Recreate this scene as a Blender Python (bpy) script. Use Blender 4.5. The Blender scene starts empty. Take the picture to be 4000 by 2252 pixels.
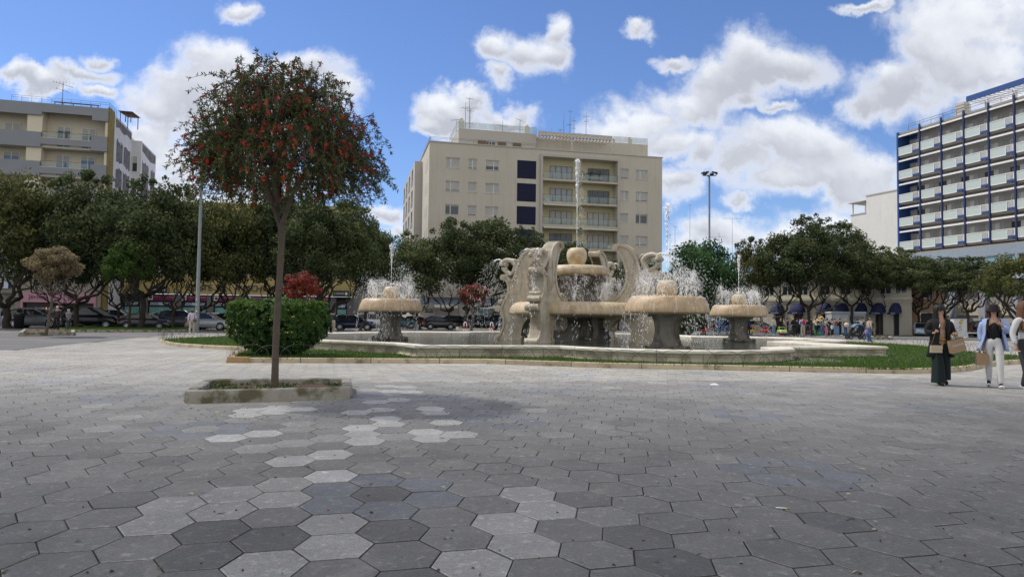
import bpy, bmesh, math, random
from math import sin, cos, pi, radians, sqrt, atan2, hypot
from mathutils import Vector, Matrix
R = random.Random(7)
SC = bpy.context.scene
COL = SC.collection
# ---------------------------------------------------------------- camera
CH = 1.28
CF, CP, CR = 2700.0, .04405, .01255
_r0 = Vector((1, 0, 0)); _u0 = Vector((0, -sin(CP), cos(CP))); _f = Vector((0, cos(CP), sin(CP)))
_R = _r0*cos(CR) + _u0*sin(CR); _U = _u0*cos(CR) - _r0*sin(CR)
cam = bpy.data.cameras.new('camera'); camo = bpy.data.objects.new('camera', cam); COL.objects.link(camo)
cam.sensor_width = 36; cam.lens = CF/4000*36; cam.clip_end = 5000; cam.clip_start = .05
m = Matrix.Identity(4)
for i in range(3):
    m[i][0] = _R[i]; m[i][1] = _U[i]; m[i][2] = -_f[i]
m[0][3], m[1][3], m[2][3] = 0, 0, CH
camo.matrix_world = m; SC.camera = camo
def ray(px, py):
    return _f + _R*((px-2000)/CF) - _U*((py-1126)/CF)
def G(px, py, z=0.0):
    d = ray(px, py); k = (z-CH)/d.z; return Vector((d.x*k, d.y*k, z))
def P(px, py, Y):
    d = ray(px, py); k = Y/d.y; return Vector((d.x*k, Y, CH+d.z*k))
def FY(px, py, z=0.0):      # ground point, x and y only
    g = G(px, py, z); return g.x, g.y
# ---------------------------------------------------------------- light
SUN_EL, SUN_AZ = radians(56), radians(-62)      # azimuth clockwise from +Y
SKY_STR = .088
SC.view_settings.view_transform = 'Standard'; SC.view_settings.look = 'None'
SC.view_settings.gamma = 1; SC.view_settings.exposure = .36
sl = bpy.data.lights.new('sun', 'SUN'); sl.energy = 2.7; sl.angle = radians(1.7); sl.color = (1, .95, .87)
so = bpy.data.objects.new('sun', sl); COL.objects.link(so)
TS = Vector((sin(SUN_AZ)*cos(SUN_EL), cos(SUN_AZ)*cos(SUN_EL), sin(SUN_EL)))
so.rotation_euler = TS.to_track_quat('Z', 'Y').to_euler(); so.location = (0, 0, 60)
class NT:
    def __init__(s, tree): s.t = tree; s.n = tree.nodes; s.l = tree.links
    def node(s, typ, **kw):
        n = s.n.new(typ)
        for k, v in kw.items(): setattr(n, k, v)
        return n
    def put(s, inp, v):
        if isinstance(v, bpy.types.NodeSocket): s.l.new(v, inp)
        elif v is not None: inp.default_value = v
    def m(s, op, a, b=None, c=None, clamp=False):
        n = s.node('ShaderNodeMath', operation=op, use_clamp=clamp)
        s.put(n.inputs[0], a); s.put(n.inputs[1], b); s.put(n.inputs[2], c)
        return n.outputs[0]
    def v(s, op, a, b=None):
        n = s.node('ShaderNodeVectorMath', operation=op)
        s.put(n.inputs[0], a); s.put(n.inputs[1], b)
        return n.outputs['Value'] if op in ('LENGTH', 'DOT_PRODUCT', 'DISTANCE') else n.outputs[0]
    def ss(s, x, a, b, lo=0., hi=1.):
        n = s.node('ShaderNodeMapRange', interpolation_type='SMOOTHSTEP')
        s.put(n.inputs[0], x); s.put(n.inputs[1], a); s.put(n.inputs[2], b); s.put(n.inputs[3], lo); s.put(n.inputs[4], hi)
        return n.outputs[0]
    def mix(s, f, a, b, mode='MIX'):
        n = s.node('ShaderNodeMix', data_type='RGBA', blend_type=mode)
        s.put(n.inputs[0], f); s.put(n.inputs[6], a); s.put(n.inputs[7], b)
        return n.outputs[2]
    def noise(s, vec, scale, detail=4, rough=.55, dist=0.0, col=False):
        n = s.node('ShaderNodeTexNoise'); s.put(n.inputs['Vector'], vec)
        n.inputs['Scale'].default_value = scale; n.inputs['Detail'].default_value = detail
        n.inputs['Roughness'].default_value = rough; n.inputs['Distortion'].default_value = dist
        return n.outputs['Color' if col else 'Fac']
W = bpy.data.worlds.new('World'); SC.world = W; W.use_nodes = True
wt = NT(W.node_tree); W.node_tree.nodes.clear()
sky = wt.node('ShaderNodeTexSky', sky_type='NISHITA'); sky.sun_disc = False
sky.sun_elevation = SUN_EL; sky.sun_rotation = SUN_AZ; sky.altitude = 50; sky.air_density = 1.0; sky.dust_density = .15; sky.ozone_density = 2.2
tc = wt.node('ShaderNodeTexCoord').outputs['Generated']
sp = wt.node('ShaderNodeSeparateXYZ'); wt.l.new(tc, sp.inputs[0])
yy = wt.m('MAXIMUM', sp.outputs[1], .05)
cx = wt.m('DIVIDE', sp.outputs[0], yy); cz = wt.m('DIVIDE', sp.outputs[2], yy)
cb = wt.node('ShaderNodeCombineXYZ'); wt.l.new(cx, cb.inputs[0]); wt.l.new(cz, cb.inputs[2])
p0 = cb.outputs[0]
wn = wt.noise(p0, 6.0, 8, .62, col=True)
warp = wt.v('MULTIPLY', wt.v('SUBTRACT', wn, (.5, .5, .5)), (.155, 0, .125))
p1 = wt.v('ADD', p0, warp)
CL = [ # x, y, rx, ry in a 2575 pixel wide frame
 (560,150,95,50),(600,190,90,55),(470,210,95,55),(390,260,90,60),(520,290,150,90),(360,350,75,55),(430,420,130,60),(770,190,95,45),(850,235,55,35),(640,330,150,110),(680,450,160,50),
 (265,135,38,26),(215,185,90,26),(110,215,110,26),(30,205,50,24),(250,235,50,20),(600,14,50,26),
 (1250,120,60,42),(1330,135,85,48),(1415,85,36,44),(1260,195,38,32),(1395,150,48,40),
 (1640,78,42,20),(1692,148,40,20),(1135,285,75,40),(1265,285,75,26),(1190,250,45,22),(1090,310,35,20),
 (1930,160,115,68),(1995,175,75,60),(1830,215,105,62),(1735,275,95,52),(1620,310,100,42),(1560,335,85,38),(1650,375,110,52),(1740,400,70,60),(1690,470,70,40),(1880,260,60,25),(1950,275,55,14),
 (1960,370,170,66),(1850,420,110,62),(2080,410,115,70),(2150,480,120,58),(2210,430,85,56),(1960,460,150,45),(2230,520,70,60),
 (2440,70,170,92),(2370,130,120,90),(2270,225,110,62),(2480,170,150,80),(2190,268,60,34),(2540,260,120,40),(2190,10,50,12),
 (1840,575,130,40),(2010,600,170,48),(1730,610,70,30),(2230,600,80,60),(300,440,70,60),(430,490,150,60),(620,520,120,50),(1860,500,50,20),(2150,590,130,40),(960,545,55,22),(990,590,60,26)]
D = None; S1 = None; S2 = None
for (x, y, rx, ry) in CL:
    d = ray(x*1.5534, y*1.5534); c = (d.x/d.y, 0, d.z/d.y); k = 1.5534/CF
    q = wt.v('MULTIPLY', wt.v('SUBTRACT', p1, c), (1/(rx*1.25*k), 0, 1/(ry*1.35*k)))
    w = wt.m('SUBTRACT', 1.0, wt.v('LENGTH', q))
    wp = wt.m('MAXIMUM', w, 0.0)
    qz = wt.m('MULTIPLY', wt.v('DOT_PRODUCT', q, (0, 0, 1)), wp)
    D = w if D is None else wt.m('SMOOTH_MAX', D, w, .12)
    S1 = wp if S1 is None else wt.m('ADD', S1, wp)
    S2 = qz if S2 is None else wt.m('ADD', S2, qz)
hz = wt.m('DIVIDE', S2, wt.m('MAXIMUM', S1, .05))
fb = wt.noise(p1, 7.5, 9, .60, .25)
fb2 = wt.noise(p0, 26, 7, .62)
dens = wt.m('ADD', D, wt.m('ADD', wt.m('MULTIPLY', wt.m('SUBTRACT', fb, .5), 1.7), wt.m('MULTIPLY', wt.m('SUBTRACT', fb2, .5), .75)))
alpha = wt.ss(dens, -.20, .62)
# other directions (behind the photographer): broken cloud, same kind of sky
gen = wt.ss(wt.noise(tc, 2.2, 7, .6), .38, .52)
front = wt.ss(sp.outputs[1], .25, .5)
alpha = wt.m('ADD', wt.m('MULTIPLY', alpha, front), wt.m('MULTIPLY', wt.m('MULTIPLY', gen, .98), wt.m('SUBTRACT', 1.0, front)))
shade = wt.m('ADD', wt.m('MULTIPLY', hz, .95), wt.m('MULTIPLY', wt.m('SUBTRACT', wt.noise(p1, 4.5, 4, .5), .5), 1.9))
shade = wt.m('ADD', shade, wt.m('MULTIPLY', wt.m('SUBTRACT', fb2, .5), .35))
lit = wt.ss(shade, -.45, .55)
lit = wt.m('MAXIMUM', lit, wt.ss(dens, .75, .2))
ccol = wt.mix(lit, (.42, .44, .495, 1), (.73, .75, .79, 1))
skc = wt.mix(1.0, sky.outputs[0], (SKY_STR,)*3+(1,), 'MULTIPLY')
tint = wt.mix(1.0, skc, (.80, .93, 1.22, 1), 'MULTIPLY')
ccol = wt.mix(front, (.78, .755, .72, 1), ccol)
fin = wt.mix(wt.m('MULTIPLY', alpha, .96), tint, ccol)
bg = wt.node('ShaderNodeBackground'); wt.l.new(fin, bg.inputs[0]); bg.inputs[1].default_value = 1.0
wo = wt.node('ShaderNodeOutputWorld'); wt.l.new(bg.outputs[0], wo.inputs[0])
W.cycles.sampling_method = 'MANUAL'; W.cycles.sample_map_resolution = 512
# ---------------------------------------------------------------- helpers
def tag(o, label=None, cat=None, group=None, kind=None):
    if label: o['label'] = label
    if cat: o['category'] = cat
    if group: o['group'] = group
    if kind: o['kind'] = kind
    return o
def thing(name, label, cat, loc=(0, 0, 0), rz=0.0, group=None):
    o = bpy.data.objects.new(name, None); COL.objects.link(o); o.location = loc; o.rotation_euler = (0, 0, rz)
    o.empty_display_size = .2
    return tag(o, label, cat, group)
def copy_tree(o, parent=None):
    c = o.copy(); COL.objects.link(c); c.parent = parent
    for ch in list(o.children): copy_tree(ch, c)
    return c
MATS = {}
def mat(name, col, rough=.8, var=.12, scale=3., bump=0., bscale=20., metal=0., spec=.4, col2=None, mixs=1.5, trans=0., alpha=1., emit=None, coat=0., warp=0., streak=0., thr=(.45, .6), ior=1.45):
    if name in MATS: return MATS[name]
    ma = bpy.data.materials.new(name); ma.use_nodes = True; t = NT(ma.node_tree)
    b = t.n['Principled BSDF']; c4 = tuple(col)+(1,)
    b.inputs['Roughness'].default_value = rough; b.inputs['Metallic'].default_value = metal
    b.inputs['Specular IOR Level'].default_value = spec
    b.inputs['Transmission Weight'].default_value = trans; b.inputs['Alpha'].default_value = alpha
    b.inputs['Coat Weight'].default_value = coat; b.inputs['IOR'].default_value = ior
    out = None
    if var or bump or col2:
        tc = t.node('ShaderNodeTexCoord').outputs['Object']
    if col2:
        f = t.ss(t.noise(tc, mixs, 5, .6, warp), thr[0], thr[1]); out = t.mix(f, c4, tuple(col2)+(1,))
    if var:
        n = t.noise(tc, scale, 5, .6); k = t.m('ADD', t.m('MULTIPLY', t.m('SUBTRACT', n, .5), var*4), 1.0)
        cc = t.node('ShaderNodeCombineXYZ')
        for i in range(3): t.l.new(k, cc.inputs[i])
        out = t.mix(1.0, out if out else c4, cc.outputs[0], 'MULTIPLY')
    if streak:
        n = t.noise(t.v('MULTIPLY', tc, (2.2, 2.2, .12)), 1., 5, .65); k = t.m('ADD', t.m('MULTIPLY', t.ss(n, .5, .75), -streak), 1.0); cc = t.node('ShaderNodeCombineXYZ')
        for i in range(3): t.l.new(k, cc.inputs[i])
        out = t.mix(1.0, out, cc.outputs[0], 'MULTIPLY')
    if out: t.l.new(out, b.inputs['Base Color'])
    else: b.inputs['Base Color'].default_value = c4
    if bump:
        bn = t.node('ShaderNodeBump'); bn.inputs['Strength'].default_value = min(1, bump); bn.inputs['Distance'].default_value = .02
        t.l.new(t.noise(tc, bscale, 5, .65), bn.inputs['Height']); t.l.new(bn.outputs[0], b.inputs['Normal'])
    if emit:
        b.inputs['Emission Color'].default_value = tuple(emit[0])+(1,); b.inputs['Emission Strength'].default_value = emit[1]
    MATS[name] = ma; return ma
def leafy(ma, f=.38):
    t = NT(ma.node_tree); b = t.n['Principled BSDF']; o = t.n['Material Output']; tr_ = t.node('ShaderNodeBsdfTranslucent'); mx = t.node('ShaderNodeMixShader'); mx.inputs[0].default_value = f
    l = b.inputs['Base Color'].links
    if l: t.l.new(l[0].from_socket, tr_.inputs[0])
    else: tr_.inputs[0].default_value = b.inputs['Base Color'].default_value
    t.l.new(b.outputs[0], mx.inputs[1]); t.l.new(tr_.outputs[0], mx.inputs[2]); t.l.new(mx.outputs[0], o.inputs[0]); return ma
class MB:
    def __init__(s): s.v = []; s.f = []; s.mi = []; s.uv = []; s.sm = []
    def add(s, vs, fs, mi=0, smooth=False, uv=None):
        b = len(s.v); s.v.extend([tuple(p) for p in vs])
        for i, f in enumerate(fs):
            s.f.append(tuple(b+k for k in f)); s.mi.append(mi); s.sm.append(smooth); s.uv.append(uv[i] if uv else None)
        return s
    def quad(s, a, b, c, d, mi=0): return s.add([a, b, c, d], [(0, 1, 2, 3)], mi)
    def box(s, x0, x1, y0, y1, z0, z1, mi=0):
        return s.add([(x0,y0,z0),(x1,y0,z0),(x1,y1,z0),(x0,y1,z0),(x0,y0,z1),(x1,y0,z1),(x1,y1,z1),(x0,y1,z1)],
              [(3,2,1,0),(4,5,6,7),(0,1,5,4),(1,2,6,5),(2,3,7,6),(3,0,4,7)], mi)
    def obox(s, c, size, M=None, mi=0, taper=1.0):
        M = M or Matrix.Identity(3); hx, hy, hz = [k/2 for k in size]; vs = []
        for z in (-hz, hz):
            k = taper if z > 0 else 1
            for x, y in ((-hx,-hy),(hx,-hy),(hx,hy),(-hx,hy)): vs.append(Vector(c)+M@Vector((x*k, y*k, z)))
        return s.add(vs, [(3,2,1,0),(4,5,6,7),(0,1,5,4),(1,2,6,5),(2,3,7,6),(3,0,4,7)], mi)
    def tube(s, pts, rad, n=8, mi=0, caps=True, smooth=True, ell=1.0):
        pts = [Vector(p) for p in pts]
        if not hasattr(rad, '__len__'): rad = [rad]*len(pts)
        vs = []; fs = []; up = None
        for i, p in enumerate(pts):
            t = (pts[min(i+1, len(pts)-1)]-pts[max(i-1, 0)]); t = t.normalized() if t.length > 1e-9 else Vector((0, 0, 1))
            if up is None: up = Vector((0, 1, 0)) if abs(t.y) < .9 else Vector((1, 0, 0))
            a = t.cross(up); a = a.normalized() if a.length > 1e-6 else Vector((1, 0, 0)); b = a.cross(t).normalized(); up = b
            for k in range(n):
                an = 2*pi*k/n; vs.append(p+(a*cos(an)+b*sin(an)*ell)*rad[i])
        for i in range(len(pts)-1):
            for k in range(n): fs.append((i*n+k, i*n+(k+1) % n, (i+1)*n+(k+1) % n, (i+1)*n+k))
        if caps: fs.append(tuple(range(n))[::-1]); fs.append(tuple((len(pts)-1)*n+k for k in range(n)))
        return s.add(vs, fs, mi, smooth)
    def lathe(s, prof, n=32, c=(0, 0, 0), mi=0, smooth=True, wob=0.):
        vs = []; fs = []
        for (r, z) in prof:
            for k in range(n):
                a = 2*pi*k/n; rr = r*(1+wob*sin(a*3+z)*.5); vs.append((c[0]+rr*cos(a), c[1]+rr*sin(a), c[2]+z))
        for i in range(len(prof)-1):
            for k in range(n): fs.append((i*n+k, i*n+(k+1) % n, (i+1)*n+(k+1) % n, (i+1)*n+k))
        return s.add(vs, fs, mi, smooth)
    def prism(s, poly, z0, z1, mi=0, top=True, bottom=True):      # poly in x,y
        n = len(poly); vs = [(x, y, z0) for x, y in poly]+[(x, y, z1) for x, y in poly]
        ar = sum(poly[i][0]*poly[(i+1) % n][1]-poly[(i+1) % n][0]*poly[i][1] for i in range(n))
        fs = [((i, (i+1) % n, n+(i+1) % n, n+i) if ar > 0 else (n+i, n+(i+1) % n, (i+1) % n, i)) for i in range(n)]
        if top: fs.append(tuple(range(n, 2*n)) if ar > 0 else tuple(range(n, 2*n))[::-1])
        if bottom: fs.append(tuple(range(n))[::-1] if ar > 0 else tuple(range(n)))
        return s.add(vs, fs, mi)
    def xz(s, poly, y0, y1, mi=0, smooth=False):                   # profile in x,z swept along y
        n = len(poly); vs = [(x, y0, z) for x, z in poly]+[(x, y1, z) for x, z in poly]
        ar = sum(poly[i][0]*poly[(i+1) % n][1]-poly[(i+1) % n][0]*poly[i][1] for i in range(n))
        fs = [((i, (i+1) % n, n+(i+1) % n, n+i) if ar < 0 else (n+i, n+(i+1) % n, (i+1) % n, i)) for i in range(n)]
        s.add(vs, fs, mi, smooth)
        b = [tuple(range(n)), tuple(range(n, 2*n))[::-1]]
        if ar < 0: b = [q[::-1] for q in b]
        return s.add(vs, b, mi)
    def sphere(s, c, r, n=10, m=7, mi=0, sc=(1, 1, 1)):
        vs = [(c[0], c[1], c[2]+r*sc[2])]; fs = []
        for i in range(1, m):
            t = pi*i/m
            for k in range(n):
                a = 2*pi*k/n; vs.append((c[0]+r*sc[0]*sin(t)*cos(a), c[1]+r*sc[1]*sin(t)*sin(a), c[2]+r*sc[2]*cos(t)))
        vs.append((c[0], c[1], c[2]-r*sc[2]))
        for k in range(n): fs.append((0, 1+k, 1+(k+1) % n)); fs.append((len(vs)-1, 1+(m-2)*n+(k+1) % n, 1+(m-2)*n+k))
        for i in range(m-2):
            for k in range(n): fs.append((1+i*n+k, 1+(i+1)*n+k, 1+(i+1)*n+(k+1) % n, 1+i*n+(k+1) % n))
        return s.add(vs, fs, mi, True)
    def xform(s, M, start=0):
        for i in range(start, len(s.v)): s.v[i] = tuple(M@Vector(s.v[i]))
        return s
    def mesh(s, name, mats):
        me = bpy.data.meshes.new(name); me.from_pydata(s.v, [], s.f)
        for mm in (mats if isinstance(mats, (list, tuple)) else [mats]): me.materials.append(mm)
        me.polygons.foreach_set('material_index', s.mi); me.polygons.foreach_set('use_smooth', s.sm)
        if any(u is not None for u in s.uv):
            l = me.uv_layers.new(name='UVMap'); k = 0; buf = []
            for f, u in zip(s.f, s.uv):
                for j in range(len(f)): buf.extend(u[j] if u else (0, 0))
            l.data.foreach_set('uv', buf)
        me.update(); return me
    def build(s, name, mats, parent=None, loc=None, rz=0.):
        o = bpy.data.objects.new(name, s.mesh(name, mats)); COL.objects.link(o)
        if parent: o.parent = parent
        if loc is not None: o.location = loc
        o.rotation_euler = (0, 0, rz); return o
def sweep(mb, path, prof, closed=True, mi=0, smooth=False):
    """profile (offset to the right of travel, z) swept along an xy path with mitred corners; uv u = arc length"""
    n = len(path); vs = []; L = [0]
    for i in range(n):
        p = Vector(path[i]); a = Vector(path[(i-1) % n]) if (closed or i) else None; b = Vector(path[(i+1) % n]) if (closed or i < n-1) else None
        d1 = (p-a).normalized() if a is not None else None; d2 = (b-p).normalized() if b is not None else None
        if d1 is None: d1 = d2
        if d2 is None: d2 = d1
        n1 = Vector((d1.y, -d1.x)); n2 = Vector((d2.y, -d2.x)); nn = (n1+n2)
        nn = nn.normalized() if nn.length > 1e-6 else n1; k = 1/max(.35, nn.dot(n1))
        for (o, z) in prof: vs.append((p.x+nn.x*o*k, p.y+nn.y*o*k, z))
        if i < n-1 or closed: L.append(L[-1]+(Vector(path[(i+1) % n])-p).length)
    m_ = len(prof); fs = []; uv = []
    for i in range(n if closed else n-1):
        j = (i+1) % n
        for k in range(m_-1):
            fs.append((i*m_+k, j*m_+k, j*m_+k+1, i*m_+k+1)); uv.append([(L[i], prof[k][1]), (L[i+1], prof[k][1]), (L[i+1], prof[k+1][1]), (L[i], prof[k+1][1])])
    mb.add(vs, fs, mi, smooth, uv)
    if not closed:
        mb.add(vs[:m_], [tuple(range(m_))], mi); mb.add(vs[-m_:], [tuple(range(m_))[::-1]], mi)
def jointed(name, col, period, w, col2=None, rough=.8, jc=.35, bump=.3, vert=True, mixs=2., thr=(.45, .62), var=.12):
    """stone with real joints every period metres along the run (uv u)"""
    ma = mat(name, col, rough, var=var, scale=5, bump=bump, bscale=30, col2=col2, mixs=mixs, thr=thr)
    t = NT(ma.node_tree); b = t.n['Principled BSDF']
    uv = t.node('ShaderNodeUVMap').outputs[0]; s = t.node('ShaderNodeSeparateXYZ'); t.l.new(uv, s.inputs[0])
    u = t.m('DIVIDE', s.outputs[0], period); fr = t.m('FRACT', u); e = t.m('MULTIPLY', t.m('MINIMUM', fr, t.m('SUBTRACT', 1.0, fr)), period)
    j = t.ss(e, w*.4, w)
    wn = t.node('ShaderNodeTexWhiteNoise', noise_dimensions='1D'); t.l.new(t.m('FLOOR', u), wn.inputs['W'])
    tone = t.m('ADD', t.m('MULTIPLY', wn.outputs[0], .22), .88)
    k = t.m('MULTIPLY', tone, t.m('ADD', t.m('MULTIPLY', j, 1-jc), jc))
    cc = t.node('ShaderNodeCombineXYZ')
    for i in range(3): t.l.new(k, cc.inputs[i])
    src = b.inputs['Base Color'].links[0].from_socket
    t.l.new(t.mix(1.0, src, cc.outputs[0], 'MULTIPLY'), b.inputs['Base Color'])
    return ma
def ease(a, b, t): return a+(b-a)*t
def text_obj(s, name, size, m_, parent, loc, rot, ext=.01, align='CENTER'):
    c = bpy.data.curves.new(name, 'FONT'); c.body = s; c.size = size; c.extrude = ext; c.align_x = align; c.align_y = 'CENTER'
    o = bpy.data.objects.new(name, c); COL.objects.link(o)
    bpy.context.view_layer.update()
    me = bpy.data.meshes.new_from_object(o.evaluated_get(bpy.context.evaluated_depsgraph_get()))
    bpy.data.objects.remove(o); me.materials.clear(); me.materials.append(m_)
    q = bpy.data.objects.new(name, me); COL.objects.link(q); q.parent = parent; q.location = loc; q.rotation_euler = rot
    return q
# ---------------------------------------------------------------- ground
UA = radians(12.5); CEN = Vector((2.96, 32.85)); UX = Vector((cos(UA), sin(UA))); VX = Vector((-sin(UA), cos(UA)))
def uv2(u, v): return CEN+UX*u+VX*v
def to_uv(x, y):
    d = Vector((x, y))-CEN; return d.dot(UX), d.dot(VX)
m_asph = mat('asphalt', (.13, .128, .13), .9, var=.10, scale=.6, bump=.3, bscale=60, col2=(.16, .157, .158), mixs=.15)
gm = MB(); gm.quad((-900, -200, -.012), (900, -200, -.012), (900, 1800, -.012), (-900, 1800, -.012))
tag(gm.build('ground', m_asph), kind='structure')
S_ = .28033*CH/1.4; TH_ = .26357; X0_, Y0_ = -1.50139*CH/1.4, 4.4354*CH/1.4; TE, TT = .98, .38; HH = .75**.5
def tile_at(px, py):
    g = G(px, py); X, Y = g.x-X0_, g.y-Y0_
    u = (X*cos(TH_)+Y*sin(TH_))/S_; v = (-X*sin(TH_)+Y*cos(TH_))/S_
    c = round(u/(TE+TT)); return c, round(v/3**.5-(.5 if c % 2 else 0))
whites = [(963,1606),(921,1625),(1085,1597),(1070,1614),(1220,1602),(885,1714),(1031,1695),(1186,1601),(1291,1777),(1130,1801),(1293,1855),(1424,1721),(1416,1696),(1408,1672),(1519,1657),(1508,1638),(1389,1614),(1486,1603),(1680,1713),(1674,1684),(1468,1572),(1562,1565),(1391,1612),(1485,1602),(1681,1598),(1698,1614),(1740,1651),(1803,1693),(1569,1508),(1506,1504),(1440,1525),(1524,1530),(1593,1525),(1807,1490)]
mids = [(644,2043),(745,1974),(870,1989),(893,1923),(1087,1954),(1297,2051),(1025,2175),(1304,2152),(2080,1919),(2170,1960),(1930,2060),(1825,2175),(2060,2110),(1050,1895),(1000,1765),(1171,1657),(1517,1639),(1663,1684),(1230,1700),(1150,1740)]
WS = {tile_at(*p) for p in whites}; MS = {tile_at(*p) for p in mids}
DARK = {tile_at(*p) for p in [(1290,1930),(1300,1985),(1530,1870),(1680,1960),(1560,1910),(900,2060),(1050,2110),(700,2190),(1560,2090),(2450,2100),(2700,2180),(3300,2060)]}
rings = set()
for a in range(-8, 12):
    for b in range(-6, 12):
        cx_ = 7+10*a+5*b; ry = 9.5+7.5*b
        for (dc, dr) in ((0, 1), (0, -1), (1, .5), (1, -.5), (-1, .5), (-1, -.5)):
            c_ = cx_+dc; r_ = ry+dr; rings.add((c_, round(r_-(.5 if c_ % 2 else 0))))
tr = random.Random(3)
tv = []; tf = []; tmi = []; tcol = []
TOPV = []
e2 = TE/2*S_; w2 = (TE/2+TT)*S_; hh = HH*S_
def hexv(k): # inset k metres
    return [(w2-k*1.08, 0), (e2-k*.45, hh-k), (-e2+k*.45, hh-k), (-w2+k*1.08, 0), (-e2+k*.45, -hh+k), (e2-k*.45, -hh+k)]
ct, st = cos(TH_), sin(TH_)
for c in range(-95, 190):
    for r in range(-70, 120):
        lx = c*(TE+TT)*S_; ly = (r+(.5 if c % 2 else 0))*3**.5*S_
        X = X0_+lx*ct-ly*st; Y = Y0_+lx*st+ly*ct
        if Y < -2.5 or Y > 56 or abs(X) > max(0, Y)*.82+7: continue
        u, v = to_uv(X, Y)
        if u < -21.6 or v > 19: continue
        if abs(u) < 8 and abs(v) < 8: continue
        if v > -12 and Y > 30 and u > -6 and u < 16 and v < 10: continue
        k = (c, r); rnd = tr.random()
        tan = 1 if -17.5 < v < -5+rnd*3 else 0
        tf_ = max(0, min(1, (-9-u)/9)) if tan else 0
        if k in rings and v < -12.8: kind = 2
        elif k in WS: kind = 3
        elif k in MS: kind = 4
        elif k in DARK: kind = 5
        elif tan: kind = 1
        else: kind = 0
        tone = tr.gauss(1, .05)
        if kind == 0 and rnd < .05: tone *= 1.16
        if kind == 0 and rnd > .93: tone *= .86
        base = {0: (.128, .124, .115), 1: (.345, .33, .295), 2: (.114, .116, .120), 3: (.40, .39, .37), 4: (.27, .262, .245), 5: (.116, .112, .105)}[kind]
        if kind in (0, 2): dz = max(0, min(1, (v+30)/12.5)); base = tuple(q*(1+1.15*dz) for q in base)  # foreground shade and far sheen painted into the tile colour, plus pale dust
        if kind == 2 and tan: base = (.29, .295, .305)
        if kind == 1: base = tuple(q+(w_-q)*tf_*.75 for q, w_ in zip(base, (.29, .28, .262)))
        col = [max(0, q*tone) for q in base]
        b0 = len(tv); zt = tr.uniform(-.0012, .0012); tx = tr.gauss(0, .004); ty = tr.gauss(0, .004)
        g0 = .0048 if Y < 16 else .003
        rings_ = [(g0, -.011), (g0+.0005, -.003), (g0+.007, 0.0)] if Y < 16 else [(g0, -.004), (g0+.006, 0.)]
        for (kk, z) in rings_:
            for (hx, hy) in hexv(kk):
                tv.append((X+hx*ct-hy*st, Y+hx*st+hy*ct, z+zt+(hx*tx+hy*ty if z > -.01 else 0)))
        nr = len(rings_); edge = [tr.uniform(.9, 1.45) for _ in range(6)]
        for q in range(nr-1):
            for i in range(6):
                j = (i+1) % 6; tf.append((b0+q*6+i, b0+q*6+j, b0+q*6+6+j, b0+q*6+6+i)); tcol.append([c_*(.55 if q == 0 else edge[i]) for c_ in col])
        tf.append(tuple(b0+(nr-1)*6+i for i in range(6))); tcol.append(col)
me = bpy.data.meshes.new('pavement'); me.from_pydata(tv, [], tf)
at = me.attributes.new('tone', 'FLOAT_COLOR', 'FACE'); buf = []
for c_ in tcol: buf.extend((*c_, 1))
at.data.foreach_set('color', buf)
mp = bpy.data.materials.new('hex_tiles'); mp.use_nodes = True; t = NT(mp.node_tree); b = t.n['Principled BSDF']
an = t.node('ShaderNodeAttribute', attribute_name='tone').outputs['Color']
tc = t.node('ShaderNodeTexCoord').outputs['Object']
n1 = t.noise(tc, 2.2, 6, .65, .4); n2 = t.noise(tc, 14, 6, .7, .6); n3 = t.noise(tc, 90, 3, .7); n4 = t.noise(tc, .35, 4, .6)
def gray(k):
    cc = t.node('ShaderNodeCombineXYZ')
    for i in range(3): t.l.new(k, cc.inputs[i])
    return cc.outputs[0]
k = t.m('ADD', t.m('MULTIPLY', t.m('SUBTRACT', n1, .5), .55), 1.0)
k = t.m('ADD', k, t.m('MULTIPLY', t.ss(n2, .52, .74), .80))
n5 = t.noise(tc, 38, 4, .7); k = t.m('ADD', k, t.m('MULTIPLY', t.m('SUBTRACT', n5, .5), .9))
k = t.m('ADD', k, t.m('MULTIPLY', t.m('SUBTRACT', n3, .5), 1.1))
k = t.m('ADD', k, t.m('MULTIPLY', t.m('SUBTRACT', n4, .5), .9))
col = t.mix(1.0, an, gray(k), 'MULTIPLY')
sc_ = t.mix(t.ss(t.noise(tc, 1.1, 6, .7, 1.), .56, .72), col, (.36, .34, .30, 1)); col = t.mix(.35, col, sc_)
t.l.new(col, b.inputs['Base Color']); b.inputs['Roughness'].default_value = .78; b.inputs['Specular IOR Level'].default_value = .35
bn = t.node('ShaderNodeBump'); bn.inputs['Strength'].default_value = .45; bn.inputs['Distance'].default_value = .004
t.l.new(n3, bn.inputs['Height']); t.l.new(bn.outputs[0], b.inputs['Normal'])
me.materials.append(mp); me.update()
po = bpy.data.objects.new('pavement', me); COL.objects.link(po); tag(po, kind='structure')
# bedding under the tiles, seen in the joints
m_bed = mat('joint_sand', (.040, .036, .031), .95, var=.25, scale=3, col2=(.12, .105, .085), mixs=1.2)
g2 = MB(); q = [uv2(-21.75, -70), uv2(70, -70), uv2(70, 19.2), uv2(-21.75, 19.2)]
g2.quad(*[(a.x, a.y, -.0105) for a in q]); tag(g2.build('tile_bed', m_bed), kind='structure')
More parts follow.
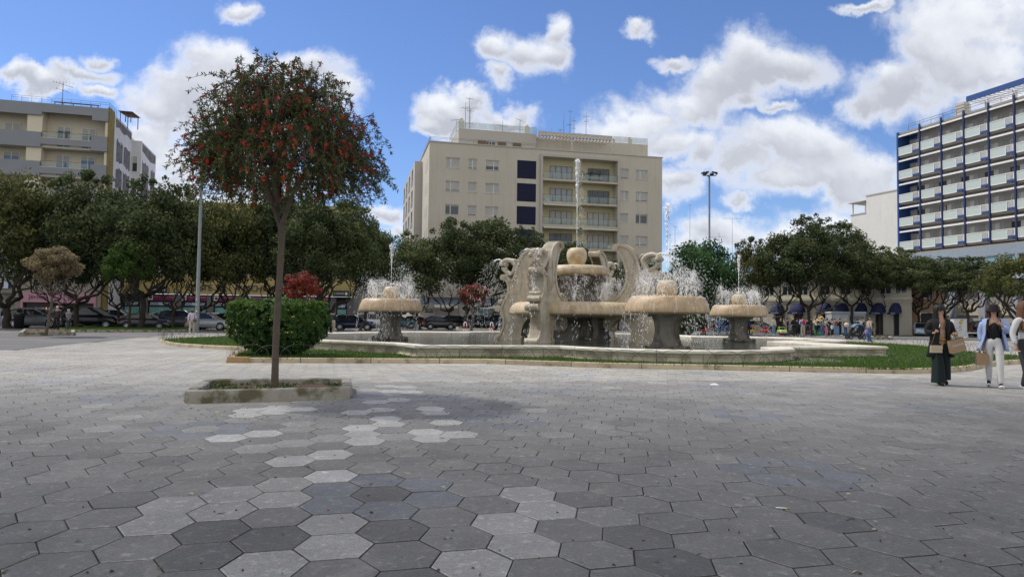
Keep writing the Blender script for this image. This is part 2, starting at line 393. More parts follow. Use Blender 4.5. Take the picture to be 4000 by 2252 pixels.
# lighter asphalt apron round the fountain
# fallen leaves, twigs and petals
m_leafb = mat('dry_leaf', (.05, .035, .02), .8, var=.3); m_leafr = mat('red_petal', (.22, .02, .02), .7, var=.3); m_leafy = mat('pale_leaf', (.42, .36, .25), .8, var=.2)
lv = MB(); rr = random.Random(11)
def litter(x, y, s, mi):
    a = rr.uniform(0, 2*pi); l = s*rr.uniform(.6, 1.3); w = l*rr.uniform(.2, .5); h = rr.uniform(.002, .012)
    pts = [(-l, 0, .003), (-l*.3, w, .004+h), (l*.5, w*.8, .004+h*.6), (l, 0, .004), (l*.4, -w*.9, .003), (-l*.4, -w*.8, .004)]
    lv.add([(x+p[0]*cos(a)-p[1]*sin(a), y+p[0]*sin(a)+p[1]*cos(a), p[2]) for p in pts], [(0, 1, 5), (1, 2, 4, 5), (2, 3, 4)], mi)
for i in range(520):
    px = rr.uniform(0, 4000); py = 1500+752*rr.random()**1.3
    if rr.random() < .5: px = rr.gauss(1900, 500); py = 1500+abs(rr.gauss(0, 110))
    g = G(px, py)
    u = rr.random(); litter(g.x, g.y, .013 if u < .9 else .03, 0 if u < .72 else (1 if u < .86 else 2))
for i in range(90):
    g = G(rr.uniform(690, 1420), rr.uniform(1545, 1640)); litter(g.x, g.y, .016, rr.choice((0, 1, 1)))
lf = G(2640, 1632); 
tag(lv.build('fallen_leaves', [m_leafb, m_leafr, m_leafy]), 'brown leaves, twigs and red petals scattered over the hexagonal paving', 'leaf litter', kind='stuff')
cg = MB(); a = G(3030, 1984); d_ = Vector((.075, -.012, 0)).normalized()
cg.tube([a+Vector((0, 0, .006)), a+d_*.075+Vector((0, 0, .006))], .0042, 8, 0); cg.tube([a+d_*.075+Vector((0, 0, .006)), a+d_*.098+Vector((0, 0, .006))], .0043, 8, 1)
tag(cg.build('cigarette_end', [mat('paper_white', (.8, .8, .78), .7, var=.05), mat('filter_tan', (.45, .25, .1), .8)]), 'white cigarette end lying in a joint of the dark paving', 'cigarette')
cg = MB(); a = G(2790, 1504); cg.add([(a.x-.09, a.y-.03, .01), (a.x+.08, a.y-.04, .006), (a.x+.09, a.y+.05, .02), (a.x-.08, a.y+.05, .012), (a.x, a.y+.01, .045)], [(0, 1, 4), (1, 2, 4), (2, 3, 4), (3, 0, 4)])
tag(cg.build('paper_scrap', MATS['paper_white']), 'crumpled white paper scrap on the paving before the grass island', 'paper')

# the cloud that shades the foreground, far overhead between the sun and the square (above the top of the frame)
cm_ = MB(); rc_ = random.Random(5); ALT = 600; off_ = TS*(ALT/TS.z); NX, NY = 48, 24; vs = []; fs = []
for sgn in (1, -1):
    for i in range(NX+1):
        for j in range(NY+1):
            a = i/NX*2-1; c = j/NY*2-1; ex = .5+.5*sin(a*9)+.5*sin(a*23+2)
            y1_ = 9.5+1.5*ex+6*abs(a)**3; y0_ = -75; x = a*95; y = (y0_+y1_)/2+(y1_-y0_)/2*c; t_ = max(0, (1-a**6)*(1-c**6))**.5
            vs.append((x+off_.x, y+off_.y, ALT+sgn*t_*(9+4*sin(x*.2)*sin(y*.3)+rc_.uniform(-1, 1))))
n1 = (NX+1)*(NY+1)
for s_ in (0, 1):
    for i in range(NX):
        for j in range(NY):
            a = s_*n1+i*(NY+1)+j; q = (a, a+NY+1, a+NY+2, a+1); fs.append(q if s_ == 0 else q[::-1])
cm_.add(vs, fs, 0, True); tag(cm_.build('cloud', mat('cloud_white', (.85, .86, .88), 1., var=0)), kind='structure')
# ---------------------------------------------------------------- grass island and basin
def inpoly(x, y, poly):
    c = False; n = len(poly); j = n-1
    for i in range(n):
        xi, yi = poly[i]; xj, yj = poly[j]
        if (yi > y) != (yj > y) and x < (xj-xi)*(y-yi)/(yj-yi)+xi: c = not c
        j = i
    return c
ISL = [(890,1416,0),(1170,1417,0),(1450,1418,0),(1900,1420,0),(2350,1436,0),(2700,1443,0),(3049,1450,0),(3250,1454,0),(3400,1457,0),(3560,1459,0),(3690,1456,0),(3780,1448,0),(3840,1436,0),(3900,1426,0),(4000,1420,0),(4080,1412,0),
  (4100,1398,.14),(3990,1386,.14),(3840,1376,.14),(3720,1360,.14),(3600,1347,.14),(3400,1336,.14),(3220,1330,.14),(2900,1323,.14),(2500,1315,.14),(2000,1308,.14),(1500,1303,.14),(1240,1301,.14),(1000,1307,.14),(820,1313,.14),(700,1317,.14),(645,1322,.14),
  (622,1330,0),(624,1338,0),(650,1347,0),(700,1354,0),(800,1361,0),(935,1367,0),(958,1378,0),(905,1398,0)]
isl = [FY(*p) for p in ISL]
def subdiv(path, l):
    o = []
    for i, a in enumerate(path):
        b = path[(i+1) % len(path)]; d = hypot(b[0]-a[0], b[1]-a[1]); n = max(1, int(d/l))
        for k in range(n): o.append((a[0]+(b[0]-a[0])*k/n, a[1]+(b[1]-a[1])*k/n))
    return o
m_kerb = jointed('kerb_stone', (.50, .42, .30), 1.9, .02, col2=(.22, .17, .11), mixs=2.5, thr=(.50, .70), bump=.5)
kb = MB(); sweep(kb, subdiv(isl, 1.0), [(-.17, .0), (-.17, .125), (-.14, .138), (-.03, .142), (-.005, .128), (0, .105), (.004, -.01)])
k_o = kb.build('island_kerb', m_kerb); tag(k_o, 'low tan limestone kerb round the fountain lawn', 'kerb')
end = MB(); a = Vector(FY(888, 1416)); b_ = Vector(FY(973, 1417)); d = (b_-a); 
end.add([(a.x-.03, a.y-.03, 0), (b_.x, b_.y-.035, 0), (b_.x, b_.y+.2, 0), (a.x-.03, a.y+.2, 0), (a.x, a.y-.02, .165), (b_.x-.03, b_.y-.025, .155), (b_.x-.03, b_.y+.18, .155), (a.x, a.y+.18, .165)], [(3,2,1,0),(4,5,6,7),(0,1,5,4),(1,2,6,5),(2,3,7,6),(3,0,4,7)])
end.build('end_block', mat('brown_block', (.40, .26, .13), .85, var=.2, bump=.4), k_o)
m_grass = mat('lawn', (.060, .100, .025), .9, var=.2, scale=1.2, bump=1, bscale=60, col2=(.10, .13, .035), mixs=.7)
gi = MB(); gi.prism(isl, .02, .105, 0, bottom=False); tag(gi.build('lawn', m_grass), kind='structure')
m_bl = [leafy(m__) for m__ in [mat('blade_a', (.095, .165, .038), .6, var=.1, spec=.2), mat('blade_b', (.065, .12, .028), .6, var=.1, spec=.2), mat('blade_c', (.13, .20, .04), .6, var=.1, spec=.2)]]
def arcpts(c, r, a0, a1, n):
    return [(c[0]+r*cos(radians(a0+(a1-a0)*i/n)), c[1]+r*sin(radians(a0+(a1-a0)*i/n))) for i in range(n+1)]
BAS = [(-8.3,-10.7)]+arcpts((.1,-9.6), 4.1, -164, -15.5, 22)+[(8.5,-10.1),(8.6,-4.2)]+arcpts((9.6,0), 4.1, -67, 67, 16)+[(8.6,4.2),(8.5,10.2)]+arcpts((0,9.6), 4.1, 15, 165, 18)+[(-8.3,10.7),(-8.75,8.86)]+[(-12.2,5.2)]+arcpts((-9.6,0), 4.1, 137, 223, 12)+[(-12.2,-5.2),(-8.75,-8.86)]
bas = [tuple(uv2(*p)) for p in BAS]
def outside(poly, k):
    n = len(poly); o = []
    for i in range(n):
        a, p, b = Vector(poly[i-1]), Vector(poly[i]), Vector(poly[(i+1) % n]); d1 = (p-a).normalized(); d2 = (b-p).normalized()
        nn = Vector((d1.y+d2.y, -d1.x-d2.x)).normalized(); o.append((p.x+nn.x*k, p.y+nn.y*k))
    return o
gb = MB(); rg = random.Random(5); nb = 0
bas_o = outside(bas, .06)
def blade(x, y, z, h):
    a = rg.uniform(0, 2*pi); w = rg.uniform(.006, .013)*(1+.03*y); lx, ly = rg.gauss(0, .35)*h, rg.gauss(0, .35)*h
    gb.add([(x-w*cos(a), y-w*sin(a), z), (x+w*cos(a), y+w*sin(a), z), (x+lx, y+ly, z+h)], [(0, 1, 2)], rg.choices((0, 1, 2), (5, 4, 1))[0])
x0, x1 = min(p[0] for p in isl), max(p[0] for p in isl); y0, y1 = min(p[1] for p in isl), max(p[1] for p in isl)
tries = 0
while nb < 60000 and tries < 600000:
    tries += 1; y = y0+(y1-y0)*rg.random()**2.4; x = rg.uniform(x0, x1)
    if y > 44 or not inpoly(x, y, isl) or inpoly(x, y, bas_o): continue
    blade(x, y, .10, rg.uniform(.03, .075)*(1+.012*y)); nb += 1
tag(gb.build('grass', m_bl), 'short green grass round the fountain basin', 'grass', kind='stuff')
m_rim = jointed('basin_stone', (.62, .59, .52), 2.6, .014, col2=(.52, .47, .38), mixs=1.4, thr=(.40, .7), bump=.35)
m_wall = jointed('basin_wall', (.50, .45, .35), 1.3, .014, col2=(.28, .24, .18), mixs=1.8, thr=(.42, .66), bump=.4)
root = thing('fountain_basin', 'pale limestone basin with rounded coping and round lobes, filled with water', 'fountain basin', (0, 0, 0))
c1 = MB(); path = subdiv(bas, 1.3); sweep(c1, path, [(-.72, .15), (-.72, .40), (-.70, .43), (-.20, .465), (-.19, .475), (.0, .47), (.035, .455), (.05, .425), (.05, .385), (.03, .36), (-.02, .35)], mi=0)
c1.build('coping', m_rim, root)
c2 = MB(); sweep(c2, path, [(-.02, .36), (-.02, .16), (.03, .15), (.04, .02)]); c2.build('wall', m_wall, root)
m_pool = mat('pool_water', (.05, .06, .05), .06, var=0, spec=.5, bump=.35, bscale=6)
w_ = MB(); w_.add([(x, y, .28) for x, y in bas], [tuple(range(len(bas)))]); tag(w_.build('water', m_pool), kind='structure')
# slab beside the front lobe
sb = MB(); c = uv2(3.2, -12.1); sb.lathe([(0, .135), (1.55, .135), (1.6, .12), (1.6, .05)], 28, (c.x, c.y, 0)); tag(sb.build('stone_slab', m_wall), 'round flat stone slab in the lawn where the front lobe meets the basin wall', 'stone slab')
# hoop fence
m_wire = mat('hoop_wire', (.07, .08, .075), .5, var=.1, metal=.3)
hp = MB(); N_ = 14; W_ = .48
hp.tube([(W_*cos(pi-pi*i/N_), 0, -.05+.40*sin(pi*i/N_)**.8) for i in range(N_+1)], .0065, 5, 0)
hoop_me = hp.mesh('hoop', [m_wire])
def hoops(path, label, step=.63, loc=None):
    a = path[0]; rt = thing('hoop_fence', label, 'hoop fence', (a[0], a[1], .14), 0, 'low wire hoop fences round the lawn')
    L = 0; pts = [Vector(p) for p in path]; tot = sum((pts[i+1]-pts[i]).length for i in range(len(pts)-1)); s = .3; rh = random.Random(len(path))
    while s < tot-.2:
        q = s; i = 0
        while q > (pts[i+1]-pts[i]).length and i < len(pts)-2: q -= (pts[i+1]-pts[i]).length; i += 1
        d = (pts[i+1]-pts[i]).normalized(); p = pts[i]+d*q
        h = bpy.data.objects.new('hoop', hoop_me); COL.objects.link(h); h.parent = rt
        h.location = (p.x-a[0]+rh.gauss(0, .015), p.y-a[1]+rh.gauss(0, .02), 0); h.rotation_euler = (rh.gauss(0, .12), rh.gauss(0, .03), atan2(d.y, d.x)+rh.gauss(0, .06))
        h.scale = (rh.gauss(1, .04), 1, rh.gauss(1, .07))
        s += step*rh.uniform(.93, 1.08) if rh.random() > .035 else step*1.7
inn = outside(isl, -.32)
hoops(inn[0:14], 'low wire hoops along the front kerb of the lawn')
hoops(inn[14:22], 'low wire hoops along the back right edge of the lawn')
hoops(inn[22:29], 'low wire hoops along the far edge of the lawn behind the basin')
hoops(inn[28:37], 'low wire hoops round the left tip of the lawn')
hoops(inn[36:40], 'short stretch of bent wire hoops beside the hedge')
# ---------------------------------------------------------------- fountains
m_lime = mat('limestone', (.52, .475, .39), .85, var=.13, scale=2.5, bump=.45, bscale=25, col2=(.36, .31, .23), mixs=1.1, thr=(.42, .66), warp=.6)
m_lime2 = mat('limestone_ochre', (.49, .43, .33), .85, var=.15, scale=3, bump=.4, bscale=25, col2=(.42, .37, .29), mixs=1.4, thr=(.45, .68), warp=.5)
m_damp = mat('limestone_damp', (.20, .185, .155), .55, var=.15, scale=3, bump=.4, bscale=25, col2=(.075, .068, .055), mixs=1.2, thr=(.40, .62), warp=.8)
def bowlmat(name, nseg, c1, c2, phase=0.):
    ma = bpy.data.materials.new(name); ma.use_nodes = True; t = NT(ma.node_tree); b = t.n['Principled BSDF']
    tc = t.node('ShaderNodeTexCoord').outputs['Object']; s = t.node('ShaderNodeSeparateXYZ'); t.l.new(tc, s.inputs[0])
    an = t.m('ARCTAN2', s.outputs[1], s.outputs[0]); u = t.m('ADD', t.m('MULTIPLY', an, nseg/(2*pi)), 20.0+phase)
    fr = t.m('FRACT', u); e = t.m('MINIMUM', fr, t.m('SUBTRACT', 1.0, fr))
    st = t.v('MULTIPLY', tc, (7, 7, .7)); n1 = t.noise(st, 1., 5, .6); n2 = t.noise(tc, 2.0, 5, .6)
    col = t.mix(t.ss(n1, .38, .66), tuple(c1)+(1,), tuple(c2)+(1,))
    col = t.mix(t.m('MULTIPLY', t.ss(n2, .5, .7), .5), col, (.24, .15, .08, 1))
    seam = t.m('MULTIPLY', t.m('SUBTRACT', 1.0, t.ss(e, .008, .05)), t.ss(t.noise(tc, 6, 4, .6), .35, .6))
    col = t.mix(t.m('MULTIPLY', seam, .75), col, (.58, .54, .45, 1))
    t.l.new(col, b.inputs['Base Color']); b.inputs['Roughness'].default_value = .5
    bn = t.node('ShaderNodeBump'); bn.inputs['Strength'].default_value = .35; bn.inputs['Distance'].default_value = .02
    t.l.new(t.noise(tc, 14, 6, .6), bn.inputs['Height']); t.l.new(bn.outputs[0], b.inputs['Normal'])
    return ma
m_bowl = bowlmat('bowl_stone', 12, (.48, .355, .215), (.38, .285, .18))
m_bowl2 = bowlmat('bowl_stone_large', 18, (.54, .44, .29), (.43, .325, .195), .3)
m_vase = mat('vase_stone', (.56, .48, .34), .45, var=.14, scale=4, bump=.3, bscale=20, col2=(.45, .34, .19), mixs=1.6)
m_wat = mat('falling_water', (.96, .97, .99), .25, var=0, spec=.6)
m_wat2 = mat('foam', (.85, .88, .92), .5, var=0, spec=.5)
def water_parts(mb, p, v, r, ln):
    """one stretched drop: 6-point bipyramid along v"""
    v = Vector(v); v = v.normalized() if v.length > 1e-6 else Vector((0, 0, 1))
    a = v.cross(Vector((.3, .9, .1))).normalized(); b = a.cross(v); p = Vector(p)
    vs = [p-v*ln, p+a*r, p+(a*-.5+b*.87)*r, p+(a*-.5-b*.87)*r, p+v*ln]
    mb.add(vs, [(0, 2, 1), (0, 3, 2), (0, 1, 3), (4, 1, 2), (4, 2, 3), (4, 3, 1)], 0, True)
GV = Vector((0, 0, -9.8))
def fan(mb, rnd, p0, v0, sp, n, tmax, r=(.006, .014), zmin=None):
    for _ in range(n):
        v = Vector(v0)+Vector((rnd.gauss(0, sp), rnd.gauss(0, sp), rnd.gauss(0, sp*1.1))); t = tmax*rnd.random()**.8
        p = Vector(p0)+v*t+GV*(t*t/2); vv = v+GV*t
        if zmin is not None and p.z < zmin: continue
        water_parts(mb, p, vv, rnd.uniform(*r)*(1 if rnd.random() < .85 else 1.7), rnd.uniform(.012, .05)*(1+vv.length*.15))
def jet(mb, rnd, x, y, z0, z1, w, n):
    H = z1-z0; pts = []; rad = []
    for i in range(30):
        t = i/29; pts.append((x+rnd.gauss(0, .003), y+rnd.gauss(0, .003), z0+H*.62*t)); rad.append(w*(.20-.12*t)*rnd.uniform(.7, 1.3))
    mb.tube(pts, rad, 6, 0)
    for _ in range(n):
        t = rnd.random()**.42; z = z0+H*t; s = w*(.10+2.2*max(0, t-.45)); 
        water_parts(mb, (x+rnd.gauss(0, s), y+rnd.gauss(0, s), min(z1+rnd.gauss(0, .03), z)), (rnd.gauss(0, .15), rnd.gauss(0, .15), 1), min(.015, rnd.uniform(.15, .4)*w), rnd.uniform(.03, .11))
    for _ in range(int(n*.45)):  # drops that fall back
        t = rnd.random(); z = z0+H*t; dx = .10+.28*(1-t)*H/6
        water_parts(mb, (x+rnd.gauss(dx*.8, .05+.10*(1-t)), y+rnd.gauss(0, .12), z), (0, 0, -1), rnd.uniform(.004, .010), rnd.uniform(.015, .05))
ring_prof = [(.0,1.50),(.55,1.50),(1.30,1.53),(1.395,1.555),(1.415,1.59),(1.40,1.70),(1.36,1.84),(1.30,1.96),(1.24,2.05),(1.17,2.105),(1.10,2.11),(1.05,2.07),(.95,2.04),(.0,2.03)]
rb = MB()
o0 = [(.25,-.02),(.74,-.02),(.76,.04),(.70,.10),(.58,.14),(.50,.24),(.44,.40),(.40,.60),(.40,.80),(.43,1.0),(.50,1.15),(.58,1.23),(.64,1.28),(.25,1.28)]
def rib(mb, ang, prof, th, scr):
    s0 = len(mb.v); mb.xz(prof, -th/2, th/2)
    mb.xz([(x*.93+.0, z*.96+.03) for x, z in prof], -th/2-.025, th/2+.025)
    for (r, z, q) in scr:
        mb.tube([(r, -th/2-.03, z), (r, th/2+.03, z)], q, 14, 0, smooth=False)
        mb.tube([(r, -th/2-.045, z), (r, th/2+.045, z)], q*.55, 10, 0, smooth=False)
    mb.xform(Matrix.Rotation(ang, 4, 'Z'), s0)
for k in range(4): rib(rb, radians(-104.5+90*k), o0, .42, [(.70, .08, .095), (.60, 1.21, .07)])
rb.lathe([(.45, -.05), (.46, .25), (.36, .5), (.34, .8), (.40, 1.1), (.5, 1.27)], 16)
rb.lathe([(.82, -.06), (.82, .02), (.0, .02)], 4)
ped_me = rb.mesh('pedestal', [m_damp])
bb = MB(); bb.lathe(ring_prof, 48); bowl_me = bb.mesh('bowl', [m_bowl])
vb = MB(); vb.lathe([(.10,2.02),(.22,2.04),(.31,2.14),(.355,2.30),(.35,2.44),(.31,2.56),(.26,2.63),(.20,2.66),(.16,2.655),(.0,2.60)], 28); vase_me = vb.mesh('vase', [m_vase])
sats = [(2605, 23.5, 5.27, 'small limestone fountain with ochre bowl nearest the camera, right of the big fountain', 'front right'),
        (1525, 31.0, 4.59, 'small limestone fountain with ochre bowl left of the big fountain, behind the hedge', 'left'),
        (2886, 34.7, 4.60, 'farther small fountain with ochre bowl right of the front one, beside the tall lamp post', 'far right'),
        (2042, 42.3, 4.60, 'small fountain mostly hidden behind the left scroll pillar of the big fountain', 'hidden')]
satpos = []
for i, (px, Y, zj, lab, wh) in enumerate(sats):
    p = P(px, 1250, Y); x, y = p.x, p.y; satpos.append((x, y))
    rt = thing('small_fountain', lab, 'fountain', (x, y, 0), 0, 'small bowl fountains round the big fountain')
    for nm, me_, z in (('pedestal', ped_me, .27), ('bowl', bowl_me, 0), ('vase', vase_me, 0)):
        o = bpy.data.objects.new(nm, me_); COL.objects.link(o); o.parent = rt; o.location = (0, 0, z)
    fo = MB(); rf = random.Random(50+i)
    for k in range(260):
        a = rf.uniform(0, 2*pi); r = rf.uniform(1.12, 1.25); fo.sphere((r*cos(a), r*sin(a), 2.10-(r-1.15)*.6), rf.uniform(.012, .03), 5, 4, 0, (1, 1, .5))
    fo.build('overflow_foam', m_wat2, rt)
    ws = MB(); rw = random.Random(90+i)
    for k in range(8):
        a = radians(22+45*k); c_, s_ = cos(a), sin(a); hgt = rw.uniform(3.5, 4.6)
        for br in (-1, -.35, .35, 1):
            tl = br*.62
            fan(ws, rw, (x+.78*c_, y+.78*s_, 2.08), (-s_*tl+c_*.25, c_*tl+s_*.25, hgt*(1-.06*abs(br))), .11, 95, .80, (.003, .0065), 2.05)
        fan(ws, rw, (x+.78*c_, y+.78*s_, 2.08), (c_*.5, s_*.5, hgt*.9), .6, 220, .85, (.0025, .006), 1.4)
    for k in range(20):      # overflow
        a = rw.uniform(0, 2*pi); n_ = rw.choice((4, 10, 45))
        for _ in range(n_):
            t = rw.random(); ws_r = 1.40+rw.gauss(.02, .02)+.10*t
            water_parts(ws, (x+ws_r*cos(a+rw.gauss(0, .09)), y+ws_r*sin(a+rw.gauss(0, .09)), 1.56-1.28*t), (0, 0, -1), rw.uniform(.005, .011), rw.uniform(.02, .07))
    tag(ws.build('water_spray', m_wat), 'white water spray over the bowl of the '+{'front right': 'small fountain nearest the camera', 'left': 'small fountain on the left', 'far right': 'farther right small fountain', 'hidden': 'hidden small fountain behind the pillars'}[wh], 'water spray', 'sprays of water over the small bowls', 'stuff')
    jb = MB(); jet(jb, rw, x, y, 2.6, zj, .035, 200)
    tag(jb.build('water_jet', m_wat), 'thin upright water jet rising from the vase of the '+{'front right': 'nearest small fountain', 'left': 'left small fountain', 'far right': 'farther right small fountain', 'hidden': 'hidden small fountain'}[wh], 'water jet', 'upright water jets')
# the big fountain
pc = P(2251, 1247, 32.85); CXF, CYF = pc.x, pc.y
big = thing('scroll_fountain', 'large tiered limestone fountain with four tall scroll pillars and two bowls', 'fountain', (CXF, CYF, 0))
PO = [(4.30,.22),(4.24,.42),(4.10,.62),(3.99,.85),(3.94,1.08),(3.97,1.32),(4.05,1.55),(4.12,1.78),(4.04,2.0),(3.93,2.2),(3.80,2.42),(3.72,2.66),(3.70,2.9),(3.76,3.08),(3.88,3.22),(3.96,3.36),(3.86,3.46),(3.70,3.42),(3.56,3.28),(3.44,3.24),
      (3.35,3.40),(3.28,3.62),(3.21,3.84),(3.13,4.08),(3.03,4.31),(2.91,4.47),(2.76,4.60),(2.56,4.70),(2.36,4.77),(2.20,4.79),(2.07,4.77),(1.97,4.70),(1.92,4.59),(1.97,4.49),(2.10,4.43),
      (2.28,4.26),(2.42,3.98),(2.53,3.65),(2.58,3.32),(2.55,3.03),(2.45,2.75),(2.25,2.46),(1.97,2.27),(1.50,2.20),(1.50,.95),(1.78,.80),(1.88,1.03),(2.05,1.23),(2.28,1.33),(2.52,1.27),(2.72,1.06),(2.83,.78),(2.87,.48),(2.80,.22)]
def inset(poly, k):
    n = len(poly); o = []
    ar = sum(poly[i][0]*poly[(i+1) % n][1]-poly[(i+1) % n][0]*poly[i][1] for i in range(n)); sg = 1 if ar > 0 else -1
    for i in range(n):
        a, p, b = Vector(poly[i-1]), Vector(poly[i]), Vector(poly[(i+1) % n]); d1 = (p-a).normalized(); d2 = (b-p).normalized()
        nn = Vector((-d1.y-d2.y, d1.x+d2.x))*sg; nn = nn.normalized() if nn.length > .01 else Vector((0, 0)); o.append((p.x+nn.x*k, p.y+nn.y*k))
    return o
pb = MB(); pb.xz(PO, -.22, .22)
def band(mb, po, k, y0, y1):
    pi_ = inset(po, k); n = len(po)
    for ys, yo in ((-y1, -y0), (y1, y0)):
        for i in range(n):
            j = (i+1) % n; A, B = po[i], po[j]; C, D_ = pi_[i], pi_[j]
            mb.add([(A[0], ys, A[1]), (B[0], ys, B[1]), (D_[0], ys, D_[1]), (C[0], ys, C[1]), (C[0], yo, C[1]), (D_[0], yo, D_[1])], [(0, 1, 2, 3), (3, 2, 5, 4)], 0)
    for i in range(n):
        j = (i+1) % n; A, B = po[i], po[j]; mb.add([(A[0], -y1, A[1]), (B[0], -y1, B[1]), (B[0], y1, B[1]), (A[0], y1, A[1])], [(0, 1, 2, 3)], 0, False)
band(pb, PO, .12, .20, .275)
PO2 = inset(PO, .0)
# raised line on the outer face and recessed panel rings
for (r, z, q, w) in [(4.30, .34, .13, .31), (4.27, 1.78, .15, .30), (4.12, 2.14, .125, .29), (4.0, 2.40, .07, .27), (3.97, 3.36, .155, .31), (2.06, 4.59, .15, .30), (1.98, 2.36, .11, .29), (2.86, .36, .10, .29), (1.86, .86, .10, .28)]:
    pb.tube([(r, -w, z), (r, w, z)], q, 18, 0, smooth=False); pb.tube([(r, -w-.02, z), (r, w+.02, z)], q*.72, 14, 0, smooth=False); pb.tube([(r, -w-.035, z), (r, w+.035, z)], q*.34, 10, 0, smooth=False)
    for s_ in (-.55, .55): pb.tube([(r, w*s_-.012, z), (r, w*s_+.012, z)], q*1.05, 18, 0, smooth=False)
panel = [(3.0,2.55),(3.38,2.55),(3.30,3.1),(3.13,3.7),(2.98,4.05),(2.88,3.6),(2.86,3.1)]
for s_ in (-1, 1):
    n = len(panel); pi_ = inset(panel, .03)
    for i in range(n):
        j = (i+1) % n
        a_ = [(panel[i][0], s_*.222, panel[i][1]), (panel[j][0], s_*.222, panel[j][1]), (panel[j][0], s_*.245, panel[j][1]), (panel[i][0], s_*.245, panel[i][1]), (pi_[j][0], s_*.245, pi_[j][1]), (pi_[i][0], s_*.245, pi_[i][1]), (pi_[j][0], s_*.222, pi_[j][1]), (pi_[i][0], s_*.222, pi_[i][1])]
        pb.add(a_, [(0, 1, 2, 3), (3, 2, 4, 5), (5, 4, 6, 7)])
pb.box(2.72, 4.42, -.33, .33, .10, .235)
pil_me = pb.mesh('scroll_pillar', [m_lime]); pil_me2 = pil_me.copy(); pil_me2.materials[0] = m_lime2
sd = MB()
s1 = [(3.93,3.50),(3.70,3.50),(3.50,3.58),(3.38,3.76),(3.34,3.96),(3.48,4.14),(3.72,4.23),(3.95,4.20),(4.08,4.07),(4.03,3.95)]
s2 = [(4.06,3.86),(3.98,3.72),(3.84,3.62),(3.66,3.55),(3.5,3.52)]
def smooth_path(pts, k=3):
    o = []; n = len(pts)
    for i in range(n-1):
        p0 = Vector(pts[max(0, i-1)]); p1 = Vector(pts[i]); p2 = Vector(pts[i+1]); p3 = Vector(pts[min(n-1, i+2)])
        for j in range(k):
            t = j/k; o.append(.5*((2*p1)+(p2-p0)*t+(2*p0-5*p1+4*p2-p3)*t*t+(3*p1-p0-3*p2+p3)*t**3))
    o.append(Vector(pts[-1])); return o
for sg in (-1, 1):
    pa = smooth_path([(r, sg*(.10+.14*max(0, (i-4)/5)), z) for i, (r, z) in enumerate(s1)])
    n = len(pa); sd.tube(pa, [.06+.06*sin(pi*min(1, i/n*1.1))+(.035 if i > n-5 else 0) for i in range(n)], 10, 0)
    sd.sphere(tuple(pa[-3]), .115, 10, 7, 0, (1.25, .8, .8))
    pa = smooth_path([(r, sg*.12, z) for r, z in s2]); sd.tube(pa, [.09, .10, .10, .09, .09, .08, .08, .07, .07, .06, .06, .06, .05][:len(pa)], 9, 0)
    sd.tube([(3.3, sg*.06, 4.02), (3.22, sg*.10, 4.16), (3.34, sg*.16, 4.24), (3.5, sg*.14, 4.20)], [.07, .06, .05, .02], 7, 0)
sd.tube([(3.9, 0, 3.45), (3.75, 0, 3.56), (3.6, 0, 3.52)], [.10, .14, .10], 8, 0)
serp_me = sd.mesh('sea_serpents', [m_lime])
for i, ang in enumerate((239, 149, -31, 59)):
    o = bpy.data.objects.new('scroll_pillar', pil_me2 if ang in (149, -31) else pil_me); COL.objects.link(o); o.parent = big; o.rotation_euler = (0, 0, radians(ang))
    o['label'] = {239: 'scroll pillar facing the camera', 149: 'left scroll pillar', -31: 'right scroll pillar', 59: 'scroll pillar at the back'}[ang]
    s = bpy.data.objects.new('sea_serpents', serp_me); COL.objects.link(s); s.parent = o
    ow = MB(); rw = random.Random(200+i); d = Vector((cos(radians(ang)), sin(radians(ang)), 0)); n_ = Vector((-d.y, d.x, 0))
    for sg in (-1, 1):
        p = Vector((CXF, CYF, 0))+d*4.08+n_*sg*.22+Vector((0, 0, 4.22))
        for q in range(3):
            fan(ow, rw, p, d*(1.5+.3*q)+n_*sg*(.25+.2*q)+Vector((0, 0, .9)), .10+.05*q, 130 if i else 60, 1.02, (.004, .008), .3)
        pts = [p+(d*1.8+n_*sg*.4+Vector((0, 0, .9)))*t+GV*(t*t/2) for t in [k*.02 for k in range(12)]]; ow.tube(pts, [.035*rw.uniform(.6, 1.3) for _ in pts], 6, 0)
    tag(ow.build('water_spout', m_wat), 'water arching out of the sea serpents on the '+o['label'], 'water spout', 'spouts from the scroll pillars', 'stuff')
lb = MB(); lb.lathe([(1.3,1.36),(2.85,1.44),(3.08,1.49),(3.17,1.53),(3.19,1.59),(3.17,1.72),(3.11,1.86),(3.02,1.97),(2.92,2.04),(2.80,2.075),(2.70,2.07),(2.62,2.02),(2.3,1.99),(0,1.98)], 72)
lb.build('lower_bowl', m_bowl2, big)
ub = MB(); ub.lathe([(.7,3.28),(1.30,3.34),(1.50,3.37),(1.56,3.40),(1.57,3.47),(1.54,3.60),(1.48,3.71),(1.40,3.78),(1.30,3.81),(1.22,3.80),(1.16,3.76),(0,3.74)], 56); ub.build('upper_bowl', m_bowl2, big)
vv = MB(); vv.lathe([(.30,3.74),(.33,3.80),(.40,3.98),(.475,4.18),(.49,4.36),(.46,4.52),(.40,4.62),(.33,4.68),(.26,4.68),(.20,4.62),(0,4.6)], 36); vv.build('vase', m_vase, big)
dr = MB(); dr.lathe([(1.62,.12),(1.62,.32),(1.5,.38),(1.48,.9),(1.5,1.2),(1.62,1.36),(1.9,1.44)], 24)
for k in range(4):
    a = radians(14+90*k); s0 = len(dr.v)
    ov = [(.30*cos(t*2*pi/24), .80+.52*sin(t*2*pi/24)) for t in range(24)]
    dr.tube([(1.52, y, z) for y, z in ov]+[(1.52, ov[0][0], ov[0][1])], .05, 6, 0); dr.tube([(1.56, -.2, .42), (1.56, .2, .42)], .12, 12, 0); dr.xform(Matrix.Rotation(a, 4, 'Z'), s0)
dr.build('drum', m_damp, big)
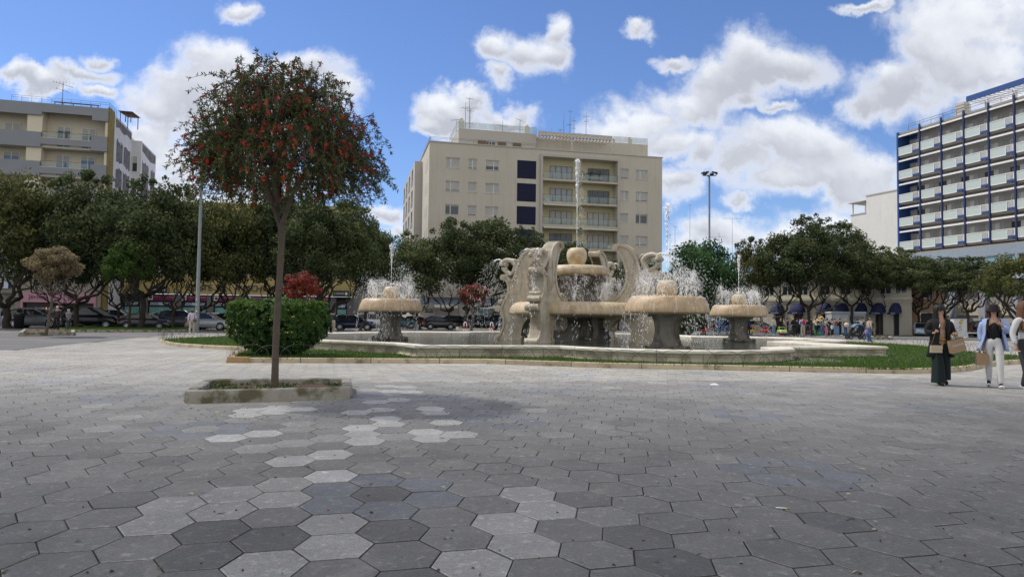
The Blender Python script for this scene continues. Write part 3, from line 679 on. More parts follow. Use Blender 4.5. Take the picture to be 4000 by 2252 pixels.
cm = MB(); cm.lathe([(1.15,1.98),(1.12,2.2),(.92,2.5),(.84,2.8),(.86,3.05),(.98,3.25),(1.1,3.33)], 24)
for k in range(8):
    s0 = len(cm.v); rr_ = [(.6,2.0),(1.3,2.0),(1.22,2.15),(1.05,2.4),(.98,2.7),(1.02,3.0),(1.18,3.18),(1.36,3.28),(.6,3.3)]
    cm.xz(rr_, -.13, .13); cm.tube([(1.34, -.17, 3.2), (1.34, .17, 3.2)], .11, 12, 0, smooth=False); cm.xform(Matrix.Rotation(radians(14+45*k), 4, 'Z'), s0)
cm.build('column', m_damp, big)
fo = MB(); rf = random.Random(77)
for (r0, r1, z, n_) in ((2.82, 2.98, 2.05, 420), (1.30, 1.42, 3.80, 200)):
    for k in range(n_):
        a = rf.uniform(0, 2*pi); r = rf.uniform(r0, r1); fo.sphere((r*cos(a), r*sin(a), z-(r-r0)*.4), rf.uniform(.012, .035), 5, 4, 0, (1, 1, .5))
fo.build('overflow_foam', m_wat2, big)
ws = MB(); rw = random.Random(300)
for k in range(8):
    a = radians(14+45*k+22.5); c_, s_ = cos(a), sin(a); 
    for br in (-1, -.5, 0, .5, 1):
        fan(ws, rw, (CXF+2.0*c_, CYF+2.0*s_, 2.05), (-s_*br*.9, c_*br*.9, rw.uniform(3.6, 4.8)), .13, 90, .9, (.0035, .008), 2.02)
    fan(ws, rw, (CXF+2.0*c_, CYF+2.0*s_, 2.05), (0, 0, 4.4), .7, 260, .95, (.0035, .008), 2.0)
for k in range(40):
    a = rw.uniform(0, 2*pi); up = rw.random() < .45; r0, za, zb = (1.56, 3.38, 2.1) if up else (3.2, 1.55, .3)
    for _ in range(rw.choice((6, 20, 40))):
        t = rw.random(); r = r0+.05+.12*t; da = rw.gauss(0, .03); water_parts(ws, (CXF+r*cos(a+da), CYF+r*sin(a+da), za+(zb-za)*t), (0, 0, -1), rw.uniform(.006, .013), rw.uniform(.03, .09))
tag(ws.build('water_spray', m_wat), 'white spray and falling drops between the pillars of the big fountain', 'water spray', kind='stuff')
jb = MB(); jet(jb, rw, CXF, CYF, 4.62, 8.95, .045, 850)
tag(jb.build('water_jet', m_wat), 'tallest water jet rising from the vase of the big fountain', 'water jet', 'upright water jets')
# ---------------------------------------------------------------- buildings
class FAC:
    def __init__(s, ax, ay, ang): s.a = Vector((ax, ay)); s.ang = ang; s.d = Vector((cos(ang), sin(ang))); s.n = Vector((-sin(ang), cos(ang)))
    def hit(s, px, py, off=0.):      # pixel -> (x along, z) on the plane y = off
        r = ray(px, py); o = s.a+s.n*off; k = o.dot(s.n)/Vector((r.x, r.y)).dot(s.n); w = Vector((r.x*k, r.y*k))
        return (w-s.a).dot(s.d), CH+r.z*k
    def x(s, px, off=0.): return s.hit(px, 1240, off)[0]
    def z(s, px, py, off=0.): return s.hit(px, py, off)[1]
    def root(s, name, label, cat): return thing(name, label, cat, (s.a.x, s.a.y, 0), s.ang)
def fac_from(pxl, Yl, pxr, Yr):
    a = P(pxl, 1240, Yl); b = P(pxr, 1240, Yr); return FAC(a.x, a.y, atan2(b.y-a.y, b.x-a.x))
def wall_open(mb, x0, x1, z0, z1, ops, y=0., mi=0):
    xs = sorted({x0, x1}|{min(max(o[k], x0), x1) for o in ops for k in (0, 1)}); zs = sorted({z0, z1}|{min(max(o[k], z0), z1) for o in ops for k in (2, 3)})
    for i in range(len(xs)-1):
        for j in range(len(zs)-1):
            a, b, c, d = xs[i], xs[i+1], zs[j], zs[j+1]
            if b-a < 1e-4 or d-c < 1e-4: continue
            mx, mz = (a+b)/2, (c+d)/2
            if any(o[0] < mx < o[1] and o[2] < mz < o[3] for o in ops): continue
            mb.quad((a, y, c), (b, y, c), (b, y, d), (a, y, d), mi)
    for o in ops:
        a, b, c, d, dp = o[:5]; Y = y+dp
        mb.quad((a, y, c), (a, y, d), (a, Y, d), (a, Y, c), mi); mb.quad((b, y, d), (b, y, c), (b, Y, c), (b, Y, d), mi)
        mb.quad((a, y, c), (a, Y, c), (b, Y, c), (b, y, c), mi); mb.quad((a, y, d), (b, y, d), (b, Y, d), (a, Y, d), mi)
m_beige = mat('beige_render', (.545, .505, .425), .9, var=.05, scale=.5, bump=.2, bscale=8, streak=.16, col2=(.515, .475, .395), mixs=.25)
m_beige_d = mat('taupe_render', (.46, .43, .385), .9, var=.05, scale=.5)
m_yel = mat('loggia_plaster', (.60, .55, .36), .9, var=.06, scale=.6)
m_trim = mat('stone_trim', (.50, .47, .42), .8, var=.06)
m_win = mat('window_white', (.75, .75, .73), .5, var=.03)
m_winb = mat('window_brown', (.16, .11, .07), .6, var=.1)
m_glass = mat('window_glass', (.045, .06, .075), .08, var=0, spec=.8)
m_glassl = mat('curtained_glass', (.30, .33, .36), .15, var=.1, scale=1, spec=.7)
m_shut = mat('roller_shutter', (.48, .475, .45), .7, var=.06, scale=2)
m_rail = mat('rail_metal', (.10, .11, .12), .5, var=.05, metal=.4)
m_frost = mat('frosted_glass', (.26, .35, .33), .15, var=.05, spec=.7, alpha=.5)
m_navy = mat('navy_lattice', (.012, .014, .06), .6, var=.1, scale=6)
m_awn = mat('pale_awning', (.62, .60, .54), .85, var=.06)
m_roof = mat('roof_gray', (.30, .29, .28), .9, var=.1)
rb_ = random.Random(21)
def window(par, xa, xb, za, zb, y, split=None, shut=1.0, frame=m_win, glass=None, fw=.06):
    """window part with its pane and shutter as sub-parts"""
    f = MB(); w = xb-xa
    f.box(xa, xa+fw, y-.02, y+.06, za, zb); f.box(xb-fw, xb, y-.02, y+.06, za, zb); f.box(xa+fw, xb-fw, y-.02, y+.06, zb-fw, zb); f.box(xa+fw, xb-fw, y-.02, y+.06, za, za+fw)
    for q in (split or []): f.box(xa+w*q-fw*.7, xa+w*q+fw*.7, y-.025, y+.055, za+fw, zb-fw)
    o = f.build('window', frame, par)
    p = MB(); p.quad((xa+fw, y+.04, za+fw), (xb-fw, y+.04, za+fw), (xb-fw, y+.04, zb-fw), (xa+fw, y+.04, zb-fw)); p.build('pane', glass or m_glass, o)
    if shut > 0:
        s = MB(); z = zb-fw; zl = zb-fw-(zb-za-2*fw)*shut; n = max(2, int((z-zl)/.09))
        for i in range(n):
            a_, b_ = z-(z-zl)*i/n, z-(z-zl)*(i+1)/n; s.quad((xa+fw, y+.02, b_+.012), (xb-fw, y+.02, b_+.012), (xb-fw, y+.0, a_), (xa+fw, y+.0, a_)); s.quad((xa+fw, y+.0, b_), (xb-fw, y+.0, b_), (xb-fw, y+.02, b_+.012), (xa+fw, y+.02, b_+.012))
        s.build('shutter', m_shut, o)
    return o
def railing(par, pts, h, step=1.3, glass=True, name='railing', m_=None, bars=1, r=.02):
    f = MB(); g = MB()
    for i in range(len(pts)-1):
        a, b = Vector(pts[i]), Vector(pts[i+1]); L = (b-a).length; n = max(1, round(L/step)); d = (b-a)/n
        for k in range(n+1): p = a+d*k; f.tube([p, p+Vector((0, 0, h))], r, 5)
        for q in range(bars): z = h*(1-q*.3); f.tube([a+Vector((0, 0, z)), b+Vector((0, 0, z))], r, 5)
        if glass:
            for k in range(n): p = a+d*(k+.05); q = a+d*(k+.95); g.quad(p+Vector((0, 0, .08)), q+Vector((0, 0, .08)), q+Vector((0, 0, h-.06)), p+Vector((0, 0, h-.06)))
    o = f.build(name, m_ or m_rail, par)
    if glass: g.build('glass_panels', m_frost, o)
    return o
def antenna(x, y, z, h, arms, label, rz=0.):
    b = MB(); b.tube([(0, 0, 0), (0, 0, h)], .035, 5)
    for (za, l, el, t) in arms:
        b.tube([(-l*.5, 0, h*za), (l*.5, 0, h*za+t)], .02, 4)
        for k in range(el):
            xx = -l*.5+l*k/max(1, el-1); b.tube([(xx, -.22, h*za+t*k/max(1, el-1)), (xx, .22, h*za+t*k/max(1, el-1))], .012, 4); b.tube([(xx, 0, h*za-.14), (xx, 0, h*za+.14)], .012, 4)
    o = b.build('antenna', m_rail, None, (x, y, z), rz); return tag(o, label, 'antenna', 'television antennas on the roofs')
# --- beige block
F = fac_from(1666, 95, 2585, 103); rt = F.root('apartment_block', 'large beige apartment block with central loggias behind the fountain', 'building')
W3 = F.x(2585); ZT = F.z(1666, 552)
def q3(x, y): return 1500+x/2.685, 420+y/2.685
def q4(x, y): return 2080+x/2.416, 420+y/2.416
cols = []
for (xa, xb, ya, yb, sp) in ((647, 795, 520, 635, [.38]), (883, 977, 540, 648, []), (1065, 1207, 551, 662, [.62])):
    a = F.hit(*q3(xa, yb)); b = F.hit(*q3(xb, ya)); cols.append((a[0], b[0], a[1], b[1], sp))
for (xa, xb, ya, yb, sp) in ((832, 906, 590, 680, []), (976, 1088, 598, 690, [.38])):
    a = F.hit(*q4(xa, yb)); b = F.hit(*q4(xb, ya)); cols.append((a[0], b[0], a[1], b[1], sp))
PT = 3.30; zr = sum(c[3] for c in cols)/5; hr = 1.42
ops = []; wins = []
for ci, (xa, xb, za, zb, sp) in enumerate(cols):
    for r in range(6):
        z1 = zr-PT*r; ops.append((xa, xb, z1-hr, z1, .22)); wins.append((ci, xa, xb, z1-hr, z1, sp, r))
na, nb_ = F.x(q3(1378, 0)[0]), F.x(q3(1580, 0)[0]); nz = F.z(*q3(1378, 548)); navy = []
for r in range(6): navy.append((na, nb_, nz-PT*r-2.62, nz-PT*r, .12)); ops.append(navy[-1])
la, lb_ = F.x(q4(80, 0)[0]), F.x(q4(790, 0)[0]); lz = F.z(*q4(80, 460)); lbot = lz-PT*5-2.9
ops.append((la, lb_, lbot, lz, 1.5))
gz = 4.0
b = MB(); wall_open(b, 0, W3, gz, ZT, ops)
b.quad((0, 0, gz), (0, 0, ZT), (0, 13, ZT), (0, 13, gz)); b.quad((W3, 0, ZT), (W3, 0, gz), (W3, 15, gz), (W3, 15, ZT)); b.quad((0, 13, gz), (0, 13, ZT), (W3, 15, ZT), (W3, 15, gz))
b.build('wall', m_beige, rt)
b = MB(); b.quad((0, 0, ZT-.3), (W3, 0, ZT-.3), (W3, 15, ZT-.3), (0, 13, ZT-.3)); b.build('roof', m_roof, rt)
b = MB(); b.box(-.12, W3+.12, -.12, .10, ZT, ZT+.12); b.box(-.12, .10, .10, 13, ZT, ZT+.12); b.build('parapet_cap', m_trim, rt)
for ci, xa, xb, za, zb, sp, r in wins:
    window(rt, xa, xb, za, zb, .16, sp or ([.5] if (ci+r) % 3 == 1 else []), rb_.choice((1., 1., .97, .9, .62, .12 if r > 1 else 1.)), glass=m_glass)
b = MB()
for ci, xa, xb, za, zb, sp, r in wins: b.box(xa-.06, xb+.06, -.05, .10, za-.07, za-.003)
b.build('window_sills', m_trim, rt)
for (a, c, z0, z1, _) in navy:
    b = MB(); b.quad((a, .10, z0), (c, .10, z0), (c, .10, z1), (a, .10, z1)); n = 16
    for k in range(n): xx = a+(c-a)*(k+.5)/n; b.box(xx-.012, xx+.012, .05, .09, z0, z1)
    for k in range(18): zz = z0+(z1-z0)*(k+.5)/18; b.box(a, c, .052, .088, zz-.01, zz+.01)
    b.build('lattice_screen', m_navy, rt)
# loggia
b = MB(); b.quad((la, 1.48, lbot), (lb_, 1.48, lbot), (lb_, 1.48, lz), (la, 1.48, lz)); b.build('loggia_wall', m_yel, rt)
b = MB(); b.box(la-.35, la-.003, -.30, .0, lbot-1, lz+.35); b.box(lb_+.003, lb_+.35, -.30, .0, lbot-1, lz+.35); b.box(la-.003, lb_+.003, -.30, .0, lz, lz+.35); b.build('loggia_frame', m_beige_d, rt)
for r in range(1, 6):
    zs = lz-PT*r+.12; b = MB(); b.box(la+.003, lb_-.003, -.25, 1.46, zs-.28, zs); b.build('balcony_slab', mat('slab_cream', (.50, .46, .36), .85), rt)
    railing(rt, [(la+.05, -.2, zs), (lb_-.05, -.2, zs)], 1.0, 1.5)
    for (xa, xb) in ((150, 365), (510, 715)):
        a = F.x(q4(xa, 0)[0], 1.5); c = F.x(q4(xb, 0)[0], 1.5)
        window(rt, a, c, zs+.03, zs+2.25, 1.40, [.25, .5, .75], 0 if rb_.random() < .6 else .8, frame=mat('window_bronze', (.22, .18, .14), .6), glass=rb_.choice((m_glassl, m_glassl, m_glass)), fw=.07)
    if r in (2, 3):
        aw = MB(); n = 40
        for (u, v) in ((la+.1, (la+lb_)/2-.2), ((la+lb_)/2+.2, lb_-.1)):
            if r == 2 and u > la+2: continue
            for k in range(n):
                x0_ = u+(v-u)*k/n; x1_ = u+(v-u)*(k+1)/n; d_ = .12+.08*(k % 2); aw.quad((x0_, -.42, zs-.42-d_), (x1_, -.42, zs-.42-d_), (x1_, -.42, zs-.42), (x0_, -.42, zs-.42)); aw.quad((x0_, -.42, zs-.42), (x1_, -.42, zs-.42), (x1_, -.1, zs-.27), (x0_, -.1, zs-.27))
        aw.build('awning', m_awn, rt)
pm = MB(); z0 = lz-PT+.15; rp = random.Random(9)
for k in range(160):
    x_ = lb_-3.6+rp.gauss(0, .9); z_ = z0+.75+abs(rp.gauss(0, .3)); s_ = rp.uniform(.06, .14); pm.add([(x_-s_, -.1+rp.gauss(0, .1), z_), (x_, -.15, z_-s_), (x_+s_, -.1, z_+s_*.5), (x_, -.05, z_+s_)], [(0, 1, 2, 3)])
pm.box(lb_-4.8, lb_-2.4, -.12, .18, z0+.35, z0+.62, 1); pm.build('balcony_plants', [mat('balcony_leaf', (.03, .05, .03), .7), m_beige_d], rt)
for (x_, y_, z_) in ((W3*.62, 4.3, ZT+.2), (la+.6, 1.2, lz-PT*2+.14), (lb_-1.1, 1.2, lz-PT*4+.14)):
    b = MB(); b.box(x_, x_+.8, y_-.3, y_, z_, z_+.6); b.tube([(x_+.35, y_-.32, z_+.3), (x_+.35, y_-.30, z_+.3)], .22, 14); b.build('air_conditioner', m_win, rt)
# penthouse
pa, pz = F.hit(q3(785, 0)[0], q3(0, 215)[1], 3.5); pb_ = F.x(q3(1578, 0)[0], 3.5)
b = MB(); b.box(pa, pb_, 3.5, 12.5, ZT-.29, pz); b.build('penthouse', m_beige_d, rt)
railing(rt, [(pa-.1, 12, pz), (pa-.1, 3.6, pz), (pb_, 3.6, pz)], .95, 1.4)
for (xa, xb, ya, yb) in ((1032, 1168, 340, 405), (1255, 1342, 360, 412)):
    a = F.hit(*q3(xa, yb), 3.5); c = F.hit(*q3(xb, ya), 3.5); window(rt, a[0], c[0], a[1], c[1], 3.42, [.3, .5, .7] if xa < 1100 else [], .3 if xa < 1100 else 1., frame=m_trim)
sb = MB()
for xx in (1003, 1212, 1372): a = F.x(q3(xx, 0)[0], 3.5); sb.box(a-.62, a+.62, 3.36, 3.47, ZT-.2, ZT+1.55)
sb.build('open_shutters', m_winb, rt)
qa, qz = F.hit(*q4(25, 290), 3.0); qb = F.x(q4(732, 0)[0], 3.0); qc, qcz = F.hit(*q4(1088, 352), 4.5)
b = MB(); b.box(pb_+.003, qc, 4.5, 12, ZT-.285, qcz); b.build('penthouse', m_beige, rt)
b = MB(); b.box(pb_+.01, qb, 2.6, 2.85, qcz-.30, qcz+.35); n = 22
for k in range(n): xx = pb_+.3+(qb-pb_-.6)*k/(n-1); b.box(xx-.05, xx+.05, 1.2, 4.49, qcz-.45, qcz-.31)
for xx in (pb_+4.9, qb-.2): b.box(xx-.12, xx+.12, 1.3, 1.5, ZT-.28, qcz-.46)
b.build('pergola', m_beige_d, rt)
railing(rt, [(qa+6.2, 4.6, qcz), (qc, 4.6, qcz)], .95, 1.4)
railing(rt, [(0.1, 9, ZT+.12), (0.1, .1, ZT+.12), (F.x(2087), .1, ZT+.12)], .62, 3.3, glass=False, bars=2)
b = MB(); b.box(F.x(2165, 6), F.x(2230, 6), 6, 10, qcz-.1, qcz+1.3); b.build('stair_house', m_beige, rt)
for (px, py, w) in ((1803, 470, .42), (2060, 497, .4), (2461, 545, .35)):
    a, z_ = F.hit(px, py, 6); b = MB(); b.box(a-w, a+w, 6, 6.8, z_-2.4, z_+.1); b.lathe([(w*.7, 0), (w*.8, .25), (w*.5, .4), (.0, .45)], 8, (a, 6.4, z_+.1)); b.build('chimney', m_awn, rt)
# ground storey
m_trav = mat('travertine', (.42, .39, .34), .8, var=.1, scale=1.2, col2=(.34, .31, .27), mixs=.5)
m_bluec = mat('blue_corrugated', (.27, .33, .40), .6, var=.08)
gb_ = MB(); gops = []
sh = [(1697, 1748), (1760, 1786), (1857, 1945), (1960, 2035), (2060, 2120), (2200, 2300), (2330, 2420), (2440, 2540)]
for (a, c) in sh: gops.append((F.x(a), F.x(c), .15, 3.0, .3))
gx0 = F.x(1641, -1.2)
wall_open(gb_, gx0, W3, 0, 3.15, gops, -1.2); gb_.quad((gx0, -1.2, 0), (gx0, -1.2, gz), (gx0, 8, gz), (gx0, 8, 0)); gb_.build('ground_storey', m_trav, rt)
b = MB(); b.box(gx0, W3, -1.22, .0, 3.16, 4.1); b.build('blue_fascia', m_bluec, rt)
b = MB(); b.box(gx0-.05, W3, -1.9, -.003, 4.1, 5.2); b.build('balcony_parapet', m_trav, rt)
for i, (xa, xb, z0, z1, _) in enumerate(gops):
    if i in (2,): window(rt, xa, xa+(xb-xa)*.45, z0, z1, -1.0, [], 0, frame=m_rail, glass=mat('menu_glass', (.22, .36, .42), .3)); window(rt, xa+(xb-xa)*.46, xb, z0, z1, -1.0, [], 0, frame=m_rail)
    else: window(rt, xa, xb, z0, z1, -1.0, [], 1. if i != 3 else 0, frame=m_trim)
for (a, c) in ((1693, 1783), (1853, 1952)):
    b = MB(); xa, xb = F.x(a, -1.2), F.x(c, -1.2); b.add([(xa, -1.23, 3.15), (xb, -1.23, 3.15), (xb, -2.3, 2.85), (xa, -2.3, 2.85), (xb, -2.3, 2.65), (xa, -2.3, 2.65)], [(0, 1, 2, 3), (3, 2, 4, 5)]); b.build('shop_awning', m_awn, rt)
b = MB(); xa, xb = F.x(1660, -1.22), F.x(1691, -1.22); b.box(xa, xb, -1.28, -1.21, 2.05, 2.5); sg = b.build('shop_sign', mat('sign_charcoal', (.06, .055, .06), .6), rt)
text_obj('Autoscuola', 'sign_letters', .26, m_win, sg, ((xa+xb)/2, -1.285, 2.30), (pi/2, 0, 0))
# left wing of the beige block
b = MB(); xw = -1.15; YW = 9.3; zw = ZT-.75
b.quad((xw, YW, 0), (0, YW, 0), (0, YW, zw), (xw, YW, zw)); b.quad((xw, YW, zw), (0, YW, zw), (0, YW+22, zw), (xw, YW+22, zw))
sops = [(YW+3.0+k*5.4, YW+5.6+k*5.4, zw-3.1-PT*r, zw-.5-PT*r) for k in range(4) for r in range(7)]
s0 = MB(); wall_open(s0, YW, YW+22, 0, zw, [(o[0], o[1], o[2], o[3], -1.2) for o in sops]); s0.xform(Matrix(((0, 1, 0, xw), (1, 0, 0, 0), (0, 0, 1, 0), (0, 0, 0, 1))) @ Matrix.Scale(-1, 4, (0, 1, 0)))
s0.build('wing_wall', m_beige_d, rt); b.build('wing', m_beige_d, rt)
for o in sops:
    railing(rt, [(xw-.02, o[0], o[2]), (xw-.02, o[1], o[2])], 1.0, 1.3)
for r in range(6):
    for (y0_, y1_) in ((2.1, 3.0), (4.2, 5.0)):
        z1 = zr-PT*r; b = MB(); b.box(-.03, .05, y0_, y1_, z1-1.42, z1); b.build('side_window', m_shut, rt)
A0 = [(1833, 380, 470, [(.95, 1.2, 4, 0), (.6, 1.6, 5, .3)]), (1818, 400, 472, [(.8, 1.4, 5, 0)]), (1836, 425, 480, [(.9, 1.0, 4, 0), (.3, .8, 3, 0)]), (1784, 468, 492, [(1., 1.9, 6, 0)]), (1963, 470, 496, [(.6, 1.8, 6, 0)]), (2031, 466, 503, [(1., 1.3, 4, -.3), (.4, .9, 3, 0)]),
      (2202, 434, 530, []), (2226, 428, 532, [(.95, .6, 3, 0), (.55, .9, 4, 0)]), (2242, 462, 532, [(.9, .6, 3, 0), (.6, .5, 3, 0)]), (2289, 436, 536, [(.85, 1.0, 5, 0), (.7, .6, 3, 0)]), (2155, 504, 545, []), (2188, 502, 530, [(.9, .7, 4, 0)]), (2262, 516, 532, [(.8, 1.3, 5, 0)])]
for i, (px, pt, pb2, arms) in enumerate(A0):
    p = P(px, pb2, 108 if px < 2100 else 110); h = P(px, pt, p.y).z-p.z
    antenna(p.x, p.y, p.z-1.2, h+1.2, arms, ['tall antenna mast above the left penthouse corner of the beige block', 'short antenna left of the tall mast on the beige block', 'double antenna mast right of the tall one above the left penthouse', 'flat wide antenna at the far left of the beige block roof', 'wide antenna over the middle of the left penthouse rail', 'bracket antenna near the round chimney of the beige block', 'bare thin mast over the middle of the beige block roof', 'tallest antenna with three dishes over the middle of the beige roof', 'antenna with two heads right of the tallest mast', 'rightmost antenna over the middle of the beige block', 'short pale flue mast over the roof centre', 'small low antenna beside the pale flue', 'low wide antenna over the stair house'][i], rb_.uniform(-.6, .6))
# --- grey and cream block at the left
C1 = P(395, 1222, 75); F1 = FAC(C1.x, C1.y, radians(16)); rt = F1.root('corner_block', 'cream apartment block with grey balcony bands at the far left', 'building')
m_gb = mat('grey_band', (.26, .275, .295), .9, var=.06, scale=.8); m_cr = mat('cream_render', (.68, .62, .49), .9, var=.05, scale=.6)
m_sidew = mat('patchy_white', (.66, .66, .68), .9, var=.08, scale=1); m_pat = mat('stripped_render', (.20, .195, .20), .95, var=.3, scale=2, col2=(.13, .12, .125), mixs=1.5); m_olive = mat('olive_strip', (.26, .20, .07), .9, var=.25, scale=1.5)
def L1(px, py): return F1.hit(px, py)
def r1(x, y): return x/2.9, 300+y/2.9
zt1 = F1.z(395, 424); PF = 3.13; XL = -26
fr = [(-26, -14.0), (-12.6, -7.7), (-6.3, -1.55)]
b = MB(); cr = MB()
for k in range(8):
    zt = zt1-k*PF
    hb = 1.30 if k == 0 else 1.62
    b.box(-1.55, -.003, -.25, .0, zt-hb-.12 if k == 0 else zt-hb, zt-.0 if k == 0 else zt)
    b.box(-6.3, -1.553, -.25, .0, zt-hb+.35, zt-(0 if k == 0 else .62)); b.box(-26, -6.303, -.25, .0, zt-hb, zt)
    if k: cr = MB(); cr.box(-6.3, -1.553, -.26, -.02, zt-.62+.003, zt-.53); cr.build('ledge', m_trim, rt)
b.build('balcony_bands', m_gb, rt)
b = MB(); b.box(-26, 0, 1.5, 16, 0, zt1-.6); b.build('wall', m_cr, rt)
b = MB(); b.quad((-26, 0, zt1-.25), (0, 0, zt1-.25), (0, 10, zt1-.25), (-26, 10, zt1-.25))
for k in range(1, 8): b.box(-26, -.01, .003, 1.49, zt1-k*PF-1.6, zt1-k*PF-1.35)
b.build('floor_slabs', m_trim, rt)
b = MB()
for (x0_, x1_) in ((-7.7, -6.3), (-14, -12.6)): b.box(x0_, x1_, .003, 1.49, 4.5, zt1-.3)
b.box(-.3, 0, .003, 1.49, 4.5, zt1-.3); b.build('piers', m_cr, rt)
for k in range(0, 7):
    zt = zt1-k*PF; zf = zt-PF-.8
    for (xa, xb) in ((-5.35, -4.0), (-2.95, -1.55), (-10.3, -8.8)):
        window(rt, xa, xb, zf-.35, zf+1.95, 1.42, [.5], .2 if (k+int(xa)) % 2 else .38, fw=.05, glass=m_glass if k != 1 else mat('sky_glass', (.12, .22, .38), .1))
    if k < 7: railing(rt, [(-6.25, -.15, zt-PF-.53), (-1.6, -.15, zt-PF-.53)], .62, 2.0)
SD = 9.9
b = MB(); b.box(.003, .06, 0, SD, 0, zt1); b.build('side_wall', m_sidew, rt)
b = MB(); b.box(-.05, .09, -.02, 2.1, 0, zt1+.25); b.build('olive_strip', m_olive, rt)
pt = MB()
for r in range(5):
    for (ya, yb) in ((3.2, 5.9), (6.3, 9.3)):
        z1 = zt1-2.6-PF*r-.25*(yb-8)*.0; n = 9
        top = [(ya+(yb-ya)*i/n, z1+rb_.gauss(0, .13)) for i in range(n+1)]; bot = [(yb-(yb-ya)*i/n, z1-2.35+rb_.gauss(0, .10)) for i in range(n+1)]
        pt.add([(.068, y, z) for y, z in top+bot], [tuple(range(2*n+2))])
pt.add([(.068, 2.6, zt1-.25), (.068, 9.6, zt1-.25), (.068, 9.6, zt1-1.15), (.068, 7.6, zt1-.95), (.068, 6, zt1-1.3), (.068, 4, zt1-1.0), (.068, 2.7, zt1-1.3)], [tuple(range(7))])
pt.build('stripped_patches', m_pat, rt)
zb1 = zt1-1.0
b = MB(); b.box(.0, 1.13, SD+.003, SD+.1, 0, zb1); b.box(1.07, 1.13, SD+.1, SD+8.2, 0, zb1); b.box(0, 1.07, SD+.1, SD+8.2, zb1-.3, zb1-.2); b.build('rear_wing', m_sidew, rt)
pt = MB()
for r in range(3):
    for (ya, yb) in ((SD+.7, SD+4.2), (SD+5.4, SD+7.8)):
        z1 = zb1-2.4-PF*r; n = 8; pt.add([(1.138, ya+(yb-ya)*i/n, z1+rb_.gauss(0, .15)) for i in range(n+1)]+[(1.138, yb-(yb-ya)*i/n, z1-3.9+rb_.gauss(0, .2)) for i in range(n+1)], [tuple(range(2*n+2))])
pt.add([(1.138, SD+.5, zb1-.2), (1.138, SD+8.0, zb1-.2), (1.138, SD+8.0, zb1-1.2), (1.138, SD+5, zb1-1.6), (1.138, SD+.6, zb1-1.1)], [tuple(range(5))])
pt.build('stripped_patches', m_pat, rt)
for r in range(3): window(rt, .15, .8, zb1-3.0-PF*r-.9, zb1-1.9-PF*r, SD-.05, [], .45)
railing(rt, [(-9.3, .2, zt1), (0, .2, zt1), (0, 3.0, zt1)], .75, .95, glass=False, bars=2, r=.015)
def pergola1(x0_, x1_, y0_, y1_, zl, zh, name='roof_pergola'):
    b = MB()
    for (x, y) in ((x0_, y0_), (x1_, y0_), (x0_, y1_), (x1_, y1_), ((x0_+x1_)/2, y0_)): b.tube([(x, y, zt1-.2), (x, y, zl if y == y0_ else zh)], .05, 5)
    for k in range(9): x = x0_+(x1_-x0_)*k/8; b.tube([(x, y0_-.25, zl), (x, y1_+.25, zh)], .04, 4)
    b.add([(x0_-.2, y0_-.3, zl+.05), (x1_+.2, y0_-.3, zl+.05), (x1_+.2, y1_+.3, zh+.05), (x0_-.2, y1_+.3, zh+.05), (x0_-.2, y0_-.3, zl+.09), (x1_+.2, y0_-.3, zl+.09), (x1_+.2, y1_+.3, zh+.09), (x0_-.2, y1_+.3, zh+.09)], [(3,2,1,0),(4,5,6,7),(0,1,5,4),(1,2,6,5),(2,3,7,6),(3,0,4,7)], 1)
    b.build(name, [m_winb, mat('reed_mat', (.16, .12, .09), .95, var=.3, scale=6)], rt)
pergola1(-5.4, -1.9, .6, 3.0, zt1+.35, zt1+1.15); pergola1(.1, 1.2, 4.2, 7.5, zt1+.9, zt1+1.25)
p = P(245, 370, 79); antenna(p.x, p.y, p.z-1.5, P(245, 322, 79).z-p.z+1.5, [(1., 2.0, 7, -.5), (.75, 1.3, 3, -.4)], 'television antenna above the pergola on the grey and cream block', .3)
p = P(100, 395, 76); pl = MB()
for k in range(40): a = rb_.uniform(0, 2*pi); l = rb_.uniform(.4, .9); pl.tube([(0, 0, .4), (cos(a)*l*.6, sin(a)*l*.6, .9+rb_.random()*.4), (cos(a)*l, sin(a)*l, .6+rb_.random()*.5)], [.03, .03, .004], 3)
pl.lathe([(.3, 0), (.35, .4), (.0, .42)], 8, mi=1)
tag(pl.build('potted_palm', [mat('palm_leaf', (.05, .09, .05), .7), m_trim], None, (p.x+.7, p.y, zt1-.3)), 'spiky potted plant on the roof terrace of the left block', 'potted plant')
# shops of this block
m_pink = mat('pink_fascia', (.55, .30, .37), .7, var=.04); m_stone1 = mat('shop_stone', (.30, .27, .22), .85, var=.08, scale=1)
sx0, sx1 = F1.x(83), F1.x(376); sm = F1.x(237); zf = 3.5; zfb = 2.42
b = MB(); wall_open(b, -26, .0, 0, 4.9, [(sx0+.2, sm-.2, .1, zfb, .4), (sm+.25, sx1-.2, .6, zfb, .4), (-26+1, F1.x(60), .1, 3.4, .5)], -.3); b.box(-26, 0, -.29, 1.49, 4.7, 4.95); b.build('shop_front', m_stone1, rt)
b = MB(); b.box(sx0, sm, -.42, -.31, zfb, zf); b.box(sm+.003, sx1, -.42, -.31, zfb-.04, zf-.04); b.box(sx0, sx0+.2, -.40, -.31, 0, zfb); b.box(sm-.2, sm+.2, -.40, -.31, 0, zfb-.04); b.box(sx1-.2, sx1, -.40, -.31, 0, zfb-.04)
pk = b.build('pink_fascia', m_pink, rt)
for x_ in (F1.x(153), F1.x(306)):
    text_obj('Jérôme', 'sign_letters', .62, mat('sign_brown', (.12, .06, .06), .6), pk, (x_, -.425, zf-.52), (pi/2, 0, 0), .02)
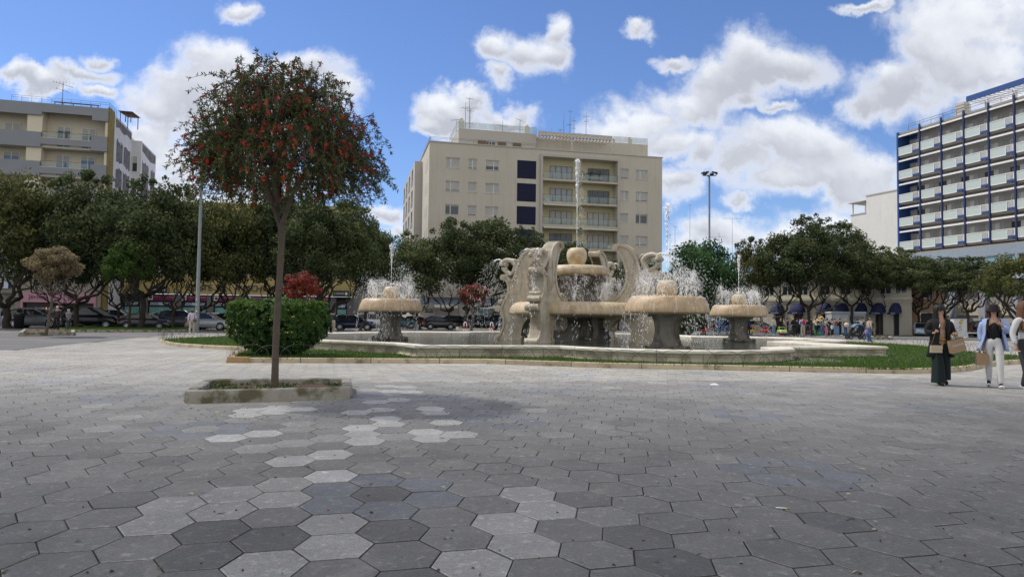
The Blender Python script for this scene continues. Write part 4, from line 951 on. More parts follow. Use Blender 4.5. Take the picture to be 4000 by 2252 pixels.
b = MB(); m_shop = mat('shop_dark', (.035, .028, .03), .3, var=.3, scale=2); b.quad((sx0+.2, .08, .1), (sm-.2, .08, .1), (sm-.2, .08, zfb), (sx0+.2, .08, zfb)); b.quad((sm+.25, .08, .6), (sx1-.2, .08, .6), (sx1-.2, .08, zfb), (sm+.25, .08, zfb)); b.build('shop_window', m_shop, rt)
b = MB(); d0 = F1.x(134); d1 = F1.x(172)
for (a, c, e, f_) in ((d0, d0+.1, .1, 1.9), (d1-.1, d1, .1, 1.9), (d0+.1, d1-.1, 1.8, 1.9)): b.box(a, c, -.02, .06, e, f_)
b.build('door', m_pink, rt)
b = MB()
for px in (168, 179, 192): a = F1.x(px); b.box(a-.04, a+.04, .0, .03, .5, 1.9)
b.build('shop_lights', mat('warm_light', (.6, .25, .08), .5, emit=((1, .45, .15), .9)), rt)
b = MB(); a0 = F1.x(-40); a1 = F1.x(33); a2 = F1.x(41); zz0 = F1.z(20, 1126); zz1 = F1.z(20, 1100); b.box(a0, a1, -.45, -.31, zz0, zz1); ws_ = b.build('white_sign', mat('sign_white', (.62, .66, .78), .5), rt)
b = MB(); b.box(a1+.003, a2, -.45, -.31, zz0, zz1); b.build('blue_sign_end', mat('sign_blue', (.01, .03, .16), .5), rt)
text_obj('ol', 'sign_letters', .55, mat('sign_navy', (.01, .015, .09), .5), ws_, (F1.x(8), -.455, (zz0+zz1)/2-.05), (pi/2, 0, 0))
b = MB(); b.box(-26, F1.x(58), -.34, -.30, F1.z(20, 1092), F1.z(20, 1050)); b.build('white_panel', mat('panel_white', (.42, .44, .50), .7), rt)
# --- yellow bank building
F2 = fac_from(394, 82, 1380, 85.5); rt = F2.root('bank_building', 'low bank building with yellow band and green curtained windows', 'building'); W2 = F2.x(1380)
m_ye = mat('yellow_band', (.47, .38, .16), .85, var=.05); m_gran = mat('grey_granite', (.155, .148, .145), .6, var=.12, scale=8); m_dk = mat('dark_frame', (.018, .02, .03), .5)
zb0 = F2.z(400, 1143); zb2 = zb0+2.3; zu = F2.z(690, 786)
bays = [(478, 545), (575, 674), (706, 806), (832, 932), (957, 1056), (1100, 1178), (1190, 1288), (1312, 1356)]
gz_ = []
b = MB(); wall_open(b, 0, W2, 0, zb0-.05, [(F2.x(a), F2.x(c), .85 if i < 6 else .1, zb0-.08, .25) for i, (a, c) in enumerate(bays)]); b.quad((W2, 0, 0), (W2, 0, zu), (W2, 20, zu), (W2, 20, 0)); b.build('wall', m_gran, rt)
b = MB(); b.box(-.05, W2+.15, -.15, .1, zb0, zb2); b.build('yellow_band', m_ye, rt)
b = MB(); b.quad((0, .05, zb2), (W2, .05, zb2), (W2, .05, zu), (0, .05, zu)); b.quad((0, .05, zu), (W2, .05, zu), (W2, 20, zu), (0, 20, zu)); ub_ = b.build('upper_wall', mat('upper_render', (.42, .41, .42), .9), rt)
b = MB(); b.box(-.1, W2+.1, -.12, .04, zu-.9, zu); b.build('roof_band', m_ye, rt)
railing(rt, [(0, .3, zu), (W2, .3, zu)], 1.1, 2.6, glass=False, bars=3, r=.03)
for k in range(11):
    for r in range(3):
        xa = 1.2+k*2.7; window(rt, xa, xa+1.3, zb2+.7+r*3, zb2+2.3+r*3, -.0, [.5], .5, fw=.05)
m_teal = mat('green_curtain', (.15, .36, .32), .4, var=.1, scale=1.5, col2=(.20, .42, .38), mixs=1.5); m_plum = mat('plum_sign', (.20, .03, .08), .5); m_stripe = mat('stripe_white', (.55, .65, .75), .5)
for i, (a, c) in enumerate(bays):
    xa, xb = F2.x(a), F2.x(c); z0 = .85 if i < 6 else .1; zt_ = zb0-.08; w = xb-xa
    o = window(rt, xa, xb, z0, zt_, .12, [], 0, frame=m_dk, glass=m_dk, fw=.14)
    b = MB(); b.quad((xa+.16, .14, z0+.2), (xb-.12, .14, z0+.2), (xb-.12, .14, zt_-1.5), (xa+.16, .14, zt_-1.5))
    cu = b.build('curtain', m_teal if i != 5 else m_shop, o); 
    b = MB(); n = int(w/.2)
    for k in range(n):
        x_ = xa+.2+(w-.5)*k/n
        if .38*n < k < .62*n: b.quad((x_, .128, zt_-1.28), (x_+w/n*.96, .128, zt_-1.28), (x_+w/n*.96, .128, zt_-.92), (x_, .128, zt_-.92))
        else: b.quad((x_, .13, zt_-1.28), (x_+.09, .13, zt_-1.28), (x_+.21, .13, zt_-.92), (x_+.12, .13, zt_-.92))
    b.build('striped_film', m_stripe, o)
    if 1 <= i <= 6 and i != 5:
        b = MB(); b.box(xa+.05, xb-.02, -.06, .02, zt_-.72, zt_-.05); pl_ = b.build('plum_sign', m_plum, rt)
        b = MB(); b.box(xa+.07, xa+.58, -.075, -.062, zt_-.66, zt_-.10); b.build('sign_badge', m_win, pl_)
        b = MB(); b.tube([(xa+.325, -.095, zt_-.38), (xa+.325, -.078, zt_-.38)], .19, 14, smooth=False); b.build('sign_emblem', mat('emblem_plum', (.16, .05, .08), .6), pl_)
        text_obj('MONTE DEI PASCHI DI SIENA', 'sign_letters', .175, mat('letter_pink', (.62, .42, .46), .5), pl_, ((xa+xb)/2+.28, -.066, zt_-.30), (pi/2, 0, 0), .004)
for k, ch in enumerate('MONTE DEI PASCHI BANCA'):
    if ch == ' ': continue
    x_ = F2.x(742+k*19.2); text_obj(ch, 'wall_letter', 1.05, mat('bronze_letter', (.13, .12, .11), .5), rt, (x_, -.22, zb0+.80), (pi/2, 0, 0), .05)
for (px, py) in ((628, 1131), (1335, 1147)):
    a, z_ = F2.hit(px, py); b = MB(); b.box(a-.95, a+.95, -.75, -.55, z_-.38, z_+.38); s_ = b.build('hanging_sign', MATS['sign_charcoal'], rt)
    b = MB(); b.add([(a+.42, -.76, z_), (a+.62, -.76, z_-.22), (a+.82, -.76, z_), (a+.62, -.76, z_+.22)], [(0, 1, 2, 3)]); b.build('sign_diamond', m_win, s_); text_obj('CORRIERE', 'sign_letters', .26, m_win, s_, (a-.2, -.76, z_), (pi/2, 0, 0), .004)
# --- white party wall and the blue balcony block
F4 = fac_from(3515, 94, 3989, 78.2)
F5 = fac_from(3327, 126, 3540, 115.5); rt = F5.root('party_wall_building', 'blank white rendered side wall between the trees and the blue block', 'building')
m_wh = mat('white_render', (.70, .69, .66), .9, streak=.1, var=.05, scale=.6, col2=(.72, .71, .68), mixs=.2)
xa = F5.x(3389); xb = F5.x(3540); z1 = F5.z(3389, 766); z2 = F5.z(3329, 841)
b = MB(); b.box(0, xa-.003, 0, 12, 0, z2); b.box(xa, xb+4, -.05, 12, 0, z1); b.build('wall', m_wh, rt)
b = MB(); b.box(-.1, xa-.01, -.1, .2, z2, z2+.15); b.box(xa-.05, xb+4, -.15, .1, z1, z1+.2); b.build('coping', m_trim, rt)
b = MB()
for x_, y_ in ((.25, .3), (xa-.5, .3), (.25, 5), (xa-.5, 5)): b.box(x_-.08, x_+.08, y_-.08, y_+.08, z2+.15, z2+2.2)
b.box(-.4, xa-.1, -.2, 5.5, z2+2.2, z2+2.32); b.build('roof_pergola', m_trim, rt)
rt = F4.root('balcony_block', 'tall apartment block with blue fins and frosted glass balconies at the right', 'building')
m_blu = mat('blue_fin', (.035, .085, .26), .5, var=.06); m_bludk = mat('navy_fin', (.03, .045, .13), .5, var=.06); m_gw = mat('grey_back_wall', (.48, .47, .46), .9, var=.06, scale=.8); m_wbeam = mat('white_beam', (.80, .81, .81), .6); m_soff = mat('soffit_grey', (.30, .285, .27), .9, var=.08)
m_fr2 = mat('sea_glass', (.52, .60, .58), .3, var=.04, spec=.5)
def q8(x, y): return 3300+x/1.813, 300+y/1.813
xs = [F4.x(q8(x, 0)[0]) for x in (389, 548, 703, 865, 1043, 1230)]
pitch_x = (xs[-1]-xs[1])/4; 
for k in range(3): xs.append(xs[-1]+pitch_x)
xs[0] = .0; zt4 = F4.z(*q8(395, 395)); P4 = (F4.z(*q8(400, 570))-F4.z(*q8(400, 1240)))/4; zsl = [F4.z(*q8(400, 570))-P4*k for k in range(5)]
XE = xs[-1]; D4 = 1.7
b = MB(); b.box(-.12, .12, -.1, D4, zsl[4]-.15, zt4+.1); b.build('end_fin', m_blu, rt)
b = MB(); b.quad((.13, D4-.02, zsl[4]), (1.6, D4-.02, zsl[4]), (1.6, D4-.02, zt4), (.13, D4-.02, zt4)); b.build('blue_end_panel', m_blu, rt)
b = MB(); b.quad((0, D4, zsl[4]), (XE, D4, zsl[4]), (XE, D4, zt4), (0, D4, zt4)); b.box(0, XE, D4+.01, 14, 0, zt4-.1); b.build('wall', m_gw, rt)
b = MB(); b.box(.12, XE, .12, D4-.003, zt4-.28, zt4); b.build('roof_slab', m_soff, rt)
for z in zsl: b = MB(); b.box(.123, XE, .12, D4-.03, z-.02, z+.22); b.build('balcony_slab', m_soff, rt)
for z in [zt4-.0]+[q for q in zsl[:4]]: b = MB(); b.box(.125, XE, -.04, .02, z-.62, z-.40); b.build('white_beam', m_wbeam, rt)
for x in xs[1:]: b = MB(); b.box(x-.085, x+.085, -.14, .10, zsl[4]-.25, zt4+.35); b.build('fin', m_bludk, rt)
dm = [m_shut, m_win]
for ri, z in enumerate(zsl):
    for ci in range(len(xs)-1):
        a, c = xs[ci]+.16, xs[ci+1]-.16; w = c-a; zz = z+.22
        b = MB(); gx = a+w*.68
        for (u, v, s_, t_) in ((a, gx, zz+.02, zz+.10), (a, c, zz+1.08, zz+1.16), (a, a+.07, zz+.10, zz+1.08), (gx-.07, gx, zz+.10, zz+1.08), (c-.07, c, zz+.35, zz+1.08)): b.box(u, v, -.05, .02, s_, t_)
        n = 7
        for k in range(1, n): x_ = gx+(c-gx)*k/n; b.box(x_-.025, x_+.025, -.03, .01, zz+.35, zz+1.08)
        rl = b.build('balcony_rail', m_wbeam, rt)
        b = MB(); b.box(a+.07, gx-.07, -.02, .0, zz+.10, zz+1.08); b.build('balcony_glass', m_fr2, rl)
        b = MB(); b.box(gx+.02, c, -.04, .03, zz+.08, zz+.34); b.build('planter_box', m_blu, rl)
        dark = ri == 2 or (ri == 3 and ci in (0, 1)) or (ri == 4 and ci == 4)
        xw = a+w*.42; ww = w*.36
        window(rt, xw, xw+ww, zz, zz+2.15, D4-.08, [.5], 0 if dark and rb_.random() < .8 else rb_.choice((1., 1., 1., .8, .55)), frame=m_winb if dark else m_win)
        b = MB(); b.box(a+w*.08, a+w*.40, D4-.04, D4-.012, zz, zz+2.3); b.build('wall_panel', mat('panel_grey', (.40, .39, .37), .9, var=.05), rt)
        b = MB(); b.box(xw+ww+.05, c, D4-.05, D4-.015, zz, zz+2.2); b.build('closed_shutter', m_win, rt)
railing(rt, [(1.2, .6, zt4), (6.5, .6, zt4), (XE, .6, zt4)], 1.0, 2.0, glass=False, bars=2, r=.025)
b = MB(); pa_ = F4.x(3795, 1.5); b.box(pa_, XE, 1.2, 1.45, F4.z(3795, 389, 1.3)-.1, F4.z(3795, 389, 1.3)+.55); b.build('roof_pergola', m_blu, rt)
b = MB(); zz = F4.z(3795, 389, 1.3)-.12
for k in range(24): x_ = pa_+.4+k*.6; b.box(x_, x_+.12, 1.25, 4.5, zz-.1, zz)
for k in range(4): x_ = pa_+1.8+k*3.4; b.box(x_, x_+.35, 2, 2.35, zt4-.1, zz-.1)
b.build('pergola_slats', m_wbeam, rt)
a, z_ = F4.hit(3748, 402, 3); b = MB(); b.box(a-.6, a+.6, 3, 4, zt4-.1, z_)
for k in range(4): b.box(a-.68, a+.68, 2.95, 4.05, z_-1.6+k*.42, z_-1.5+k*.42)
b.build('chimney', m_trim, rt)
# lower tier
zl = F4.z(3537, 998); b = MB(); x0_ = .6
wops = []
for k in range(16): wops.append((x0_+.9+k*1.9, x0_+2.5+k*1.9, zl-2.35, zl-1.05, .15))
wall_open(b, x0_, XE, zl-3.0, zl, wops, -.6); b.box(x0_, XE, -.59, D4-.05, zl-.12, zl); b.quad((x0_, -.6, 3), (x0_, -.6, zl), (x0_, 3, zl), (x0_, 3, 3)); b.build('mezzanine', m_bluec, rt)
for o in wops: window(rt, o[0], o[1], o[2], o[3], -.5, [], 0, frame=m_win, glass=rb_.choice((m_glassl, MATS['menu_glass'], m_glass)))
b = MB(); b.box(.5, XE, -.3, D4, zl+.003, zsl[4]-.26); b.build('recess', m_soff, rt)
# shops under it
m_lav = mat('pale_grey_pier', (.36, .37, .43), .8, var=.05); m_cream2 = mat('cream_panel', (.52, .48, .36), .8)
zs_ = zl-3.02
b = MB(); b.box(-2, XE, -1.6, -.05, zs_-.9, zs_-.003); b.build('white_fascia', mat('fascia_white', (.52, .58, .62), .7), rt)
for k in range(8):
    x_ = .5+k*3.9; b = MB(); b.box(x_, x_+.8, -1.0, -.4, 0, zs_-.91); b.build('pier', m_lav, rt)
    window(rt, x_+.8, x_+3.9, .0, 2.4, -.6, [], 1. if k % 2 else .5, frame=m_lav); b = MB(); b.box(x_+.8, x_+3.9, -.75, -.6, 2.4, 3.6); b.build('sign_panel', m_cream2, rt)
    b = MB(); b.box(x_+.8, x_+3.9, -.62, -.5, 3.603, zs_-.91); b.build('dark_transom', m_soff, rt)
xg = F4.x(3795); text_obj('Café', 'sign_letters', .8, m_dk, rt, (xg, -.77, 3.0), (pi/2, 0, 0), .01)
# --- low cream building with navy awnings
F6 = fac_from(2940, 90, 3562, 77); rt = F6.root('awning_shops', 'low cream building with domed navy awnings behind the crowd', 'building'); W6 = F6.x(3562); zc = F6.z(3200, 1174)
m_c6 = mat('cream_stucco', (.56, .53, .43), .9, streak=.15, var=.06, scale=.7)
doors = [(3026, 3056), (3100, 3138), (3212, 3244), (3276, 3308), (3358, 3378), (3418, 3450), (3490, 3512)]
dops = [(F6.x(a), F6.x(c), 0, 2.75, .35) for a, c in doors]; up = [(F6.x(a)-.1, F6.x(a)+1.1, zc+.7, zc+2.6, .25) for a in (2990, 3060, 3120, 3205, 3285, 3365, 3440, 3500)]
b = MB(); wall_open(b, 0, W6, 0, zc+3.3, dops+up); b.quad((0, 0, 0), (0, 0, zc+3.3), (0, 10, zc+3.3), (0, 10, 0)); b.quad((0, 0, zc+3.3), (W6, 0, zc+3.3), (W6, 12, zc+3.3), (0, 12, zc+3.3)); b.build('wall', m_c6, rt)
b = MB(); b.box(-.1, W6+.1, -.35, -.003, zc, zc+.28); b.box(-.1, W6+.1, -.18, -.003, zc-.3, zc-.003); b.box(-.2, W6+.2, -.4, -.003, zc+3.05, zc+3.4); b.build('cornice', m_c6, rt)
for k in (F6.x(3012), F6.x(3155), F6.x(3540)):
    b = MB()
    for j in range(11): b.box(k-.45, k+.45, -.07, -.003, .05+j*.34, .34+j*.34)
    b.build('rusticated_pier', m_c6, rt)
m_awb = mat('navy_awning', (.022, .026, .085), .8, var=.08)
for i, (xa, xb, z0, z1, _) in enumerate(dops):
    window(rt, xa+.05, xb-.05, .0, z1-.05, .22, [.5], 0, frame=m_winb if i in (1, 5) else m_dk, glass=m_shop)
    mx = (xa+xb)/2; rw_ = (xb-xa)/2+.32; b = MB(); vs = []; fs = []; n = 10; m__ = 6
    for j in range(m__+1):
        t = pi/2*j/m__
        for k in range(n+1):
            a = pi*k/n; vs.append((mx-rw_*cos(a)*(1 if j < m__ else 1), -.02-1.15*sin(t)*sin(a)**.35 if 0 < k < n else -.02, 2.55+1.15*cos(t)*sin(a)))
    for j in range(m__):
        for k in range(n): fs.append((j*(n+1)+k, j*(n+1)+k+1, (j+1)*(n+1)+k+1, (j+1)*(n+1)+k))
    b.add(vs, fs, 0, False); b.box(mx-rw_, mx+rw_, -1.19, -1.16, 2.32, 2.55); aw_ = b.build('domed_awning', m_awb, rt)
    text_obj(['BOUTIQUE', 'MODA', 'MODA', 'LA VIGNA', 'CASA', 'LA VIGNA', 'SOLE'][i], 'awning_letters', .2, m_win, aw_, (mx, -1.20, 2.44), (pi/2, 0, 0), .004)
text_obj('ALCOTT', 'sign_letters', .34, m_win, rt, ((dops[0][0]+dops[0][1])/2, .17, 2.0), (pi/2, 0, 0), .005)
for o in up: window(rt, o[0], o[1], o[2], o[3], .15, [.5], .4)
# narrow salmon house between, and low far houses
Fs = FAC(P(3560, 1260, 80).x, P(3560, 1260, 80).y, radians(-30)); rt = Fs.root('salmon_house', 'narrow salmon coloured house right of the navy awnings', 'building')
b = MB(); wall_open(b, .0, 3.2, 0, 8.2, [(.9, 2.3, 0, 2.6, .4), (1.0, 2.2, 4.2, 6.2, .2)], -.2); b.quad((3.2, -.2, 0), (3.2, 6, 0), (3.2, 6, 8.2), (3.2, -.2, 8.2)); b.quad((0, -.2, 8.2), (3.2, -.2, 8.2), (3.2, 6, 8.2), (0, 6, 8.2)); b.build('wall', mat('salmon_render', (.50, .35, .24), .9, var=.06), rt)
window(rt, .95, 2.25, 0, 2.55, .1, [], 0, frame=m_dk, glass=m_shop); window(rt, 1.05, 2.15, 4.25, 6.15, -.05, [.5], .5)
def far_house(px0, px1, Y, pyt, m_, lab, rows=3, cols_=5):
    Ff = FAC(P(px0, 1240, Y).x, Y, radians(12)); r_ = Ff.root('distant_house', lab, 'building'); w = Ff.x(px1); h = Ff.z((px0+px1)/2, pyt)
    o_ = [(w*(k+.3)/cols_, w*(k+.7)/cols_, h*(r+.3)/(rows+.3), h*(r+.75)/(rows+.3), .2) for k in range(cols_) for r in range(rows)]
    b = MB(); wall_open(b, 0, w, 0, h, o_); b.quad((0, 0, 0), (0, 0, h), (0, 12, h), (0, 12, 0)); b.quad((w, 0, 0), (w, 12, 0), (w, 12, h), (w, 0, h)); b.quad((0, 0, h), (w, 0, h), (w, 12, h), (0, 12, h)); b.build('wall', m_, r_)
    for o in o_: window(r_, o[0], o[1], o[2], o[3], .12, [.5], rb_.choice((.3, .6, 1.)))
far_house(1370, 1560, 150, 1090, m_cr, 'distant cream house between the bank and the beige block', 3, 6)
far_house(2590, 2960, 150, 1065, m_wh, 'distant white house behind the bright green tree', 3, 8)
p = P(2705, 1000, 150)
for i, (px, pt, arms) in enumerate([(2704, 795, [(1., .6, 3, 0)]), (2872, 848, [(1., 4.2, 9, 0)]), (2820, 905, [(.9, 1.6, 5, 0)]), (2625, 895, [(.9, 1.0, 4, 0)]), (2645, 880, [(1., .8, 4, 0)])]):
    p = P(px, 1065, 151); antenna(p.x, p.y+2, p.z, P(px, pt, 151).z-p.z, arms, ['tall thin mast seen above the bright green tree', 'tall mast with a wide horizontal antenna above the right trees', 'low antenna between the lamp post and the wide antenna', 'small antenna beside the right corner of the beige block', 'slim antenna just above the left edge of the bright green tree'][i])
# ---------------------------------------------------------------- trees
m_bark = mat('oak_bark', (.045, .038, .03), .95, var=.25, scale=6, bump=.6, bscale=18)
m_bark2 = mat('brush_bark', (.125, .10, .08), .95, var=.25, scale=9, bump=1, bscale=26)
PAL = {}
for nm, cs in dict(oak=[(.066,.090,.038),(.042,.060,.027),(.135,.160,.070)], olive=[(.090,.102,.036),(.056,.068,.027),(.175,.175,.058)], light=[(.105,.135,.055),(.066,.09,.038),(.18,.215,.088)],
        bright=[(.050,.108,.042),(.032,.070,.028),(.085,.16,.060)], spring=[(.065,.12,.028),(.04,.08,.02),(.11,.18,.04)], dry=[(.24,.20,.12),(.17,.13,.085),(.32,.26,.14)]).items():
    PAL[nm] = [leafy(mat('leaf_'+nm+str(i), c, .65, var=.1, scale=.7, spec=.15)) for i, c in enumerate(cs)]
def crown_mesh(seed, nc=92, nl=165, flat=.55, cs=(.13, .28), ls=(.019, .037), tuft=0):
    r = random.Random(seed); b = MB(); cl = []
    bumps = [(r.uniform(0, 2*pi), r.uniform(-.2, 1.2), r.uniform(.75, 1.12)) for _ in range(9)]
    for i in range(nc):
        a = r.uniform(0, 2*pi); s = r.uniform(-flat, 1.0); rad = sqrt(max(.05, 1-(s if s > 0 else s*.9)**2)); q = r.uniform(.30, 1.0)**.45
        k = 1.0
        for (ba, bs, bk) in bumps:
            d = abs((a-ba+pi) % (2*pi)-pi)+abs(s-bs); 
            if d < .7: k *= 1+(bk-1)*(1-d/.7)
        cl.append((cos(a)*rad*q*k*.86, sin(a)*rad*q*k*.86, s*q*k*.86, r.uniform(*cs)))
    for i in range(tuft):
        a = r.uniform(0, 2*pi); q = r.uniform(0, .7); cl.append((cos(a)*q, sin(a)*q, .95*sqrt(1-q*q)+r.uniform(0, .12), r.uniform(.06, .12)))
    for (x, y, z, cr_) in cl:
        tone = r.random()
        for _ in range(int(nl*(cr_/.22)**1.5)):
            u = r.uniform(-1, 1); a = r.uniform(0, 2*pi); w = sqrt(1-u*u); d = Vector((w*cos(a), w*sin(a), u*.8)); p = Vector((x, y, z))+d*cr_*r.random()**.35
            n = (d+Vector((r.gauss(0, .6), r.gauss(0, .6), r.gauss(.3, .6)))).normalized(); t = n.cross(Vector((r.gauss(0, 1), r.gauss(0, 1), r.gauss(0, 1)))).normalized(); o = n.cross(t)
            l = r.uniform(*ls); ww = l*r.uniform(.45, .8)
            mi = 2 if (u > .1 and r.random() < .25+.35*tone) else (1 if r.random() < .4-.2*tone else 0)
            b.add([p-t*l, p+o*ww, p+t*l, p-o*ww], [(0, 1, 2, 3)], mi)
    return b.mesh('crown', PAL['oak'])
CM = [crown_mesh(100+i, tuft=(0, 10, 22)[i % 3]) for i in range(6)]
def crown_obj(par, me_, pal, loc, sc_, rz):
    o = bpy.data.objects.new('crown', me_); COL.objects.link(o); o.parent = par; o.location = loc; o.scale = sc_; o.rotation_euler = (0, 0, rz)
    if pal != 'oak':
        for i, sl_ in enumerate(o.material_slots): sl_.link = 'OBJECT'; sl_.material = PAL[pal][i]
    return o
def limb(b, r, p, q, r0, r1, wob=.12, n=6, seg=6):
    L = (q-p).length; pts = []; rad = []
    for i in range(n+1):
        t = i/n; w = Vector((r.gauss(0, 1), r.gauss(0, 1), r.gauss(0, .5)))*wob*L*.3*(1 if 0 < i < n else 0); s = Vector((0, 0, -1))*L*.10*sin(pi*t)
        pts.append(p.lerp(q, t)+w+s); rad.append(r0+(r1-r0)*t)
    if seg >= 5 and L > 1.2: q_ = smooth_path(pts, 2); b.tube(q_, [rad[0]+(rad[-1]-rad[0])*i/(len(q_)-1) for i in range(len(q_))], seg, 0)
    else: b.tube(pts, rad, seg, 0)
    return pts
def oak(px, Y, pxc, ytop, ybot, rpx, pal, label, k, fork=None, tr_=.17, lean=0):
    base = P(px, 1240, Y); r = random.Random(k*31+5); zt = P(pxc, ytop, Y).z; zb = P(pxc, ybot, Y).z; cxm = P(pxc, 1240, Y).x-base.x; rad = rpx/CF*Y
    rt = thing('oak_tree', label, 'tree', (base.x, base.y, 0), 0, 'evergreen oaks round the square')
    zc = zb+(zt-zb)*.42; hz_ = (zt-zc)*1.08; tr_ *= .85
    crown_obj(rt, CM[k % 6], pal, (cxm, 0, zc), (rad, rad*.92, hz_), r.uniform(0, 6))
    b = MB(); zf = fork or max(1.5, zb*.52); f = Vector((r.gauss(0, .12)+cxm*.12, r.gauss(0, .1), zf))
    limb(b, r, Vector((0, 0, -.05)), f, tr_*1.25, tr_*.95, .10, 5, 8); b.tube([(0, 0, -.05), (0, 0, .12)], [tr_*1.9, tr_*1.3], 8)
    nb = r.choice((3, 4, 4, 5)); a0 = r.uniform(0, 6)
    for i in range(nb):
        a = a0+2*pi*i/nb+r.gauss(0, .3); q = Vector((cxm*.9+cos(a)*rad*r.uniform(.45, .68), sin(a)*rad*.55, zb+(zt-zb)*r.uniform(.10, .25)))
        pts = limb(b, r, f, q, tr_*.78, tr_*.40, .20)
        for j in range(4):
            s = pts[r.choice((2, 3, 4, 5))]; e = q+Vector((r.gauss(0, rad*.25), r.gauss(0, rad*.2), rad*r.uniform(.1, .5))); limb(b, r, s, e, tr_*.36, tr_*.12, .18, 5, 5)
    b.build('trunk', m_bark, rt); return rt
TREES = [
 (34,57,5,655,1120,240,'olive','big olive green oak cut by the left edge of the photo',None,.30),
 (248,63,190,735,1150,190,'oak','thin trunked oak behind the small dry tree, left of the pink shop',None,.11),
 (298,58,330,712,1120,205,'oak','thick trunked oak in front of the second pink shop sign',None,.22),
 (465,60,440,745,1140,170,'oak','slender oak left of the thick fork, before the blank granite wall',None,.12),
 (552,57,580,722,1120,215,'oak','thick forked oak before the first green curtained window',2.6,.25),
 (676,58,700,765,1140,160,'light','oak with thin trunk just right of the blue parking sign',None,.12),
 (783,62,800,780,1140,170,'oak','oak directly behind the left lamp post',None,.15),
 (888,60,905,775,1140,170,'olive','oak behind the left end of the hedge',None,.15),
 (995,62,1020,775,1140,165,'oak','oak whose crown stands behind the flowering tree trunk',None,.15),
 (1085,64,1110,765,1130,160,'oak','oak hidden by the leaning trunk of the flowering tree',None,.15),
 (1215,60,1230,775,1120,185,'oak','thick leaning oak behind the red bush over the hedge',None,.21),
 (1270,63,1350,815,1150,170,'light','oak above the couple right of the hedge',None,.15),
 (1410,66,1450,850,1160,120,'oak','oak at the right corner of the bank building',None,.15),
 (1642,76,1600,925,1170,150,'light','paler round oak above the left small fountain',None,.18),
 (1756,78,1750,880,1150,160,'oak','oak with thin trunk before the closed roller shutters',None,.12),
 (1813,80,1930,850,1150,190,'oak','tallest dense oak in front of the left half of the beige block',None,.28),
 (1915,78,2040,905,1160,130,'oak','oak just left of the scroll pillars',None,.12),
 (2230,92,2230,965,1160,120,'oak','oak seen between the scroll pillars behind the upper bowl',None,.18),
 (2415,90,2420,1010,1190,90,'olive','small yellowish oak seen through the right scroll pillar',None,.13),
 (2520,88,2530,1015,1190,85,'oak','low oak at the right corner of the beige block',None,.13),
 (2979,80,2940,950,1170,105,'olive','yellow green oak between the bright green tree and the row of oaks',None,.17),
 (3062,78,3050,905,1145,125,'oak','oak with Y shaped trunk over the light green toy car',None,.17),
 (3155,77,3165,862,1140,160,'oak','tallest oak of the right group, wide forked, behind the crowd',2.6,.22),
 (3183,82,3290,890,1150,145,'oak','thin bent oak behind the dark totem',None,.11),
 (3327,78,3335,950,1150,135,'oak','oak growing beside the grey service cabin',3.1,.18),
 (3421,80,3430,980,1150,140,'light','oak over the grey parked hatchback',None,.18),
 (3486,79,3520,985,1155,130,'light','oak beside the litter bin and cycle racks',None,.15),
 (3590,78,3610,1000,1155,130,'oak','oak standing over the light blue parked car',None,.15),
 (3660,72,3710,1012,1155,135,'oak','oak behind the woman with sunglasses',None,.19),
 (3772,70,3800,1015,1155,130,'oak','oak with Y shaped trunk beside the lemon panel',2.6,.17),
 (4000,44,3975,985,1175,165,'olive','big near oak cut by the right edge of the photo',None,.17)]
for k, (px, Y, pxc, yt, ybt, rp_, pal, lab, fork, tr_) in enumerate(TREES): oak(px, Y, pxc, yt, ybt, rp_, pal, lab, k, fork, tr_)
t_ = oak(507, 54, 500, 935, 1110, 105, 'spring', 'small bright green tree below the dark oaks, left part', 3, None, .11); t_['group'] = 'small trees'
t_ = oak(3913, 66, 3905, 1075, 1170, 70, 'spring', 'pale slim tree with sparse bright leaves above the woman in the bucket hat', 4, None, .09); t_['group'] = 'small trees'
# bright dense round tree
bt = P(2745, 1240, 68); rt = thing('round_tree', 'dense bright green round tree behind the tall right lamp post', 'tree', (bt.x, bt.y, 0))
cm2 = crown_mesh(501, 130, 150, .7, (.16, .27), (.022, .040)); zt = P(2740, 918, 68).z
crown_obj(rt, cm2, 'bright', (-.1, 0, 4.9), (4.35, 4.0, zt-4.75), 0); b = MB(); b.tube([(0, 0, 0), (.1, 0, 1.2), (0, 0, 3)], [.2, .16, .14], 7)
for a in (.4, 1.9, 3.5, 5): b.tube([(0, 0, 1.8), (cos(a)*1.2, sin(a), 3.3), (cos(a)*2.2, sin(a)*2, 4.6)], [.12, .09, .05], 6)
b.build('trunk', m_bark, rt)
cm3 = crown_mesh(601, 46, 130, .9, (.2, .34), (.03, .06))
def shrub(name, px, Y, ytop, rpx, zb, pal, label, cat='shrub'):
    p = P(px, 1240, Y); zt = P(px, ytop, Y).z; rt = thing(name, label, cat, (p.x, p.y, 0)); rr_ = rpx/CF*Y
    crown_obj(rt, cm3, pal, (0, 0, zb+(zt-zb)*.5), (rr_, rr_, (zt-zb)*.56), .7); b = MB(); b.tube([(0, 0, 0), (.05, 0, zb+.4*(zt-zb))], [.07, .05], 6)
    for a in (0, 2, 4): b.tube([(0, 0, .1), (cos(a)*rr_*.4, sin(a)*rr_*.4, zb+.4*(zt-zb))], [.05, .02], 5)
    b.build('stems', m_bark, rt); return rt
shrub('oleander_shrub', 2690, 56, 1215, 70, .1, 'oak', 'dark green bush behind the nearest small fountain, beside the lamp post')
shrub('garden_shrub', 1402, 110, 1150, 40, .1, 'oak', 'green shrubs in the gap right of the bank building')
